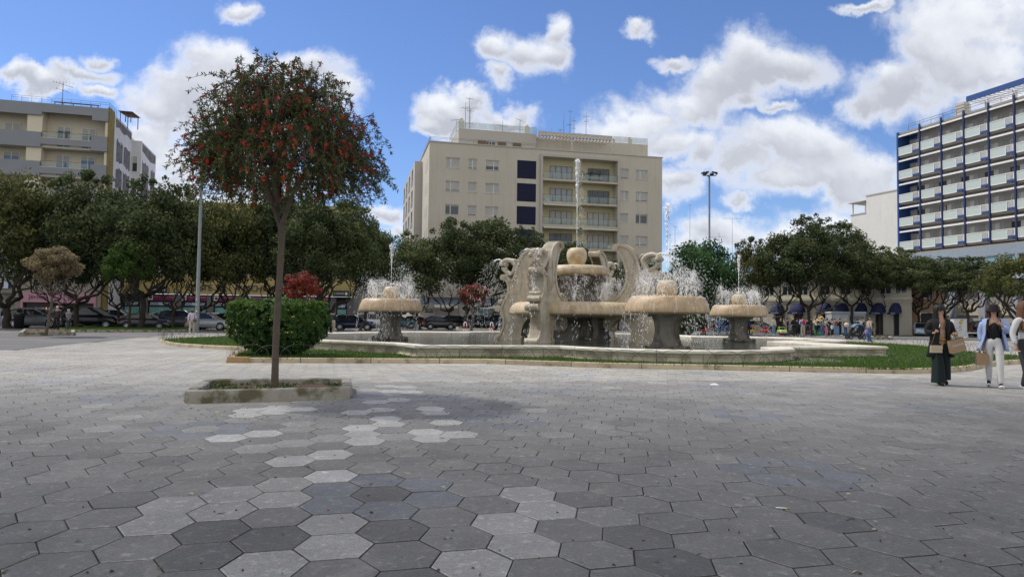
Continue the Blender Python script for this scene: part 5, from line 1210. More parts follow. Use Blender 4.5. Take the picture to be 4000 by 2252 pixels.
# small trees with red or dry crowns
m_red = [mat('brush_red', (.30, .028, .018), .7, var=.15), mat('brush_dkred', (.14, .025, .018), .7, var=.15), mat('brush_leafy', (.07, .07, .035), .7, var=.15)]
PAL['red'] = m_red; PAL['redgreen'] = [mat('brush_mixed', (.20, .05, .03), .7, var=.2), m_red[2], m_red[0]]
def small_tree(px, yb, pxc, ytop, ybot, rpx, Y, pal, label, tr_=.05, pot=None):
    g = P(px, 1240, Y); zt = P(pxc, ytop, Y).z; zb = P(pxc, ybot, Y).z; cxm = P(pxc, 1240, Y).x-g.x; rr_ = rpx/CF*Y
    rt = thing('small_tree', label, 'tree', (g.x, g.y, .05), 0, 'small trees'); zc = (zt+zb)/2
    crown_obj(rt, cm3, pal, (cxm, 0, zc), (rr_, rr_*.9, (zt-zb)*.55), rb_.uniform(0, 6))
    b = MB(); r = random.Random(int(px)); f = Vector((cxm*.7, 0, zb*.75)); limb(b, r, Vector((0, 0, 0)), f, tr_*1.2, tr_*.9, .05, 5, 7)
    for i in range(9): a = i*.9; limb(b, r, f, Vector((cxm+cos(a)*rr_*.75, sin(a)*rr_*.6, zc+r.uniform(-.2, .5)*(zt-zb)*.6)), tr_*.6, tr_*.15, .2, 5, 4)
    b.build('trunk', m_bark2, rt); return rt
small_tree(184, 1296, 205, 965, 1110, 108, 38.5, 'dry', 'small brownish half dry tree in its own stone planter at the left', .075)
small_tree(1172, 1290, 1175, 1062, 1180, 76, 46, 'red', 'dense dark red flowering small tree seen above the hedge', .07)
small_tree(1842, 1286, 1852, 1108, 1195, 72, 66, 'redgreen', 'sparse red and green small tree left of the scroll pillars', .13)
# ---------------------------------------------------------------- bottlebrush tree in its planter
m_conc = mat('mossy_concrete', (.34, .32, .275), .9, var=.15, scale=5, bump=.6, bscale=40, col2=(.13, .12, .07), mixs=3.2, thr=(.45, .62))
m_soil = mat('soil', (.11, .068, .045), .95, var=.25, scale=8, bump=1, bscale=30)
FLp = Vector(FY(712, 1577)); FRp = Vector(FY(1378, 1557)); BRp = Vector(FY(1372, 1477, .17)); BLp = Vector(FY(800, 1482, .17))
def chamfer(qs, c):
    o = []
    for i, p in enumerate(qs):
        a = (qs[i-1]-p).normalized(); b = (qs[(i+1) % 4]-p).normalized(); o += [tuple(p+a*c), tuple(p+(a+b)*c*.3), tuple(p+b*c)]
    return o
pl_p = chamfer([FLp, FRp, BRp, BLp], .16)
prt = thing('stone_planter', 'low mossy concrete planter with clipped corners holding the flowering tree', 'planter', (0, 0, 0))
b = MB(); sweep(b, pl_p, [(-.17, .02), (-.165, .17), (-.15, .185), (-.03, .19), (-.005, .175), (0, .15), (0, -.01)]); b.build('kerb', m_conc, prt)
b = MB(); b.prism(outside(pl_p, -.12), .0, .09, bottom=False); b.build('soil', m_soil, prt)
wd = MB(); rw = random.Random(8); poly_in = outside(pl_p, -.2); xs_ = [p[0] for p in poly_in]; ys_ = [p[1] for p in poly_in]; cl_ = [(rw.uniform(min(xs_), max(xs_)), rw.uniform(min(ys_), max(ys_)), rw.uniform(.08, .3)) for _ in range(34)]
n = 0
while n < 1500:
    c = rw.choice(cl_); x, y = rw.gauss(c[0], c[2]*.6), rw.gauss(c[1], c[2]*.5)
    if not inpoly(x, y, poly_in): n += 1 if rw.random() < .2 else 0; continue
    a = rw.uniform(0, 6.28); l = rw.uniform(.02, .05); h = rw.uniform(.01, .07); wd.add([(x, y, .09), (x+cos(a)*l*.5-sin(a)*l*.4, y+sin(a)*l*.5+cos(a)*l*.4, .09+h), (x+cos(a)*l, y+sin(a)*l, .09+h*.8), (x+cos(a)*l*.5+sin(a)*l*.4, y+sin(a)*l*.5-cos(a)*l*.4, .09+h*.7)], [(0, 1, 2, 3)], rw.choices((0, 1, 2), (6, 3, 1))[0]); n += 1
tag(wd.build('weeds', [mat('weed_green', (.07, .12, .035), .7, var=.1), m_bl[1], mat('weed_dry', (.28, .22, .12), .8)]), 'green weeds growing in the soil round the flowering tree trunk', 'weeds', kind='stuff')
DT = 11.45; def_ = P(1073, 1513, DT); TB = Vector((def_.x, DT, .09))
frt = thing('bottlebrush_tree', 'flowering tree with red bottlebrush blooms and a slim leaning trunk in the foreground planter', 'tree', TB)
def tp(px, py, dy=0.): q = P(px, py, DT+dy); return q-TB
b = MB(); r = random.Random(42)
tk = [Vector((0, 0, -.02)), tp(1075, 1430), tp(1078, 1330), tp(1084, 1210), tp(1092, 1090), tp(1098, 980), tp(1101, 910), tp(1096, 870)]
b.tube(smooth_path(tk, 3), [.068, .063, .060, .058, .057, .056, .056, .055, .055, .054, .054, .054, .053, .053, .053, .054, .054, .055, .056, .057, .056, .052], 12, 0)
lim = [[tp(1094, 880), tp(1072, 815, .05), tp(1055, 750, .1), tp(1042, 690, .15), tp(1000, 600, .3), tp(940, 500, .4)], [tp(1100, 880), tp(1118, 830, -.1), tp(1142, 760, -.2), tp(1170, 715, -.3), tp(1230, 650, -.4), tp(1320, 560, -.4)],
       [tp(1085, 840, .05), tp(1082, 760, .3), tp(1090, 660, .5), tp(1105, 520, .6), tp(1110, 380, .5)], [tp(1118, 830, .0), tp(1125, 740, .2), tp(1145, 620, .1), tp(1180, 480, -.1), tp(1200, 340, -.2)],
       [tp(1060, 790, -.1), tp(1030, 720, -.4), tp(960, 650, -.7), tp(880, 600, -.9)], [tp(1150, 745, -.1), tp(1190, 690, .4), tp(1270, 640, .8), tp(1380, 610, 1.)], [tp(1080, 800, 0), tp(1060, 640, -.6), tp(1040, 480, -.8), tp(1020, 360, -.7)]]
LP = []
for L_ in lim:
    s_ = smooth_path(L_, 4); n = len(s_); b.tube(s_, [.036*(1-i/n)+.011 for i in range(n)], 8, 0); LP += s_[3:]
cc = tp(1106, 572); RX, RY_, RZ = 1.60, 1.45, 1.52
def dome(r, q0=.55):
    a = r.uniform(0, 2*pi); u = r.uniform(-.60, 1.0); w = sqrt(1-max(0, u)**2)*(1 if u > -.2 else 1-.25*(-.2-u)/.32); q = r.uniform(q0, 1.0)
    if u < -.1: q = max(q, r.uniform(.6, 1.0))
    k = 1+.07*sin(3*a+1)+.05*sin(5*a)
    return cc+Vector((cos(a)*w*RX*q*k, sin(a)*w*RY_*q, u*RZ*q*(1 if u > 0 else .75)-.28*(w*q)**3+.02)), q
sec = []
for i in range(90):
    e, q = dome(r, .35); s = min(LP, key=lambda p: (p-e).length+abs(r.gauss(0, .25))); pts = limb(b, r, s, e, .016, .006, .22, 5, 5); sec += pts[2:]
tw = MB(); lf_ = MB(); fl = MB(); m_tw = m_bark2
def leafq(p, d, n, l, w, mi): 
    o = d.cross(n).normalized(); lf_.add([p, p+d*l*.45+o*w, p+d*l, p+d*l*.45-o*w], [(0, 1, 2, 3)], mi)
nt = 0; FC = [dome(r, .7)[0] for _ in range(46)]
for i in range(1650):
    e, q = dome(r, .45); s = min(r.sample(sec, 26), key=lambda p: (p-e).length)
    if (s-e).length > .9: e = s+(e-s).normalized()*.9
    if i < 26: e = e+(e-cc).normalized()*r.uniform(.12, .36)
    out_ = Vector((e.x-cc.x, e.y-cc.y, 0)); hang = r.uniform(.08, .42)*(1 if e.z < cc.z+.8 else .25)
    tip = e+Vector((out_.x*.10+r.gauss(0, .05), out_.y*.10+r.gauss(0, .05), -hang)) if r.random() < .8 else e+Vector((r.gauss(0, .05), r.gauss(0, .05), .12))
    pts = smooth_path([s, s.lerp(e, .5)+Vector((0, 0, .06)), e, tip], 3); b.tube(pts, [.0055*(1-k_/len(pts))+.0018 for k_ in range(len(pts))], 3, 0, False)
    flo = r.random() < (.92 if min((e-c_).length for c_ in FC) < .33 else .30)
    for j in range(3, len(pts)-1):
        d0 = (pts[j+1]-pts[j]); seg = d0.length; d0 = d0.normalized()
        for k_ in range(5):
            p = pts[j].lerp(pts[j+1], k_/5.); 
            if r.random() < .12: continue
            u = Vector((r.gauss(0, 1), r.gauss(0, 1), r.gauss(0, 1))).normalized(); d = (d0*.55+u*.85).normalized()
            leafq(p, d, u.cross(d0)+Vector((0, 0, .2)), r.uniform(.05, .09), r.uniform(.0065, .011), r.choices((0, 1, 2), (5, 3, 1))[0])
    if flo:
        m0 = len(pts)-r.choice((2, 3, 4)); p0_, p1_ = pts[m0-1], pts[m0]; d0 = (p1_-p0_).normalized(); L_ = r.uniform(.08, .135); mid = p1_; mi = 0 if r.random() < .55 else 1
        for k_ in range(46):
            t = k_/46; u = Vector((r.gauss(0, 1), r.gauss(0, 1), r.gauss(0, 1))); u = (u-d0*u.dot(d0)).normalized(); pp = mid+d0*(t-.5)*L_; w_2 = d0*.0055; ln = .032*r.uniform(.8, 1.2)*(sin(pi*(t*.8+.1))**.3)
            fl.add([pp-w_2, pp+w_2, pp+u*ln+d0*.006], [(0, 1, 2)], mi)
    for k_ in range(9):
        u = Vector((r.gauss(0, 1), r.gauss(0, 1), r.gauss(.2, 1))).normalized(); leafq(tip, u, Vector((r.gauss(0, 1), r.gauss(0, 1), 1)), r.uniform(.03, .06), .006, 2 if r.random() < .35 else 0)
b.build('trunk', m_bark2, frt)
lf_.build('foliage', [leafy(m__, .3) for m__ in (mat('brush_leaf', (.082, .108, .040), .75, var=.1, spec=.15), mat('brush_leaf_dark', (.042, .065, .028), .7, var=.1, spec=.15), mat('brush_leaf_new', (.17, .21, .05), .6, var=.1, spec=.2))], frt)
fl.build('red_flowers', [mat('bloom_red', (.55, .035, .025), .7, var=.1), mat('bloom_crimson', (.30, .02, .03), .7, var=.1)], frt)
# ---------------------------------------------------------------- clipped hedge
hg = G(1094, 1392, .12); HY = 20.6; hx = P(1090, 1240, HY).x; hrt = thing('clipped_bush', 'broad clipped green bush with small yellow flowers on the lawn, behind the slim trunk', 'bush', (hx, HY, .1))
hb = MB(); r = random.Random(77); HX, HYD, Z0, Z1 = 1.42, .95, .10, 1.58
def hshape(a, z):   # radius factor by height
    t = (z-Z0)/(Z1-Z0); w = .38+.62*min(1, t/.38)**.75 if t < .38 else 1-.10*max(0, (t-.6)/.4)**3
    return w
def rosette(p, n, s, k, mi0):
    t = n.cross(Vector((.2, .3, 1))).normalized(); o = n.cross(t)
    for j in range(k):
        a = 2*pi*j/k+r.uniform(-.25, .25); d = (t*cos(a)+o*sin(a))*r.uniform(.75, 1)+n*r.uniform(.15, .8); d.normalize(); w_ = n.cross(d).normalized()*s*.17; l = s*r.uniform(.8, 1.2)
        hb.add([p, p+d*l*.55+w_, p+d*l-n*l*.12, p+d*l*.55-w_], [(0, 1, 2, 3)], mi0 if r.random() < .8 else r.choice((0, 1, 2)))
yf = MB()
for i in range(3300):
    side = r.random()
    if side < .34:
        a = r.uniform(0, 2*pi); q = sqrt(r.random()); ex = abs(cos(a))**.6*(1 if cos(a) > 0 else -1); ey = abs(sin(a))**.7*(1 if sin(a) > 0 else -1)
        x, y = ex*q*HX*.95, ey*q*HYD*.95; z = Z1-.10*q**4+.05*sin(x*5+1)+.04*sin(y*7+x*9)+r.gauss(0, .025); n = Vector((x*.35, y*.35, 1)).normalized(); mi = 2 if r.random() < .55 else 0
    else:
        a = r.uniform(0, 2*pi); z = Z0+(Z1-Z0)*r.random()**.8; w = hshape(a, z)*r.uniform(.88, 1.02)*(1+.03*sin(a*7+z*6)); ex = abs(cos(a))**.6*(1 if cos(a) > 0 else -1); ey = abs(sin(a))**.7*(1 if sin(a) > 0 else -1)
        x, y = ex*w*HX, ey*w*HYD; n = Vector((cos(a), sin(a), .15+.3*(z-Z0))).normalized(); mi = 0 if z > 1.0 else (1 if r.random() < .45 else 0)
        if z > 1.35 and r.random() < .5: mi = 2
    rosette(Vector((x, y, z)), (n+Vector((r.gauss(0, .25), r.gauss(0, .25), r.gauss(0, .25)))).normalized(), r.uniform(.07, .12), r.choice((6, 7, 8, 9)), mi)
    if r.random() < .075 and n.y < .2 and z < 1.35: yf.sphere((x+n.x*.05, y+n.y*.05-.02, z+.03), r.uniform(.013, .026), 6, 4)
for i in range(1500):
    a = r.uniform(0, 2*pi); q = r.random()**.5*.85; z = Z0+(Z1-Z0)*r.random(); w = hshape(a, z)*q; rosette(Vector((cos(a)*w*HX, sin(a)*w*HYD, z)), Vector((cos(a), sin(a), .5)).normalized(), .15, 6, 1)
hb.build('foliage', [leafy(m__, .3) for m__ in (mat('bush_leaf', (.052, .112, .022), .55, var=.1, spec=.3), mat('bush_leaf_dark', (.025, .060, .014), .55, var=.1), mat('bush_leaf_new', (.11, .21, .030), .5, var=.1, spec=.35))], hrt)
yf.build('yellow_flowers', mat('yellow_bloom', (.55, .47, .12), .7), hrt)
b = MB()
for i in range(14): a = i*.45; b.tube([(cos(a)*.08, sin(a)*.08, -.05), (cos(a)*.35, sin(a)*.25, .35), (cos(a)*.8, sin(a)*.5, .9)], [.03, .025, .012], 5)
b.build('stems', m_bark, hrt)
# dry weeds at the kerb corner left of the hedge
b = MB(); g0 = G(930, 1388, .1)
for i in range(60):
    a = r.uniform(0, 6.28); x, y = g0.x+r.gauss(0, .16), g0.y+r.gauss(0, .08); h = r.uniform(.15, .42); b.tube([(x, y, .1), (x+cos(a)*h*.2, y+sin(a)*.03, .1+h*.6), (x+cos(a)*h*.5, y+sin(a)*.05, .1+h)], [.003, .0025, .001], 3)
tag(b.build('dry_weeds', MATS['weed_dry']), 'tuft of dry stalks at the kerb corner left of the bush', 'weeds', kind='stuff')
# ---------------------------------------------------------------- second planter and far lawns
a_, b2, c2_, d2_ = [Vector(FY(*q)) for q in ((70, 1312), (292, 1309), (292, 1299, ), (90, 1297))]
pq = chamfer([a_, b2, c2_, d2_], .2); p2 = thing('stone_planter', 'low concrete planter round the small dry tree at the left', 'planter')
b = MB(); sweep(b, pq, [(-.2, .02), (-.19, .2), (-.02, .21), (0, .18), (0, -.01)]); b.build('kerb', m_conc, p2); b = MB(); b.prism(outside(pq, -.15), 0, .12, bottom=False); b.build('soil', m_soil, p2)
def far_lawn(pxs, label, lawn_label, zk=.16):
    poly = [FY(*q) for q in pxs]; b = MB(); sweep(b, subdiv(poly, 1.5), [(-.16, .02), (-.15, zk), (0, zk), (0, -.01)]); tag(b.build('lawn_kerb', m_conc), label, 'kerb')
    b = MB(); b.prism(outside(poly, -.14), 0, zk-.03, bottom=False); tag(b.build('far_lawn', m_grass), kind='structure')
    g = MB(); rg_ = random.Random(3); x0, x1 = min(p[0] for p in poly), max(p[0] for p in poly); y0, y1 = min(p[1] for p in poly), max(p[1] for p in poly)
    for _ in range(14000):
        x, y = rg_.uniform(x0, x1), y0+(y1-y0)*rg_.random()**1.4
        if inpoly(x, y, poly):
            h = rg_.uniform(.04, .11); w = .03; a = rg_.uniform(0, 3.14); g.add([(x-w*cos(a), y-w*sin(a), zk-.03), (x+w*cos(a), y+w*sin(a), zk-.03), (x+rg_.gauss(0, .03), y, zk-.03+h)], [(0, 1, 2)], rg_.choice((0, 0, 1, 2)))
    tag(g.build('grass', m_bl), lawn_label, 'grass', kind='stuff'); return poly
fp = far_lawn([(228, 1294), (300, 1296), (500, 1297), (725, 1294), (745, 1288), (740, 1283), (600, 1277, .1), (420, 1275, .1), (280, 1278, .1), (232, 1286)], 'dark stone kerb of the lawn strip behind the dry tree', 'grass of the long lawn strip under the left oaks')
hoops([FY(240, 1291), FY(400, 1293), FY(720, 1291)], 'wire hoops on the long lawn strip under the left oaks', 1.1)
pq = [Vector(FY(*q)) for q in ((1780, 1293), (1920, 1294), (1925, 1285), (1780, 1284))]; b = MB()
sweep(b, [tuple(q) for q in pq], [(-.3, .0), (-.3, .3), (0, .3), (0, 0)]); tag(b.build('stone_border', m_rim), 'broken tan stone border round the sparse red tree', 'stone border')
pq = [Vector(FY(*q)) for q in ((3400, 1326), (3482, 1327), (3484, 1320), (3395, 1319))]; b = MB(); sweep(b, [tuple(q) for q in pq], [(-.25, .02), (-.25, .2), (0, .2), (0, 0)]); tag(b.build('stone_border', m_conc), 'low empty tree pit border behind the toddler in purple', 'stone border')
# ---------------------------------------------------------------- street furniture
m_pole = mat('pole_grey', (.20, .225, .23), .55, var=.08, scale=2, metal=.2); m_blk = mat('black_metal', (.02, .02, .022), .5); m_white = mat('white_paint', (.72, .72, .70), .5, var=.05); m_redp = mat('red_paint', (.45, .03, .03), .5)
m_rub = mat('rubber', (.018, .018, .018), .8); m_alu = mat('aluminium', (.45, .46, .47), .35, metal=.8)
def lamp(px, yb, ytop, label, k):
    g = G(px, yb); H = P(px, ytop, g.y).z; rt = thing('lamp_post', label, 'lamp post', (g.x, g.y, 0), 0, 'tall floodlight posts')
    b = MB(); st = [(0, .175), (H*.16, .165), (H*.161, .15), (H*.27, .145), (H*.271, .13), (H*.42, .13), (H*.421, .12), (H*.60, .115), (H*.601, .105), (H*.98, .095)]
    b.lathe([(r, z) for z, r in st], 14); b.lathe([(.24, 0), (.24, .06), (.18, .1)], 14)
    for q in (.16, .27, .42, .60): b.lathe([(.17-.11*q, H*q-.03), (.185-.11*q, H*q), (.17-.11*q, H*q+.04)], 14)
    b.build('pole', m_pole, rt); b = MB(); b.tube([(-.75, 0, H*.985), (.75, 0, H*.985)], .05, 6); b.tube([(0, -.6, H*.985), (0, .6, H*.985)], .05, 6); b.build('crossarm', m_blk, rt)
    for j, (x, y) in enumerate(((-.72, -.1), (-.38, -.42), (-.36, .4), (.36, -.42), (.38, .4), (.72, -.1))):
        b = MB(); M_ = Matrix.Rotation(atan2(y, x), 3, 'Z')@Matrix.Rotation(.45, 3, 'Y'); b.obox((x, y, H), (.36, .34, .17), M_, 0, .8); b.tube([(x, y, H*.985), (x, y, H)], .03, 5); b.build('floodlight', m_blk, rt)
    if k:
        b = MB()
        for (z, w, h) in ((1.5, .1, .14), (2.05, .12, .06), (1.1, .12, .08), (2.4, .08, .1)): b.box(-w/2, w/2, -.176, -.165, z, z+h)
        b.build('stickers', m_white, rt)
lamp(768, 1296, 520, 'tall grey lamp post with stickers left of the flowering tree', 1)
lamp(2771, 1301, 676, 'tall grey post with six black floodlights right of the big fountain', 0)
def pole_sign(px, yb, ys, build, label, name='road_sign', cat='road sign'):
    g = G(px, yb); z = P(px, ys, g.y).z; rt = thing(name, label, cat, (g.x, g.y, 0)); b = MB(); b.tube([(0, 0, 0), (0, 0, z+.4)], .035, 6); b.build('post', m_pole, rt); build(rt, z); return rt
def pbuild(rt, z):
    b = MB(); b.box(-.36, .36, -.06, -.03, z-.34, z+.36); s = b.build('sign_panel', mat('sign_royal', (.01, .035, .24), .4), rt); text_obj('P', 'sign_letter', .78, m_white, s, (0, -.066, z+.02), (pi/2, 0, 0), .004)
    b = MB(); b.box(-.34, .34, -.06, -.03, z-.55, z-.36); b.build('sign_plate', mat('plate_tan', (.35, .27, .17), .5), rt)
pole_sign(657, 1268, 1199, pbuild, 'blue parking sign with white P before the green curtains')
def b2_(rt, z):
    b = MB(); b.box(-.18, .18, -.05, -.03, z-.2, z+.35); b.build('sign_panel', MATS['sign_royal'], rt); b = MB(); b.box(-.16, .16, -.05, -.03, z-1.2, z-.25); b.build('sign_plate', m_white, rt)
pole_sign(1749, 1276, 1187, b2_, 'narrow blue and white sign on a post before the roller shutters')
def totem(px, yb, yt, w, label, h0=.0):
    g = G(px, yb); H = P(px, yt, g.y).z; rt = thing('signal_totem', label, 'sign panel', (g.x, g.y, 0)); b = MB(); b.tube([(0, 0, 0), (0, 0, H)], .06, 7); b.build('post', m_blk, rt); b = MB(); b.box(-w/2, w/2, -.16, -.05, h0, H); b.build('panel', m_blk, rt)
totem(3203, 1296, 1178, 1.05, 'tall black back of a sign panel rising out of the crowd', 3.4); totem(588, 1275, 1230, .0, 'thin dark post on the lawn strip') if 0 else None
totem(3625, 1298, 1160, .9, 'dark sign panel on a post beside the woman with sunglasses', 1.9); totem(3512, 1302, 1165, .6, 'dark sign panel among the traffic lights', 2.6); totem(3765, 1290, 1192, .75, 'dark board on a post left of the bucket hat', 2.0)
totem(360, 1268, 1138, .42, 'thin black panel on a post before the second pink sign', 3.0)
def plain_post(px, yb, yt, label, m_=None, r=.06):
    g = G(px, yb); H = P(px, yt, g.y).z; b = MB(); b.lathe([(r*1.8, 0), (r*1.5, .3), (r, .35), (r*.8, H), (0, H)], 8); o = b.build('street_post', m_ or m_pole, None, (g.x, g.y, 0)); tag(o, label, 'post')
plain_post(107, 1262, 1118, 'grey post before the first pink shop sign'); plain_post(808, 1270, 1130, 'grey post right of the left lamp post'); plain_post(1694, 1270, 1130, 'grey post before the closed roller shutters', r=.09); plain_post(595, 1284, 1240, 'short post with a bin on the lawn strip'); plain_post(3532, 1305, 1150, 'thin post right of the litter bin', m_blk, .04)
b = MB(); g = G(606, 1282); b.lathe([(0, .25), (.2, .25), (.24, .9), (.22, .95), (0, .95)], 12); tag(b.build('litter_bin', m_pole, None, (g.x, g.y, 0)), 'grey litter bin on the lawn strip post', 'bin')
b = MB(); g = G(3514, 1306); b.lathe([(0, .1), (.28, .1), (.34, .8), (.0, .8)], 14); rtb = b.build('litter_bin', m_pole, None, (g.x, g.y, 0)); tag(rtb, 'round litter bin with black hood beside the cycle racks', 'bin'); b = MB(); b.lathe([(.34, .82), (.48, 1.15), (.55, 1.25), (.42, 1.36), (0, 1.4)], 14); b.build('hood', m_blk, rtb)
b = MB(); g = G(73, 1282); b.lathe([(0, .0), (.34, .0), (.38, 1.05), (.42, 1.1), (.36, 1.25), (0, 1.28)], 14); tag(b.build('litter_bin', m_blk, None, (g.x, g.y, 0)), 'dark round bin in front of the grey hatchback', 'bin')
b = MB(); g = G(679, 1276); b.lathe([(0, .0), (.32, .0), (.32, .95), (.25, 1.08), (0, 1.12)], 14); tag(b.build('litter_bin', m_pole, None, (g.x, g.y, 0)), 'grey round bin under the slim oak right of the parking sign', 'bin'); 
for (px, lab) in ((1817, 'left red and white bollard hoop behind the basin'), (1920, 'right red and white bollard hoop beside the left scroll pillar')):
    g = G(px, 1299); b = MB(); H = .93
    for sx in (-.11, .11):
        for (z0, z1, mi) in ((0, .33, 0), (.33, .58, 1), (.58, H-.1, 0)): b.tube([(sx, 0, z0), (sx, 0, z1)], .05, 8, mi)
    b.tube([(.11*cos(t*pi/6), 0, H-.1+.11*sin(t*pi/6)) for t in range(7)], .05, 8, 0); tag(b.build('bollard', [m_white, m_redp], None, (g.x, g.y, 0)), lab, 'bollard', 'red and white bollards')
def bench(px, yb, w, label, rz=0):
    g = G(px, yb); rt = thing('stone_bench', label, 'bench', (g.x, g.y, 0), rz, 'white stone benches'); b = MB(); b.box(-w/2, w/2, -.25, .25, .42, .52); b.box(-w/2, w/2, .27, .33, .6, .0) if 0 else None; b.build('seat', m_white, rt)
    for s in (-.36, .36): b = MB(); b.add([(w*s-.12, -.2, 0), (w*s+.12, -.2, 0), (w*s+.12, .2, 0), (w*s-.12, .2, 0), (w*s-.07, -.2, .42), (w*s+.07, -.2, .42), (w*s+.07, .2, .42), (w*s-.07, .2, .42)], [(3,2,1,0),(4,5,6,7),(0,1,5,4),(1,2,6,5),(2,3,7,6),(3,0,4,7)]); b.build('leg', m_white, rt)
bench(880, 1284, 1.55, 'white stone bench left of the bush'); bench(1347, 1285, 1.2, 'white stone bench with a woman sitting on it'); bench(3800, 1318, 1.9, 'white bench partly behind the woman in the bucket hat')
# service cabin
g = G(3285, 1304); rt = thing('service_cabin', 'pale grey metal cabin standing behind the crowd', 'cabin', (g.x, 79, 0), radians(-8)); b = MB(); m_cab = mat('cabin_grey', (.42, .45, .47), .6, var=.05)
cw = 124/CF*79; ch_ = P(3285, 1216, 79).z; b.box(-cw/2, cw/2, 0, 2.4, .1, ch_-.18); b.build('body', m_cab, rt); b = MB(); b.box(-cw/2-.08, cw/2+.08, -.08, 2.5, ch_-.177, ch_); b.build('roof', mat('cabin_light', (.60, .64, .66), .6), rt)
for x_ in (-cw/2+.12, -cw/2+.98): b = MB(); b.box(x_, x_+.82, -.03, -.003, .25, ch_-.35); b.build('door', MATS['cabin_light'], rt)
b = MB(); b.box(.1, cw/2-.1, -.02, -.003, ch_-.95, ch_-.5); b.build('vent', m_pole, rt)
# lemon panel
g = P(3752, 1240, 66); rt = thing('lemon_panel', 'white cabinet painted with a lemon and blue flowers beside an oak', 'cabinet', (g.x, 66, 0)); w_ = 50/CF*66; ztp = P(3752, 1243, 66).z; b = MB(); b.box(-w_/2, w_/2, 0, .6, .1, ztp); b.build('body', mat('cabinet_white', (.55, .56, .55), .6), rt); b = MB(); b.box(-w_/2-.05, w_/2+.05, -.05, .65, ztp+.003, ztp+.08); b.build('top', m_blk, rt)
b = MB(); b.sphere((.0, -.01, ztp-.40), .17, 12, 8, 0, (.9, .08, 1.2)); b.build('lemon', mat('lemon_yellow', (.45, .36, .05), .6), rt); b = MB(); b.add([(-.02, -.02, ztp-.22), (.12, -.02, ztp-.12), (.26, -.02, ztp-.16), (.12, -.02, ztp-.22)], [(0, 1, 2, 3)]); b.build('leaf', m_bl[1], rt)
b = MB()
for i in range(16): a = i*.7; l = .1+.1*(i % 3); c_ = (-.05+.15*cos(i*2.1), ztp-.98+.14*sin(i*1.7)); b.add([(c_[0], -.012, c_[1]), (c_[0]+cos(a)*l-sin(a)*.02, -.012, c_[1]+sin(a)*l), (c_[0]+cos(a)*l*1.2, -.012, c_[1]+sin(a)*l*1.2), (c_[0]+cos(a)*l+sin(a)*.03, -.012, c_[1]+sin(a)*l*.8)], [(0, 1, 2, 3)])
b.build('blue_flowers', MATS['sign_royal'], rt)
# traffic lights
for (px, yt, lab) in ((3533, 1178, 'traffic light with pale disc at the street corner'), (3520, 1196, 'second traffic light on the same corner, lower and further left')):
    g = G(px, 1304); H = P(px, yt, g.y).z; rt = thing('traffic_light', lab, 'traffic light', (g.x, g.y, 0)); b = MB(); b.tube([(0, 0, 0), (0, 0, H)], .06, 6); b.build('post', m_blk, rt); b = MB(); b.box(-.16, .16, -.35, -.08, H-.95, H+.05)
    for k in range(3): b.tube([(0, -.36, H-.1-.3*k), (0, -.44, H-.1-.3*k)], .11, 10)
    b.build('signal_head', m_blk, rt); b = MB(); b.tube([(.3, -.2, H-.75), (.3, -.23, H-.75)], .26, 14, smooth=False); b.build('round_sign', mat('sign_peach', (.55, .30, .24), .5), rt)
# cycle racks
for i in range(6):
    g = G(3440+i*11.5, 1304); b = MB(); b.tube([(0, -.4, 0), (0, -.4, .75), (0, -.25, .9), (0, .25, .9), (0, .4, .75), (0, .4, 0)], .045, 6); o = b.build('cycle_rack', m_pole, None, (g.x, g.y, 0), .25); tag(o, ['leftmost grey hoop cycle rack of the row', 'second hoop cycle rack from the left, by the left bicycle', 'third hoop cycle rack from the left', 'fourth hoop cycle rack from the left, by the right bicycle', 'fifth hoop cycle rack from the left, next to an oak trunk', 'rightmost hoop cycle rack, next to the litter bin'][i], 'cycle rack', 'row of hoop cycle racks')
def bike(px, yb, sc_, m_, label, rz=0., Yo=None):
    g = G(px, yb); rt = thing('bicycle', label, 'bicycle', (g.x, Yo or g.y, 0), rz); rt.scale = (sc_,)*3; b = MB(); F_ = [(-.5, 0, .34), (-.15, 0, .30), (-.28, 0, .78), (.38, 0, .80), (-.15, 0, .30)]; b.tube(F_[:3], .02, 5); b.tube([F_[2], F_[3], F_[4]], .022, 5); b.tube([F_[0], F_[2]], .014, 5); b.tube([(.55, 0, .34), (.38, 0, .80), (.36, 0, .98)], .02, 5); b.tube([(.32, -.25, 1.02), (.36, 0, .98), (.32, .25, 1.02)], .016, 5); b.tube([(-.28, 0, .78), (-.31, 0, .92)], .018, 5); b.build('frame', m_, rt)
    b = MB(); b.sphere((-.31, 0, .95), .11, 8, 5, 0, (1.2, .6, .35)); b.build('saddle', m_blk, rt)
    for x_ in (-.5, .55):
        b = MB(); b.tube([(x_+.33*cos(t*pi/8), 0, .34+.33*sin(t*pi/8)) for t in range(17)], .02, 4, 0, False)
        for t in range(8): b.tube([(x_, 0, .34), (x_+.33*cos(t*pi/4), 0, .34+.33*sin(t*pi/4))], .004, 3)
        b.build('wheel', m_rub, rt)
m_mag = mat('magenta_paint', (.40, .05, .18), .4)
bike(3448, 1300, 1.0, m_blk, 'dark bicycle leaning in the cycle racks, left one', .2); bike(3478, 1301, 1.0, m_pole, 'grey bicycle leaning in the cycle racks, right one', .1)
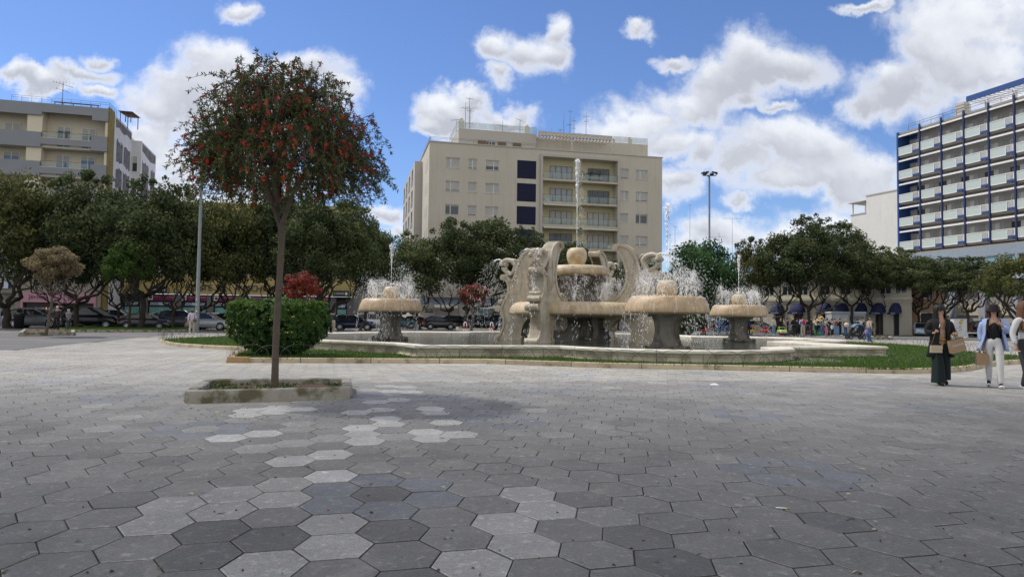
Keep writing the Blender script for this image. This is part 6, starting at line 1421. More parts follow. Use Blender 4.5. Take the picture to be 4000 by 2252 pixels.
# ---------------------------------------------------------------- cars
def paint(n, c): return mat('paint_'+n, c, .3, var=0, spec=.5, coat=.6, metal=.2)
m_cg = mat('car_glass', (.02, .025, .03), .06, spec=.8); m_tail = mat('tail_red', (.35, .02, .02), .3); m_head = mat('headlight', (.6, .62, .64), .1, spec=.8)
TYPES = dict(hatch=dict(L=4.1, W=.87, H=1.46, hood=.92, belt=.98, st=[(-2.05,.55,.95),(-1.98,.80,1.0),(-1.2,.95,.0),(.75,.95,0),(1.7,.86,0),(2.0,.70,0),(2.05,.50,0)], cab=[(-1.95,.98),(-1.55,1.40),(-.9,1.46),(.1,1.44),(1.15,.95)]),
             mini=dict(L=3.6, W=.80, H=1.49, st=[(-1.8,.55,0),(-1.74,.82,0),(-1.2,.95,0),(.6,.95,0),(1.35,.84,0),(1.7,.68,0),(1.8,.48,0)], cab=[(-1.72,.95),(-1.35,1.38),(-.8,1.49),(.0,1.46),(.85,.93)]),
             suv=dict(L=4.4, W=.92, H=1.68, st=[(-2.2,.6,0),(-2.12,.95,0),(-1.2,1.06,0),(.9,1.06,0),(1.9,.98,0),(2.15,.8,0),(2.2,.55,0)], cab=[(-2.1,1.05),(-1.8,1.58),(-1.2,1.68),(.2,1.66),(1.15,1.05)]),
             sedan=dict(L=4.5, W=.88, H=1.44, st=[(-2.25,.55,0),(-2.2,.92,0),(-1.3,.97,0),(.8,.95,0),(1.9,.85,0),(2.2,.68,0),(2.25,.5,0)], cab=[(-1.85,.97),(-1.0,1.36),(-.5,1.44),(.25,1.42),(1.2,.95)]))
CT = {}
def car_proto(k):
    T = TYPES[k]; L, Wd = T['L'], T['W']; st = T['st']; body = MB(); vs = []; n = 0; wx = (-L*.31, L*.315); wr = .32
    xs_ = sorted({s[0] for s in st}|{x+d for x in wx for d in (-wr-.06, -.2, 0, .2, wr+.06)})
    def top(x):
        for i in range(len(st)-1):
            if st[i][0] <= x <= st[i+1][0]: t = (x-st[i][0])/(st[i+1][0]-st[i][0]); return st[i][1]+(st[i+1][1]-st[i][1])*t
        return st[-1][1]
    for x in xs_:
        z = top(x); e = max(0, (abs(x)-L*.36)/(L*.14)); w = Wd*(1-.14*e*e); zb = .22
        for cx_ in wx:
            d = abs(x-cx_)
            if d < wr+.055: zb = max(zb, .30+sqrt(max(0, (wr+.06)**2-d*d))*.98)
        zb = min(zb, z-.12); row = [(x, -w*.85, zb), (x, -w, zb+.02), (x, -w*1.0, max(zb+.05, z*.62)), (x, -w*.95, z-.05), (x, -w*.80, z+.01), (x, 0, z+.035), (x, w*.80, z+.01), (x, w*.95, z-.05), (x, w, max(zb+.05, z*.62)), (x, w, zb+.02), (x, w*.85, zb)]; vs += row
    m_ = 11; fs = []
    for i in range(len(xs_)-1):
        for j in range(m_-1): fs.append((i*m_+j, (i+1)*m_+j, (i+1)*m_+j+1, i*m_+j+1))
    fs.append(tuple(range(m_))); fs.append(tuple((len(xs_)-1)*m_+j for j in range(m_))[::-1]); body.add(vs, fs, 0, True)
    cab = T['cab']; gl = MB(); tw_ = Wd*.74; bw = Wd*.93
    def cw_(z): return bw+(tw_-bw)*(z-cab[0][1])/(T['H']-cab[0][1])
    cv = []
    for x, z in cab: cv += [(x, -cw_(z), z), (x, cw_(z), z)]
    n = len(cab); gf = [(2*i, 2*i+2, 2*i+3, 2*i+1) for i in range(n-1)]; gl.add(cv, gf); gl.add(cv, [tuple(2*i for i in range(n))[::-1], tuple(2*i+1 for i in range(n))])
    # roof and pillars in paint
    rf = [(x, z) for x, z in cab if z > T['H']-.12]; xa, xb = rf[0][0]-.06, rf[-1][0]+.08
    pr = [(xa, T['H']-.10), (xa+.1, T['H']-.03), ((xa+xb)/2, T['H']+.035), (xb-.1, T['H']-.02), (xb, T['H']-.10)]
    for i in range(4):
        (x0, z0), (x1, z1) = pr[i], pr[i+1]; body.add([(x0, -tw_-.03, z0-.03), (x1, -tw_-.03, z1-.03), (x1, -tw_*.8, z1+.012), (x0, -tw_*.8, z0+.012), (x1, tw_*.8, z1+.012), (x0, tw_*.8, z0+.012), (x1, tw_+.03, z1-.03), (x0, tw_+.03, z0-.03)], [(0, 1, 2, 3), (3, 2, 4, 5), (5, 4, 6, 7)], 0, True)
    for s in (-1, 1):
        P_ = lambda x, z: (x, s*(cw_(z)+.012), z)
        body.tube([P_(*cab[-1]), P_(*cab[-2])], .045, 5); body.tube([P_(*cab[0]), P_(*cab[1]), P_(*cab[2])], .07 if k != 'sedan' else .05, 5); xm = (cab[-2][0]+cab[1][0])/2+.05
        body.tube([P_(xm, cab[0][1]), P_(xm, T['H']-.08)], .035, 5); body.tube([P_(cab[0][0]+.02, cab[0][1]), P_(cab[-1][0], cab[-1][1])], .03, 5)
        body.sphere((cab[-1][0]-.28, s*(Wd+.09), cab[-1][1]+.10), .10, 8, 5, 0, (.7, 1, .8))
    und = MB(); und.box(-L*.46, L*.46, -Wd*.84, Wd*.84, .2, .5); 
    for cx_ in wx:
        for s in (-1, 1): und.tube([(cx_, s*(Wd-.28), .32), (cx_, s*(Wd-.03), .32)], wr+.05, 18)
    tyre = MB(); tyre.tube([(0, -.1, 0), (0, .1, 0)], wr, 18, 0); rim = MB()
    rim.tube([(0, -.108, 0), (0, .108, 0)], wr*.42, 12, 0, smooth=False)
    for t in range(9): a = t*2*pi/9; rim.obox((cos(a)*wr*.42, 0, sin(a)*wr*.42), (wr*.5, .212, .03), Matrix.Rotation(-a, 3, 'Y'))
    rim.tube([(wr*.68*cos(t*pi/8), -.1, wr*.68*sin(t*pi/8)) for t in range(17)], .018, 4, 0, False); rim.tube([(wr*.68*cos(t*pi/8), .1, wr*.68*sin(t*pi/8)) for t in range(17)], .018, 4, 0, False)
    fx = L/2; hl = MB(); hl.sphere((0, 0, 0), .13, 10, 6, 0, (.8, 1.1, .7)); tl = MB(); tl.obox((0, 0, 0), (.10, .16, .34)); pl_ = MB(); pl_.obox((0, 0, 0), (.02, .5, .11))
    return dict(T=T, body=body.mesh('body', [m_blk]), glass=gl.mesh('windows', [m_cg]), und=und.mesh('underbody', [m_rub]), tyre=tyre.mesh('wheel', [m_rub]), rim=rim.mesh('rim', [m_alu]), hl=hl.mesh('headlight', [m_head]), tl=tl.mesh('taillight', [m_tail]), pl=pl_.mesh('number_plate', [m_white]), wx=wx, wr=wr)
def car(px, Y, hd, kind, pm, label, sc_=1.):
    if kind not in CT: CT[kind] = car_proto(kind)
    C_ = CT[kind]; x = P(px, 1240, Y).x; rt = thing('parked_car', label, 'car', (x, Y, 0), radians(hd), 'parked cars'); rt.scale = (sc_,)*3
    def add(n, me_, loc=(0, 0, 0), rot=(0, 0, 0), par=None, mt=None):
        o = bpy.data.objects.new(n, me_); COL.objects.link(o); o.parent = par or rt; o.location = loc; o.rotation_euler = rot
        if mt: o.material_slots[0].link = 'OBJECT'; o.material_slots[0].material = mt
        return o
    add('body', C_['body'], mt=pm); add('windows', C_['glass']); add('underbody', C_['und']); L, Wd = C_['T']['L'], C_['T']['W']; st = C_['T']['st']
    for cx_ in C_['wx']:
        for s in (-1, 1): w = add('wheel', C_['tyre'], (cx_, s*(Wd-.11), C_['wr'])); add('rim', C_['rim'], par=w)
    zf = st[-3][1]-.16; zr_ = st[1][1]-.10
    for s in (-1, 1): add('headlight', C_['hl'], (L/2-.20, s*Wd*.70, zf)); add('taillight', C_['tl'], (-L/2+.06, s*Wd*.84, zr_))
    add('number_plate', C_['pl'], (L/2+.01, 0, .42)); add('number_plate', C_['pl'], (-L/2-.01, 0, .62)); return rt
pdk = paint('charcoal', (.035, .037, .042)); pbk = paint('black', (.006, .006, .008)); pgr = paint('grey', (.13, .14, .15)); psv = paint('silver', (.38, .40, .42)); pwh = paint('white', (.66, .67, .67)); pnv = paint('navy', (.012, .02, .05)); pbl = paint('pale_blue', (.36, .48, .62)); prd = paint('dark_red', (.10, .008, .012)); ptl = paint('teal', (.05, .16, .20)); pbn = paint('blue', (.04, .12, .28))
for a in [(148,60,7,'hatch',pgr,'grey hatchback before the first pink shop sign',1.12),(362,61,7,'suv',pbk,'black estate car behind the elderly woman in a grey jacket',1.1),(470,68,7,'suv',pwh,'white car mostly hidden behind the black estate car',1.),(574,60,6,'sedan',pdk,'charcoal hatchback parked by the thick forked oak',.95),(668,66,6,'suv',pgr,'boxy grey car right of the parking sign',.85),(722,63,6,'suv',pgr,'grey people carrier behind the woman in white walking',1.),
          (818,60,6,'mini',psv,'silver small car behind the person in a khaki coat',1.),(862,69,6,'hatch',pwh,'white car roof seen above the silver small car',1.),(925,66,6,'hatch',pbk,'black car behind the left white bench',1.),(1385,67,6,'hatch',pnv,'navy car right of the white bench with the sitting woman',1.),(1412,88,6,'hatch',pbn,'blue car far back right of the bank corner',1.),
          (1462,82,8,'suv',pwh,'white car seen under the left small fountain bowl',1.),(1565,84,8,'hatch',ptl,'teal car right of the left fountain pedestal',1.),(1640,85,8,'hatch',prd,'dark red car at the edge of the left fountain bowl',1.),(1719,78,10,'mini',pdk,'small charcoal hatchback parked before the roller shutters',1.),(1740,88,10,'hatch',pwh,'white car roof behind the small charcoal hatchback',1.),(1792,84,10,'suv',pbk,'black off-roader right of the small charcoal hatchback',.95),(1878,84,12,'suv',pnv,'dark blue car behind the thick grey tree trunk',1.),(1972,85,12,'suv',pnv,'dark blue estate between the bollard and the scroll pillar',1.05),
          (2545,88,12,'suv',pwh,'white car glimpsed beyond the right scroll pillar',1.),(2775,90,12,'hatch',prd,'red car behind the right lamp post',1.),(2862,88,12,'hatch',pbn,'blue car behind the farther small fountain',1.),(2960,88,12,'hatch',psv,'silver car behind the yellow toy ride',1.),(3110,88,-15,'suv',pbk,'black car hidden behind the crowd',1.),
          (3462,86,-8,'hatch',pgr,'grey hatchback behind the cycle racks',.95),(3508,93,-8,'hatch',pwh,'white car roof behind the grey hatchback',1.),(3556,84,172,'suv',pwh,'white off-roader behind the litter bin',.95),(3603,76,-118,'hatch',pbl,'pale blue car facing the camera under an oak',.95),(3820,80,-20,'hatch',pbk,'black car right of the lemon panel',1.),(3880,74,-20,'suv',pnv,'navy car behind the woman in the bucket hat',1.),(3955,74,-20,'hatch',pdk,'charcoal car at the right edge of the photo',1.)]: car(*a)
# ---------------------------------------------------------------- coin rides and buggies
m_lime_p = mat('lime_paint', (.38, .55, .12), .35); m_yel_p = mat('yellow_paint', (.62, .38, .05), .4); m_grn_p = mat('green_paint', (.03, .20, .05), .5); m_blu_p = mat('blue_paint', (.03, .14, .34), .4); m_cyan = mat('denim_blue', (.10, .22, .32), .7)
def toy_car(px, yb, col, base, label, w=.62, rz=0., cab_glass=True):
    g = G(px, yb); rt = thing('toy_ride', label, 'coin ride', (g.x, g.y, 0), rz, 'coin operated toy rides'); rt.scale = (.60,)*3
    b = MB(); b.add([(-.38, -.3, 0), (.38, -.3, 0), (.38, .3, 0), (-.38, .3, 0), (-.22, -.18, .3), (.22, -.18, .3), (.22, .18, .3), (-.22, .18, .3)], [(3,2,1,0),(4,5,6,7),(0,1,5,4),(1,2,6,5),(2,3,7,6),(3,0,4,7)]); b.build('base', base, rt)
    b = MB(); ys = [-.75, -.68, -.5, -.1, .5, .75]; zt_ = [.62, .78, .88, .92, .92, .8]; vs = []; 
    for y, z in zip(ys, zt_):
        w1 = w*(1 if y > -.6 else .88); vs += [(-w1*.9, y, .42), (-w1, y, .55), (-w1, y, z-.12), (-w1*.8, y, z), (w1*.8, y, z), (w1, y, z-.12), (w1, y, .55), (w1*.9, y, .42)]
    fs = []
    for i in range(5):
        for j in range(7): fs.append((i*8+j, (i+1)*8+j, (i+1)*8+j+1, i*8+j+1))
    fs += [tuple(range(8)), tuple(40+j for j in range(8))[::-1]]; b.add(vs, fs, 0, False)
    for s in (-1, 1): b.tube([(s*w*.78, -.15, .90), (s*w*.62, .05, 1.36)], .045, 6); b.tube([(s*w*.78, .6, .9), (s*w*.62, .5, 1.36)], .045, 6)
    b.box(-w*.70, w*.70, -.02, .56, 1.33, 1.42); b.build('body', col, rt)
    b = MB(); b.quad((-w*.70, -.12, .93), (w*.70, -.12, .93), (w*.58, .04, 1.33), (-w*.58, .04, 1.33)); b.build('windscreen', m_cg, rt)
    b = MB(); b.box(-w*1.02, w*1.02, -.82, -.7, .44, .53); b.build('bumper', m_white, rt)
    for s in (-1, 1):
        b = MB(); b.sphere((s*w*.66, -.74, .68), .10, 10, 6, 0, (1, .5, 1)); b.build('headlight', m_head, rt); b = MB(); b.tube([(s*w*.8, -.3, .42), (s*w*1.0, -.3, .42)], .14, 12); b.build('wheel', m_rub, rt)
    return rt
toy_car(3055, 1309, m_lime_p, m_redp, 'light green toy car ride on a red stand in front of the crowd'); toy_car(2929, 1308, m_yel_p, m_blu_p, 'yellow toy ride on a blue stand beside the far fountain', rz=-.8); toy_car(2990, 1307, m_redp, m_white, 'red toy ride with a windscreen on a white stand', rz=.9)
toy_car(2812, 1306, m_blu_p, m_white, 'blue toy ride between the lamp post and the far fountain', rz=.6); toy_car(2752, 1306, m_redp, m_blk, 'red toy ride just left of the right lamp post', rz=1.2)
g = G(3195, 1309); rt = thing('toy_ride', 'green toy tree ride with yellow and white flowers in the crowd', 'coin ride', (g.x, g.y, 0), 0, 'coin operated toy rides'); b = MB(); b.lathe([(.75, 0), (.8, .12), (.6, .22), (.35, .3), (.28, .8), (.2, 1.4), (.15, 1.7), (0, 1.75)], 12); b.build('body', m_grn_p, rt); b = MB()
for i in range(26): a = i*2.4; z = 1.1+.75*((i*.37) % 1); b.sphere((cos(a)*.45, sin(a)*.3-.1, z), .12, 6, 4, i % 2)
b.build('flowers', [m_yel_p, m_white], rt)
def buggy(px, yb, hoodm, label, rz=0., sc_=1., doll=False):
    g = G(px, yb); rt = thing('pushchair', label, 'pushchair', (g.x, g.y, 0), rz, 'pushchairs'); rt.scale = (sc_,)*3; b = MB()
    for s in (-.24, .24): b.tube([(-.45, s, .15), (.1, s, .55), (.62, s, 1.02)], .018, 5); b.tube([(.45, s, .15), (.0, s, .62), (-.1, s, .9)], .016, 5); b.tube([(-.45, s, .15), (.45, s, .16)], .014, 5)
    b.tube([(.62, -.24, 1.02), (.66, 0, 1.05), (.62, .24, 1.02)], .022, 5); b.build('frame', m_blk, rt)
    b = MB(); b.add([(-.35, -.2, .38), (.2, -.2, .42), (.42, -.2, .85), (.3, -.2, .88), (.08, -.2, .52), (-.36, -.2, .5), (-.35, .2, .38), (.2, .2, .42), (.42, .2, .85), (.3, .2, .88), (.08, .2, .52), (-.36, .2, .5)], [(0,1,2,3,4,5),(11,10,9,8,7,6),(0,6,7,1),(1,7,8,2),(2,8,9,3),(3,9,10,4),(4,10,11,5),(5,11,6,0)]); b.build('seat', m_blk, rt)
    b = MB(); vs = []; n = 8; 
    for i in range(n+1):
        a = radians(20+135*i/n)
        for s in (-.24, -.2, 0, .2, .24): vs.append((.15+.42*cos(a), s, .68+.42*sin(a)*(1 if abs(s) < .22 else .85)))
    b.add(vs, [(i*5+j, i*5+j+1, (i+1)*5+j+1, (i+1)*5+j) for i in range(n) for j in range(4)], 0, True); b.build('hood', hoodm, rt)
    b = MB(); b.box(-.3, .3, -.18, .18, .2, .34); b.build('basket', m_blk, rt)
    for x_ in (-.45, .45):
        for s in (-.27, .27):
            b = MB(); b.tube([(x_, s-.025, .15), (x_, s+.025, .15)], .15, 14, smooth=False); w = b.build('wheel', m_rub, rt); b = MB(); b.tube([(x_, s-.03, .15), (x_, s+.03, .15)], .08, 10, smooth=False); b.build('hub', m_pole, w)
    if doll: b = MB(); b.tube([(-.62, 0, .5), (-.62, 0, .85)], .012, 4); b.build('stick', m_blk, rt); b = MB(); b.sphere((-.62, 0, 1.0), .17, 12, 8); b.build('pale_balloon', mat('balloon_peach', (.60, .42, .36), .5), rt)
buggy(3342, 1325, m_cyan, 'big pushchair with blue blanket and a pale balloon on a stick', 0., 1.15, True); buggy(3092, 1312, m_blk, 'black pushchair among the crowd next to the light green toy car', .2); buggy(3612, 1311, m_blk, 'black pushchair in front of the pale blue car', .1); buggy(3165, 1311, m_blk, 'dark pushchair behind the child bicycle', 2.8)
bike(3160, 1313, .62, m_mag, 'small pink childs bicycle in front of the crowd', -1.35)
# ---------------------------------------------------------------- people
def skin(V, E, sub=1, root=0):
    me = bpy.data.meshes.new('sk'); me.from_pydata([v[0] for v in V], E, []); o = bpy.data.objects.new('sk', me); COL.objects.link(o)
    md = o.modifiers.new('s', 'SKIN'); md.use_smooth_shade = True; md.branch_smoothing = .4
    for i, v in enumerate(V):
        d = me.skin_vertices[0].data[i]; r = v[1]; d.radius = r if hasattr(r, '__len__') else (r, r); d.use_root = (i == root)
    if sub: s = o.modifiers.new('u', 'SUBSURF'); s.levels = sub; s.render_levels = sub
    bpy.context.view_layer.update(); m2 = bpy.data.meshes.new_from_object(o.evaluated_get(bpy.context.evaluated_depsgraph_get())); bpy.data.objects.remove(o); bpy.data.meshes.remove(me); return m2
ARMS = {'down': ((.215,.02,1.12), (.22,-.05,.88), (.215,-.09,.76)), 'bent': ((.225,.04,1.13), (.15,-.20,1.15), (.11,-.29,1.19)), 'chin': ((.23,-.08,1.14), (.09,-.20,1.36), (.05,-.20,1.46)),
        'push': ((.20,-.14,1.14), (.17,-.36,1.04), (.16,-.45,1.04)), 'back': ((.21,.13,1.14), (.21,.22,.92), (.20,.22,.81)), 'fore': ((.20,-.13,1.13), (.19,-.30,.96), (.18,-.37,.88)),
        'akimbo': ((.30,.06,1.15), (.17,-.05,1.02), (.12,-.10,1.01)), 'cross': ((.22,-.03,1.13), (.02,-.20,1.17), (-.08,-.20,1.20)), 'hip': ((.24,.05,1.12), (.17,-.08,.93), (.15,-.14,.86))}
def joints(st=.0, aL='down', aR='down', head=0., lean=0., sit=False):
    J = {}; J['pel'] = (0, 0, .93); J['wai'] = (0, 0, 1.07); J['che'] = (0, -.01, 1.27); J['nb'] = (0, .0, 1.42); J['nk'] = (0, -.005, 1.49); J['jaw'] = (-.01*head, -.02, 1.545); J['hd'] = (-.0, -.005, 1.61); J['top'] = (0, .01, 1.67)
    for s, n, arm, fy in ((1, 'L', aL, st), (-1, 'R', aR, -st)):
        e, w, t = ARMS[arm]; J['sh'+n] = (s*.165, .0, 1.385); J['el'+n] = (s*e[0], e[1], e[2]); J['wr'+n] = (s*w[0], w[1], w[2]); J['ha'+n] = (s*t[0], t[1], t[2])
        lift = .05 if fy > .02 else 0
        J['hi'+n] = (s*.085, 0, .90); J['kn'+n] = (s*.095, fy*.45-abs(fy)*.18, .49+(.02 if fy > 0 else 0)); J['an'+n] = (s*.095, fy, .09+lift); J['to'+n] = (s*.105, fy-.15, .035+lift*.2)
        if sit: J['hi'+n] = (s*.09, 0, .55); J['kn'+n] = (s*.11, -.42, .52); J['an'+n] = (s*.11, -.40, .10); J['to'+n] = (s*.12, -.54, .04)
    if sit:
        for k in J:
            if k[:2] not in ('hi', 'kn', 'an', 'to'): x, y, z = J[k]; J[k] = (x, y, z-.36)
    if lean:
        for k in J:
            x, y, z = J[k]
            if z > .93: J[k] = (x, y-(z-.93)*lean, z)
    return J
def chain(J, names, radii):
    return [(J[n], r) for n, r in zip(names, radii)], [(i, i+1) for i in range(len(names)-1)]
def graph(J, rad, edges):
    ks = list(rad); ix = {k: i for i, k in enumerate(ks)}; return [(J[k], rad[k]) for k in ks], [(ix[a], ix[b]) for a, b in edges]
def figure(J, hair='short', skirt=False, coat=1.0, wide=False, detail=False, fem=False, curl=1.0):
    out = {}
    rad = {'pel': (.125,.10), 'wai': (.105,.085), 'che': (.125,.095), 'nb': (.06,.06), 'nk': .045, 'jaw': (.060,.066), 'hd': (.088,.106), 'top': (.066,.080)}
    ed = [('pel','wai'), ('wai','che'), ('che','nb'), ('nb','nk'), ('nk','jaw'), ('jaw','hd'), ('hd','top')]
    for n in 'LR':
        rad.update({'sh'+n: .05, 'el'+n: .036, 'wr'+n: .024, 'ha'+n: (.034,.018), 'hi'+n: .085, 'kn'+n: .055, 'an'+n: .038, 'to'+n: (.035,.025)})
        ed += [('nb','sh'+n), ('sh'+n,'el'+n), ('el'+n,'wr'+n), ('wr'+n,'ha'+n), ('pel','hi'+n), ('hi'+n,'kn'+n), ('kn'+n,'an'+n), ('an'+n,'to'+n)]
    if detail:
        JJ = dict(J)
        for n in 'LR':
            w, h = Vector(J['wr'+n]), Vector(J['ha'+n]); d = (h-w).normalized(); s = 1 if n == 'L' else -1; a = d.cross(Vector((0, -1, 0.2))); a = a.normalized() if a.length > .1 else Vector((1, 0, 0)); nrm = a.cross(d).normalized()
            palm = w+d*.075; JJ['ha'+n] = tuple(palm); rad['ha'+n] = (.030,.015); rad['wr'+n] = .022
            for f, (o, l) in enumerate(((-.026, .062), (-.009, .072), (.009, .067), (.025, .052))):
                p = palm; c = .35*curl
                for k in range(3):
                    dd = (d*cos(c*(k+.5)*.9)+nrm*sin(c*(k+.5)*.9)); p = (palm+a*o+d*.018) if k == 0 else p+dd*l*.5; nm = 'f%s%d%d' % (n, f, k); JJ[nm] = tuple(p); rad[nm] = .0085-.0012*k
                ed += [('ha'+n, 'f%s%d0' % (n, f)), ('f%s%d0' % (n, f), 'f%s%d1' % (n, f)), ('f%s%d1' % (n, f), 'f%s%d2' % (n, f))]
            th = w+d*.035; 
            for k in range(2): p = th-a*s*(.03+.018*k)+d*(.012+.028*k); JJ['t%s%d' % (n, k)] = tuple(p); rad['t%s%d' % (n, k)] = .010-.001*k
            ed += [('ha'+n, 't%s0' % n), ('t%s0' % n, 't%s1' % n)]
        J2 = JJ
        JJ['nose'] = (J['hd'][0], J['hd'][1]-.105, J['hd'][2]-.012); rad['nose'] = (.010, .012)
    else: J2 = J
    V, E = graph(J2, rad, ed); out['body'] = skin(V, E, 1)
    k = coat; rt_ = {'pel': (.135*k,.115*k), 'wai': (.118*k if not fem else .105*k, .10*k), 'che': (.145*k,.118*k), 'nb': (.075,.065)}; et = [('pel','wai'), ('wai','che'), ('che','nb')]
    J3 = dict(J); J3['nb'] = (J['nb'][0], J['nb'][1], J['nb'][2]-.02)
    for n in 'LR':
        w, e = Vector(J['wr'+n]), Vector(J['el'+n]); J3['cu'+n] = tuple(e.lerp(w, .93)); rt_.update({'sh'+n: .062*k, 'el'+n: .052*k, 'cu'+n: .038*k}); et += [('nb','sh'+n), ('sh'+n,'el'+n), ('el'+n,'cu'+n)]
    V, E = graph(J3, rt_, et); out['top'] = skin(V, E, 1)
    J4 = dict(J); J4['wst'] = (J['wai'][0], J['wai'][1], J['wai'][2]+.015); rl = {'pel': (.130,.110), 'wst': (.122,.104)}; el_ = [('wst','pel')]
    for n in 'LR':
        rl.update({'hi'+n: .100, 'kn'+n: .072 if not wide else .128, 'an'+n: .060 if not wide else .16}); J4['an'+n] = (J['an'+n][0]*(1 if not wide else 1.15), J['an'+n][1], J['an'+n][2]-(.055 if not wide else .02)); el_ += [('pel','hi'+n), ('hi'+n,'kn'+n), ('kn'+n,'an'+n)]
    if wide:
        V, E = graph(J4, {k_: rl[k_] for k_ in ('pel', 'wst', 'hiL', 'hiR')}, [('wst','pel'), ('pel','hiL'), ('pel','hiR')]); m0 = skin(V, E, 1); b = MB(); b.add([tuple(v.co) for v in m0.vertices], [tuple(p.vertices) for p in m0.polygons], 0, True)
        for n in 'LR':
            h_, k_, a_ = Vector(J['hi'+n]), Vector(J['kn'+n]), Vector(J['an'+n]); a_ = a_+Vector((.02 if n == 'L' else -.02, 0, -.03)); nn_ = 22; vs = []; rows = []
            for i in range(11):
                t = i/10; p = h_.lerp(k_, t*2) if t < .5 else k_.lerp(a_, t*2-1); r_ = .092+.036*t
                for q in range(nn_): an = 2*pi*q/nn_; f = 1+(.02+.07*t)*sin(an*4+t*2+(1 if n == 'L' else 2)); vs.append((p.x+r_*f*cos(an), p.y+r_*1.05*f*sin(an), p.z))
            b.add(vs, [(i*nn_+q, i*nn_+(q+1) % nn_, (i+1)*nn_+(q+1) % nn_, (i+1)*nn_+q) for i in range(10) for q in range(nn_)], 0, True)
        out['trousers'] = b.mesh('trousers', [])
    else: V, E = graph(J4, rl, el_); out['trousers'] = skin(V, E, 1)
    b = MB()
    for n in 'LR': a, t = Vector(J['an'+n]), Vector(J['to'+n]); b.tube([a+Vector((0, .07, -.045)), a+Vector((0, .03, -.03)), a.lerp(t, .5)+Vector((0, 0, -.0)), t, t+Vector((0, -.04, -.005))], [.025, .048, .048, .045, .022], 8, 0, ell=.75)
    out['shoes'] = b.mesh('shoes', [m_blk])
    h = Vector(J['hd']); b = MB()
    if hair == 'bald': pass
    elif hair == 'short': b.sphere(h+Vector((0, .022, .028)), .098, 12, 8, 0, (.93, 1.06, .95))
    elif hair == 'cap': b.sphere(h+Vector((0, .012, .03)), .10, 12, 8, 0, (.95, 1.1, .85)); b.sphere(h+Vector((0, -.10, .03)), .07, 8, 5, 0, (1, 1.1, .15))
    elif detail:
        rh_ = random.Random(4); b.sphere(h+Vector((0, .026, .042)), .112, 18, 12, 0, (.93, 1.0, .90)); ns = 44
        for i in range(ns):
            a = radians(-36+252*i/(ns-1)); ln = rh_.uniform(.26, .36) if fem else .1; dx, dy = cos(a), sin(a); fr_ = 1 if dy < .1 else 0
            pts = [h+Vector((dx*.05, dy*.05+.02, .125)), h+Vector((dx*.098, dy*.10+.022, .05)), h+Vector((dx*.108, dy*.10+.018, -.05)), h+Vector((dx*.112+rh_.gauss(0, .01), dy*.09+.015, -.16)), h+Vector((dx*.125+rh_.gauss(0, .015), dy*.085-(.02 if fr_ else -.0)+.01, -.16-ln*.45)), h+Vector((dx*.115+rh_.gauss(0, .02), dy*.085-(.05 if fr_ else -.01), -.16-ln*.9))]
            b.tube(smooth_path(pts, 2), [.018, .022, .022, .022, .02, .02, .019, .018, .015, .012, .004], 5, 0)
    else:
        z = h.z; V = [((h.x, h.y+.028, z+.045), (.112,.118)), ((h.x, h.y+.06, z-.04), (.095,.07)), ((h.x, h.y+.08, z-.15), (.085,.045)), ((h.x, h.y+.085, z-.28), (.075,.035)), ((h.x-.08, h.y+.01, z-.03), .042), ((h.x-.10, h.y+.0, z-.16), .050), ((h.x-.11, h.y-.06, z-.31), .042), ((h.x+.08, h.y+.01, z-.03), .042), ((h.x+.10, h.y+.0, z-.16), .050), ((h.x+.11, h.y-.06, z-.31), .042)]
        if hair == 'bob': V = V[:3]; E = [(0, 1), (1, 2)]
        elif hair == 'tail': V = V[:2]+[((h.x, h.y+.13, z+.0), .03), ((h.x, h.y+.16, z-.15), .03)]; E = [(0, 1), (1, 2), (2, 3)]
        else: E = [(0, 1), (1, 2), (2, 3), (0, 4), (4, 5), (5, 6), (0, 7), (7, 8), (8, 9)]
        out['hair'] = skin(V, E, 1); b = None
    if b is not None and b.v: out['hair'] = b.mesh('hair', [m_blk])
    return out
m_skin = mat('skin', (.50, .30, .21), .6, var=.04, scale=8); m_hairs = {'black': mat('hair_black', (.012, .010, .009), .5, var=.1), 'brown': mat('hair_brown', (.055, .03, .018), .6, var=.1), 'grey': mat('hair_grey', (.45, .44, .42), .8), 'auburn': mat('hair_auburn', (.16, .08, .04), .6)}
CLO = {}
def cloth(c):
    if c not in CLO:
        CM_ = dict(black=(.012,.012,.014), navy=(.018,.028,.065), white=(.62,.62,.62), grey=(.19,.19,.21), lgrey=(.36,.37,.40), denim=(.06,.12,.24), ldenim=(.16,.27,.42), beige=(.42,.36,.29), cream=(.56,.51,.44), khaki=(.20,.19,.14), sage=(.16,.18,.14), lblue=(.33,.44,.66), red=(.42,.03,.04), rust=(.30,.07,.03), pink=(.50,.14,.24), lilac=(.34,.22,.50), green=(.03,.12,.06), brown=(.12,.085,.06), dgreen=(.009,.016,.017), charcoal=(.04,.042,.045), lav=(.52,.47,.60))
        CLO[c] = mat('cloth_'+c, CM_[c], .85, var=.07, scale=6, bump=.25, bscale=14)
    return CLO[c]
PM = {}
def proto(key, **kw):
    if key not in PM: PM[key] = figure(joints(**{k: v for k, v in kw.items() if k in ('st', 'aL', 'aR', 'sit', 'lean')}), **{k: v for k, v in kw.items() if k in ('hair', 'coat', 'wide', 'fem')})
    return PM[key]
def place(meshes, x, y, H, yaw, cols, label, group=None, z=0.):
    rt = thing('person', label, 'person', (x, y, z), radians(yaw), group); rt.scale = (H/1.70,)*3
    ob = {}
    for n, me_ in meshes.items():
        o = bpy.data.objects.new(n, me_); COL.objects.link(o); o.parent = rt; ob[n] = o
        mt = m_skin if n == 'body' else (m_hairs[cols['hair']] if n == 'hair' and cols['hair'] in m_hairs else cloth(cols.get(n, 'black')) if n != 'hair' else cloth(cols['hair']))
        if not len(me_.materials): me_.materials.append(mt)
        o.material_slots[0].link = 'OBJECT'; o.material_slots[0].material = mt
    return rt, ob
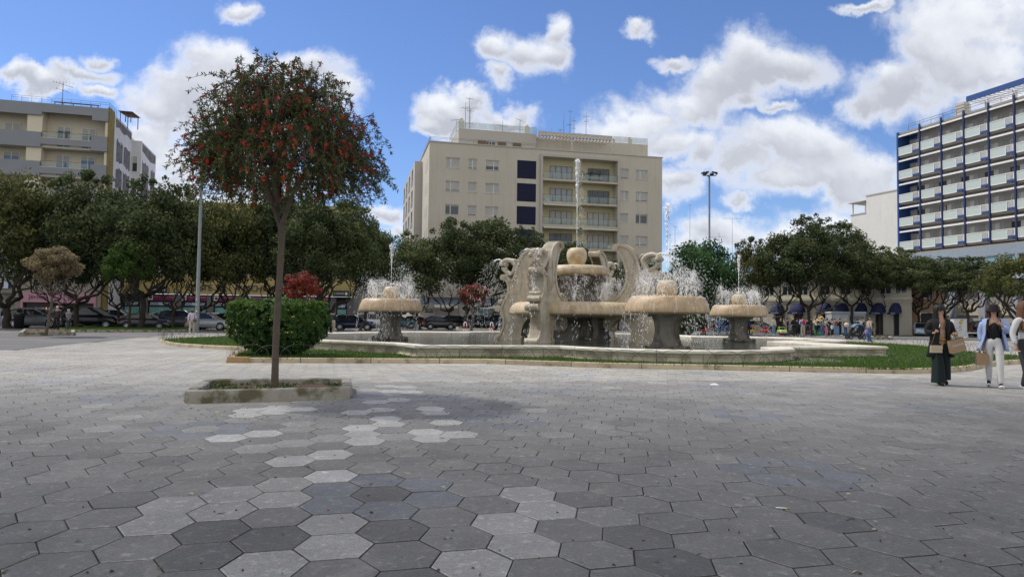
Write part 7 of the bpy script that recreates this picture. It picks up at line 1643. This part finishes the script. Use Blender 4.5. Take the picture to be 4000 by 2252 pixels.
POSE = {'stand': dict(), 'akimbo': dict(aL='akimbo', aR='bent'), 'walk': dict(st=.26, aL='back', aR='fore'), 'walk2': dict(st=-.24, aL='fore', aR='back'), 'phone': dict(aL='bent', aR='bent'), 'cross': dict(aL='cross', aR='cross'), 'push': dict(st=.2, aL='push', aR='push'), 'chin': dict(aL='chin', aR='bent'), 'sit': dict(sit=True, aL='bent', aR='hip')}
def person(px, yb, H, yaw, pose, hair, cols, label, Y=None, coat=1.0, group=None):
    g = G(px, yb); Yw = Y or (min(g.y, 70.5) if px > 2700 else g.y); x = P(px, yb, Yw).x; c = dict(zip(('hair', 'top', 'trousers', 'shoes'), cols))
    m_ = proto((pose, hair, coat), hair=hair, coat=coat, **POSE[pose]); return place(m_, x, Yw, H, yaw, c, label, group, z=-.08 if pose == 'sit' else 0)
GR = 'people in the crowd by the toy rides'
person(220, 1298, 1.74, 20, 'stand', 'short', ('grey', 'charcoal', 'black', 'black'), 'elderly man in a dark jacket and grey pullover behind the small dry tree', coat=1.15)
person(266, 1297, 1.60, 60, 'walk', 'bob', ('grey', 'grey', 'charcoal', 'black'), 'elderly white haired woman in a grey jacket walking beside the planter', coat=1.12)
person(12, 1281, 1.72, 170, 'stand', 'long', ('black', 'black', 'lgrey', 'black'), 'person in a black top and light trousers at the left edge'); 
person(748, 1306, 1.66, 200, 'walk', 'bob', ('brown', 'lav', 'beige', 'white'), 'woman in a white blouse and beige trousers walking past the lamp post', coat=1.18); person(805, 1284, 1.72, 175, 'stand', 'short', ('black', 'khaki', 'navy', 'white'), 'person in a khaki coat and navy trousers seen from behind', coat=1.15)
person(1302, 1299, 1.72, 150, 'chin', 'short', ('black', 'navy', 'beige', 'white'), 'man in a navy jacket and beige trousers with raised hand, right of the bush', coat=1.1); person(1293, 1298, 1.60, -30, 'stand', 'bob', ('grey', 'charcoal', 'black', 'white'), 'woman in dark clothes standing behind the man in the navy jacket')
person(1336, 1284, 1.62, 0, 'sit', 'long', ('brown', 'grey', 'charcoal', 'white'), 'woman in a grey jumper sitting on the white bench'); person(1361, 1283, 1.68, 60, 'stand', 'short', ('black', 'black', 'black', 'white'), 'person in black standing at the right end of the white bench')
C_ = [(2924,1309,1.68,180,'stand','long',('black','navy','black','white'),'woman in a dark blue jacket seen from behind, by the yellow toy ride',1.1),(2868,1307,1.7,150,'stand','short',('black','navy','navy','black'),'person in navy left of the far fountain pedestal',1.1),(2957,1307,1.7,-30,'phone','bald',('black','brown','beige','beige'),'man in a brown shirt and beige trousers between the toy rides',1.05),
 (3023,1308,1.78,20,'stand','short',('black','cream','ldenim','white'),'man in a cream jacket and light jeans beside the green toy car',1.12),(3050,1296,1.72,160,'stand','bald',('black','black','black','black'),'bald man in black behind the green toy car',1.15),(3062,1297,1.66,-20,'cross','short',('brown','lgrey','black','black'),'person with folded arms in a grey top behind the green toy car',1.),
 (3077,1300,1.72,60,'stand','short',('black','black','charcoal','black'),'person in black right of the green toy car',1.1),(3098,1301,1.66,180,'stand','long',('black','black','black','black'),'long haired woman in black with her back turned',1.2),(3136,1315,1.80,175,'akimbo','short',('black','lblue','beige','black'),'man in a pale blue shirt with a red backpack and beige trousers',1.1),
 (3153,1303,1.7,-10,'stand','short',('black','black','black','black'),'man in black behind the man with the red backpack',1.05),(3170,1302,1.68,90,'phone','long',('black','charcoal','charcoal','black'),'dark haired woman bending to the pushchair',1.1),(3187,1300,1.70,20,'push','short',('brown','white','navy','white'),'man in a white top leaning over the green toy tree',1.),
 (3212,1315,1.76,25,'phone','short',('black','sage','denim','white'),'man in a sage green shirt looking at his hands, with blue jeans',1.12),(3222,1302,1.74,150,'phone','bald',('black','white','charcoal','white'),'bald man in a white T-shirt behind the man in sage green',1.05),(3232,1299,1.72,180,'stand','cap',('black','black','charcoal','black'),'man with a black cap and black shirt',1.),
 (3250,1303,1.72,170,'stand','short',('black','lgrey','charcoal','white'),'young man in a pale grey sweatshirt seen from behind',1.12),(3262,1302,1.72,0,'phone','short',('black','rust','ldenim','white'),'young man in a rust red top and light jeans',1.),(3272,1304,1.66,-20,'chin','bob',('brown','black','ldenim','white'),'young woman in a black top and pale jeans',1.),
 (3282,1305,1.74,30,'phone','short',('black','black','black','white'),'young man in black with white trainers',1.08),(3303,1308,1.76,10,'stand','bald',('black','green','denim','charcoal'),'older man in a green jacket and blue jeans in front of the oak',1.18),(3349,1306,1.72,165,'stand','short',('black','navy','lgrey','white'),'man in a navy jacket behind the blue pushchair',1.15),
 (3361,1309,1.80,0,'stand','short',('brown','white','black','white'),'tall young man in a white T-shirt and black trousers behind the pushchair',1.),(3373,1306,1.70,90,'stand','bald',('grey','black','navy','black'),'grey haired person in a dark jacket right of the pushchair',1.12),(3396,1334,1.70,100,'stand','tail',('black','beige','denim','charcoal'),'woman with dark ponytail in a beige jacket and flared jeans beside the toddler',1.12),
 (3405,1298,1.62,0,'stand','bob',('black','charcoal','black','black'),'person half hidden behind the woman with the ponytail',1.),(2840,1305,1.6,30,'stand','long',('brown','navy','denim','white'),'woman in navy by the blue toy ride',1.),(3114,1299,1.70,200,'stand','short',('black','navy','black','black'),'man in navy in the middle of the crowd',1.1),(3125,1297,1.64,-40,'stand','long',('black','charcoal','black','black'),'woman in dark grey in the middle of the crowd',1.),
 (3243,1298,1.68,0,'stand','bob',('black','navy','black','black'),'woman in navy behind the young man in pale grey',1.),(3199,1297,1.72,180,'stand','short',('black','black','black','black'),'man in black beside the tall dark panel',1.1),(3628,1308,1.68,-60,'push','short',('black','black','black','black'),'person in a black T-shirt crouching over the black pushchair',1.)]
for (px, yb, H, yaw, pose, hair, cols, lab, coat) in C_: person(px, yb, H, yaw, pose, hair, cols, lab, coat=coat, group=GR)
KIDS = [(3228,1316,1.05,10,'stand','bob',('black','pink','pink','pink'),'toddler dressed all in pink in front of the crowd'),(3251,1313,1.22,0,'walk','cap',('navy','white','black','white'),'child in a white jumper, black trousers and a dark cap'),(3384,1334,.98,95,'walk','bob',('brown','lilac','denim','white'),'toddler in a lilac jumper and jeans hugging a doll'),(3158,1308,1.05,-20,'phone','short',('brown','navy','navy','white'),'small child in navy riding the pink bicycle')]
for (px, yb, H, yaw, pose, hair, cols, lab) in KIDS: person(px, yb, H, yaw, pose, hair, cols, lab, group='children by the toy rides')
def bag_on(x, y, z, sx, sy, sz, m_, name, label, cat, rz=0.):
    b = MB(); b.sphere((0, 0, 0), 1, 12, 8); o = b.build(name, m_, None, (x, y, z), rz); o.scale = (sx, sy, sz); tag(o, label, cat); return o
g = G(3136, 1315); bag_on(g.x, g.y-.19, 1.33, .15, .10, .22, cloth('red'), 'backpack', 'red backpack on the back of the man in the pale blue shirt', 'backpack')
g = G(748, 1306); bag_on(g.x+.25, g.y-.12, .92, .13, .07, .12, cloth('brown'), 'shoulder_bag', 'brown shoulder bag of the walking woman in white', 'bag')
g = G(884, 1284); bag_on(g.x-.35, g.y, .63, .14, .10, .14, mat('bag_green', (.10, .30, .12), .6), 'carrier_bag', 'green bag lying on the bench left of the bush', 'bag')
# --- the three women at the right
def face(par, J, H, glasses=True, yaw=0.):
    h = Vector(J['hd']); 
    if glasses:
        b = MB()
        for s in (-1, 1): b.sphere((h.x+s*.036, h.y-.088, h.z+.004), .036, 10, 6, 0, (1.0, .35, .75))
        b.tube([(h.x-.01, h.y-.10, h.z+.012), (h.x+.01, h.y-.10, h.z+.012)], .006, 5)
        for s in (-1, 1): b.tube([(h.x+s*.07, h.y-.075, h.z+.012), (h.x+s*.085, h.y+.01, h.z+.012)], .005, 4)
        b.build('sunglasses', m_blk, par)
    b = MB(); b.sphere((h.x, h.y-.082, h.z-.058), .02, 8, 5, 0, (1.1, .45, .42)); b.build('lips', mat('lips', (.35, .09, .08), .5), par)
    for s in (-1, 1): b = MB(); b.tube([(h.x+s*.02, h.y-.098, h.z+.035), (h.x+s*.055, h.y-.085, h.z+.038)], .004, 4); b.build('eyebrow', m_hairs['black'], par)
def shell(zs, open_a, m_, par, name, thick=.012, sway=0.):
    """open coat: zs rows of (z, rx, ry, y offset); opening half angle (deg) per row"""
    vs = []; n = 26
    for t_ in (0, 1):
        for i, (z, rx, ry, oy) in enumerate(zs):
            oa = open_a[i]
            for k in range(n+1):
                a = radians(-90+oa)+(2*pi-2*radians(oa))*k/n; f = 1+.035*sin(a*9+z*4)*(1-i/len(zs)) if z < 1.0 else 1
                vs.append(((rx-t_*thick)*f*cos(a)+sway*max(0, 1.0-z), (ry-t_*thick)*f*sin(a)+oy, z))
    m1 = len(zs)*(n+1); fs = []
    for i in range(len(zs)-1):
        for k in range(n): a = i*(n+1)+k; fs.append((a, a+1, a+n+2, a+n+1)); fs.append((m1+a+n+1, m1+a+n+2, m1+a+1, m1+a))
        for k in (0, n): a = i*(n+1)+k; fs.append((a, a+n+1, m1+a+n+1, m1+a))
    for k in range(n): a = (0)*(n+1)+k; fs.append((a, a+1, m1+a+1, m1+a)); a = (len(zs)-1)*(n+1)+k; fs.append((a, a+1, m1+a+1, m1+a))
    b = MB(); b.add(vs, fs, 0, True); return b.build(name, m_, par)
def paper_bag(x, y, z, w, h, d, tilt, txt, label, rz=0.):
    rt = thing('paper_bag', label, 'paper bag', (x, y, z), rz, None); rt.rotation_euler = (0, tilt, rz); m_k = mat('kraft_paper', (.36, .25, .155), .85, var=.08, scale=8, bump=.3)
    b = MB(); b.add([(-w/2, -d/2, 0), (w/2, -d/2, 0), (w/2, d/2, 0), (-w/2, d/2, 0), (-w/2, -d/2*.6, h), (w/2, -d/2*.6, h), (w/2, d/2*.6, h), (-w/2, d/2*.6, h)], [(3,2,1,0),(0,1,5,4),(1,2,6,5),(2,3,7,6),(3,0,4,7)]); b.build('bag_body', m_k, rt)
    b = MB(); 
    for y_ in (-d*.3, d*.3): b.tube([(-w*.18, y_, h-.02), (-w*.14, y_, h+.09), (0, 0, h+.14), (w*.14, y_, h+.09), (w*.18, y_, h-.02)], .009, 5)
    b.build('handles', m_k, rt)
    if txt: text_obj(txt, 'bag_letters', .062, m_white, rt, (0, -d*.41-.004, h*.55), (pi/2, 0, 0), .002)
    return rt
# woman one
g1 = G(3676, 1503); ARMS['w1R'] = ((.26,.05,1.14), (.20,-.16,1.12), (.17,-.22,1.19)); ARMS['w1L'] = ((.27,.03,1.13), (.24,-.17,1.10), (.17,-.24,1.12))
J = joints(st=.13, aL='w1L', aR='w1R'); F1_ = figure(J, 'long', wide=True, detail=True, fem=True, curl=2.6)
F1_.pop('top'); rt, ob = place(F1_, g1.x, g1.y, 1.66, -6, dict(hair='black', trousers='dgreen', shoes='black'), 'dark haired woman in sunglasses, black open coat and wide dark green trousers')
m_tan = mat('nude_top', (.50, .34, .26), .75, var=.05); V, E = graph(J, {'pel': (.118,.095), 'wai': (.112,.092), 'che': (.132,.104)}, [('pel','wai'), ('wai','che')]); o = bpy.data.objects.new('fitted_top', skin(V, E, 1)); COL.objects.link(o); o.parent = rt; o.data.materials.append(m_tan)
shell([(1.46,.09,.085,.01), (1.42,.20,.125,.01), (1.30,.215,.145,.0), (1.15,.205,.145,0), (1.0,.205,.15,.01), (.85,.23,.165,.015), (.70,.26,.18,.02), (.60,.275,.19,.02)], [30,22,18,20,22,26,30,32], cloth('black'), rt, 'open_coat')
V = []; E = []
for n in 'LR':
    i = len(V); w, e, s = Vector(J['wr'+n]), Vector(J['el'+n]), Vector(J['sh'+n]); V += [(tuple(s+Vector((0, 0, .005))), .088), (tuple(s.lerp(e, .5)), .082), (tuple(e), .078), (tuple(e.lerp(w, .9)), .062)]; E += [(i, i+1), (i+1, i+2), (i+2, i+3)]
for q in (0, 4):
    o = bpy.data.objects.new('sleeve', skin(V[q:q+4], [(0, 1), (1, 2), (2, 3)], 1)); COL.objects.link(o); o.parent = rt; o.data.materials.append(cloth('black'))
b = MB(); b.lathe([(.128, .955), (.133, .965), (.133, 1.0), (.128, 1.01)], 24); s_ = len(b.v); b.obox((0, -.118, .983), (.085, .02, .05)); b.xform(Matrix.Diagonal((1, .86, 1, 1))); b.build('belt', mat('gold_belt', (.38, .24, .07), .35, metal=.5), rt)
face(rt, J, 1.66)
def wpos(rt_, p): return rt_.matrix_basis@Vector(p)
q = wpos(rt, (-.175, -.17, .70)); hb_ = thing('handbag', 'small pale gold handbag hanging from the shoulder of the woman in the black coat', 'handbag', q, radians(-6)); b = MB(); b.obox((0, 0, .08), (.22, .075, .15), None, 0, .92); b.build('bag_body', mat('pale_gold', (.52, .45, .30), .35, var=.05, metal=.3), hb_); b = MB(); b.obox((0, -.042, .115), (.225, .012, .085)); b.build('flap', MATS['pale_gold'], hb_); b = MB(); b.tube([(.10, 0, .14), (.17, .02, .32), (.20, .10, .64)], .005, 4); b.tube([(-.10, 0, .14), (.0, .03, .4), (.19, .10, .64)], .004, 4); b.build('chain_strap', MATS['gold_belt'], hb_)
q = wpos(rt, (.255, -.20, .71)); paper_bag(q.x, q.y, q.z+.02, .33, .27, .11, radians(-14), 'CALLIOPE', 'brown paper bag with white lettering on the arm of the woman in the black coat', radians(8))
q = wpos(rt, (-.15, -.27, 1.24)); b = MB(); b.tube([(0, 0, 0), (.012, -.01, .075)], .009, 6); tag(b.build('small_white_stick', m_white, None, q), 'small white object held up in the hand of the woman in the black coat', 'hand item')
# woman two
g2_ = G(3886, 1512); ARMS['w2L'] = ((.27,-.02,1.15), (.12,-.22,1.30), (.04,-.21,1.42)); ARMS['w2R'] = ((.22,.08,1.13), (.215,.0,.90), (.21,-.03,.79))
J = joints(st=-.16, aL='w2L', aR='w2R'); F2_ = figure(J, 'long', detail=True, fem=True, curl=1.8); F2_.pop('top')
rt, ob = place(F2_, g2_.x, g2_.y, 1.67, -32, dict(hair='brown', trousers='white', shoes='black'), 'woman in a black bucket hat, pale blue shirt jacket and white jeans')
V, E = graph(J, {'pel': (.126,.104), 'wai': (.124,.104), 'che': (.142,.112), 'nb': (.07,.06)}, [('pel','wai'), ('wai','che'), ('che','nb')]); o = bpy.data.objects.new('black_top', skin(V, E, 1)); COL.objects.link(o); o.parent = rt; o.data.materials.append(cloth('black'))
m_cham = mat('pale_chambray', (.34, .44, .68), .85, var=.06, scale=5, bump=.3, bscale=12)
shell([(1.46,.09,.08,.01), (1.42,.20,.125,.01), (1.28,.215,.15,.01), (1.12,.20,.15,.02), (.98,.23,.17,.03), (.84,.27,.20,.04), (.76,.29,.215,.05)], [40,38,42,48,52,55,55], m_cham, rt, 'shirt_jacket', sway=-.10)
for n in 'LR':
    w, e, s = Vector(J['wr'+n]), Vector(J['el'+n]), Vector(J['sh'+n]); o = bpy.data.objects.new('sleeve', skin([(tuple(s), .088), (tuple(s.lerp(e, .5)), .084), (tuple(e), .084), (tuple(e.lerp(w, .85)), .052)], [(0, 1), (1, 2), (2, 3)], 1)); COL.objects.link(o); o.parent = rt; o.data.materials.append(m_cham)
h = Vector(J['hd']); b = MB(); b.lathe([(0, .13), (.07, .125), (.095, .09), (.105, .03), (.115, .015), (.15, -.025), (.145, -.03), (.10, .0)], 22, (h.x, h.y+.01, h.z)); b.build('bucket_hat', cloth('black'), rt)
face(rt, J, 1.67, glasses=False)
for n in 'LR':
    a, t = Vector(J['an'+n]), Vector(J['to'+n]); b = MB(); d_ = (t-a); b.obox((a+t)/2+Vector((0, .01, -.035 if d_.z > -.04 else -.028)), (.095, .25, .03), Matrix.Rotation(atan2(d_.z+.05, -d_.y)*-1, 3, 'X')); b.sphere(t+Vector((0, .0, .012)), .05, 8, 5, 0, (.9, 1., .55)); b.build('white_sole', m_white, rt)
q = wpos(rt, (.05, .20, 1.16)); bag_on(q.x, q.y, q.z, .16, .11, .23, cloth('black'), 'backpack', 'black backpack on the woman in the pale blue shirt jacket', 'backpack', radians(-32))
q = wpos(rt, (-.21, -.06, .46)); paper_bag(q.x, q.y, q.z, .24, .25, .10, 0, '', 'plain brown paper bag hanging from the hand of the woman in white jeans', radians(-10))
# woman three
g3 = G(4010, 1533); ARMS['w3R'] = ((.24,.04,1.12), (.24,-.04,.90), (.235,-.06,.80)); ARMS['w3L'] = ((.24,.02,1.12), (.14,-.2,1.1), (.06,-.25,1.12))
J = joints(st=.17, aL='w3L', aR='w3R'); F3_ = figure(J, 'long', coat=1.08, detail=True, fem=True, curl=1.6)
rt, ob = place(F3_, g3.x, g3.y, 1.70, 6, dict(hair='auburn', top='white', trousers='charcoal', shoes='white'), 'fair haired woman in a white jumper and black jeans, cut by the right edge'); face(rt, J, 1.7)
q = wpos(rt, (-.05, -.19, .96)); cb_ = thing('crossbody_bag', 'black crossbody bag worn over the white jumper', 'bag', q, radians(6)); b = MB(); b.sphere((0, 0, .02), 1, 14, 8); 
o = b.build('bag_body', m_blk, cb_); o.scale = (.15, .05, .08); o.rotation_euler = (0, -.5, 0); b = MB(); b.tube([(.10, 0, .08), (.14, .04, .3), (.16, .12, .46)], .014, 5); b.build('strap', m_blk, cb_)
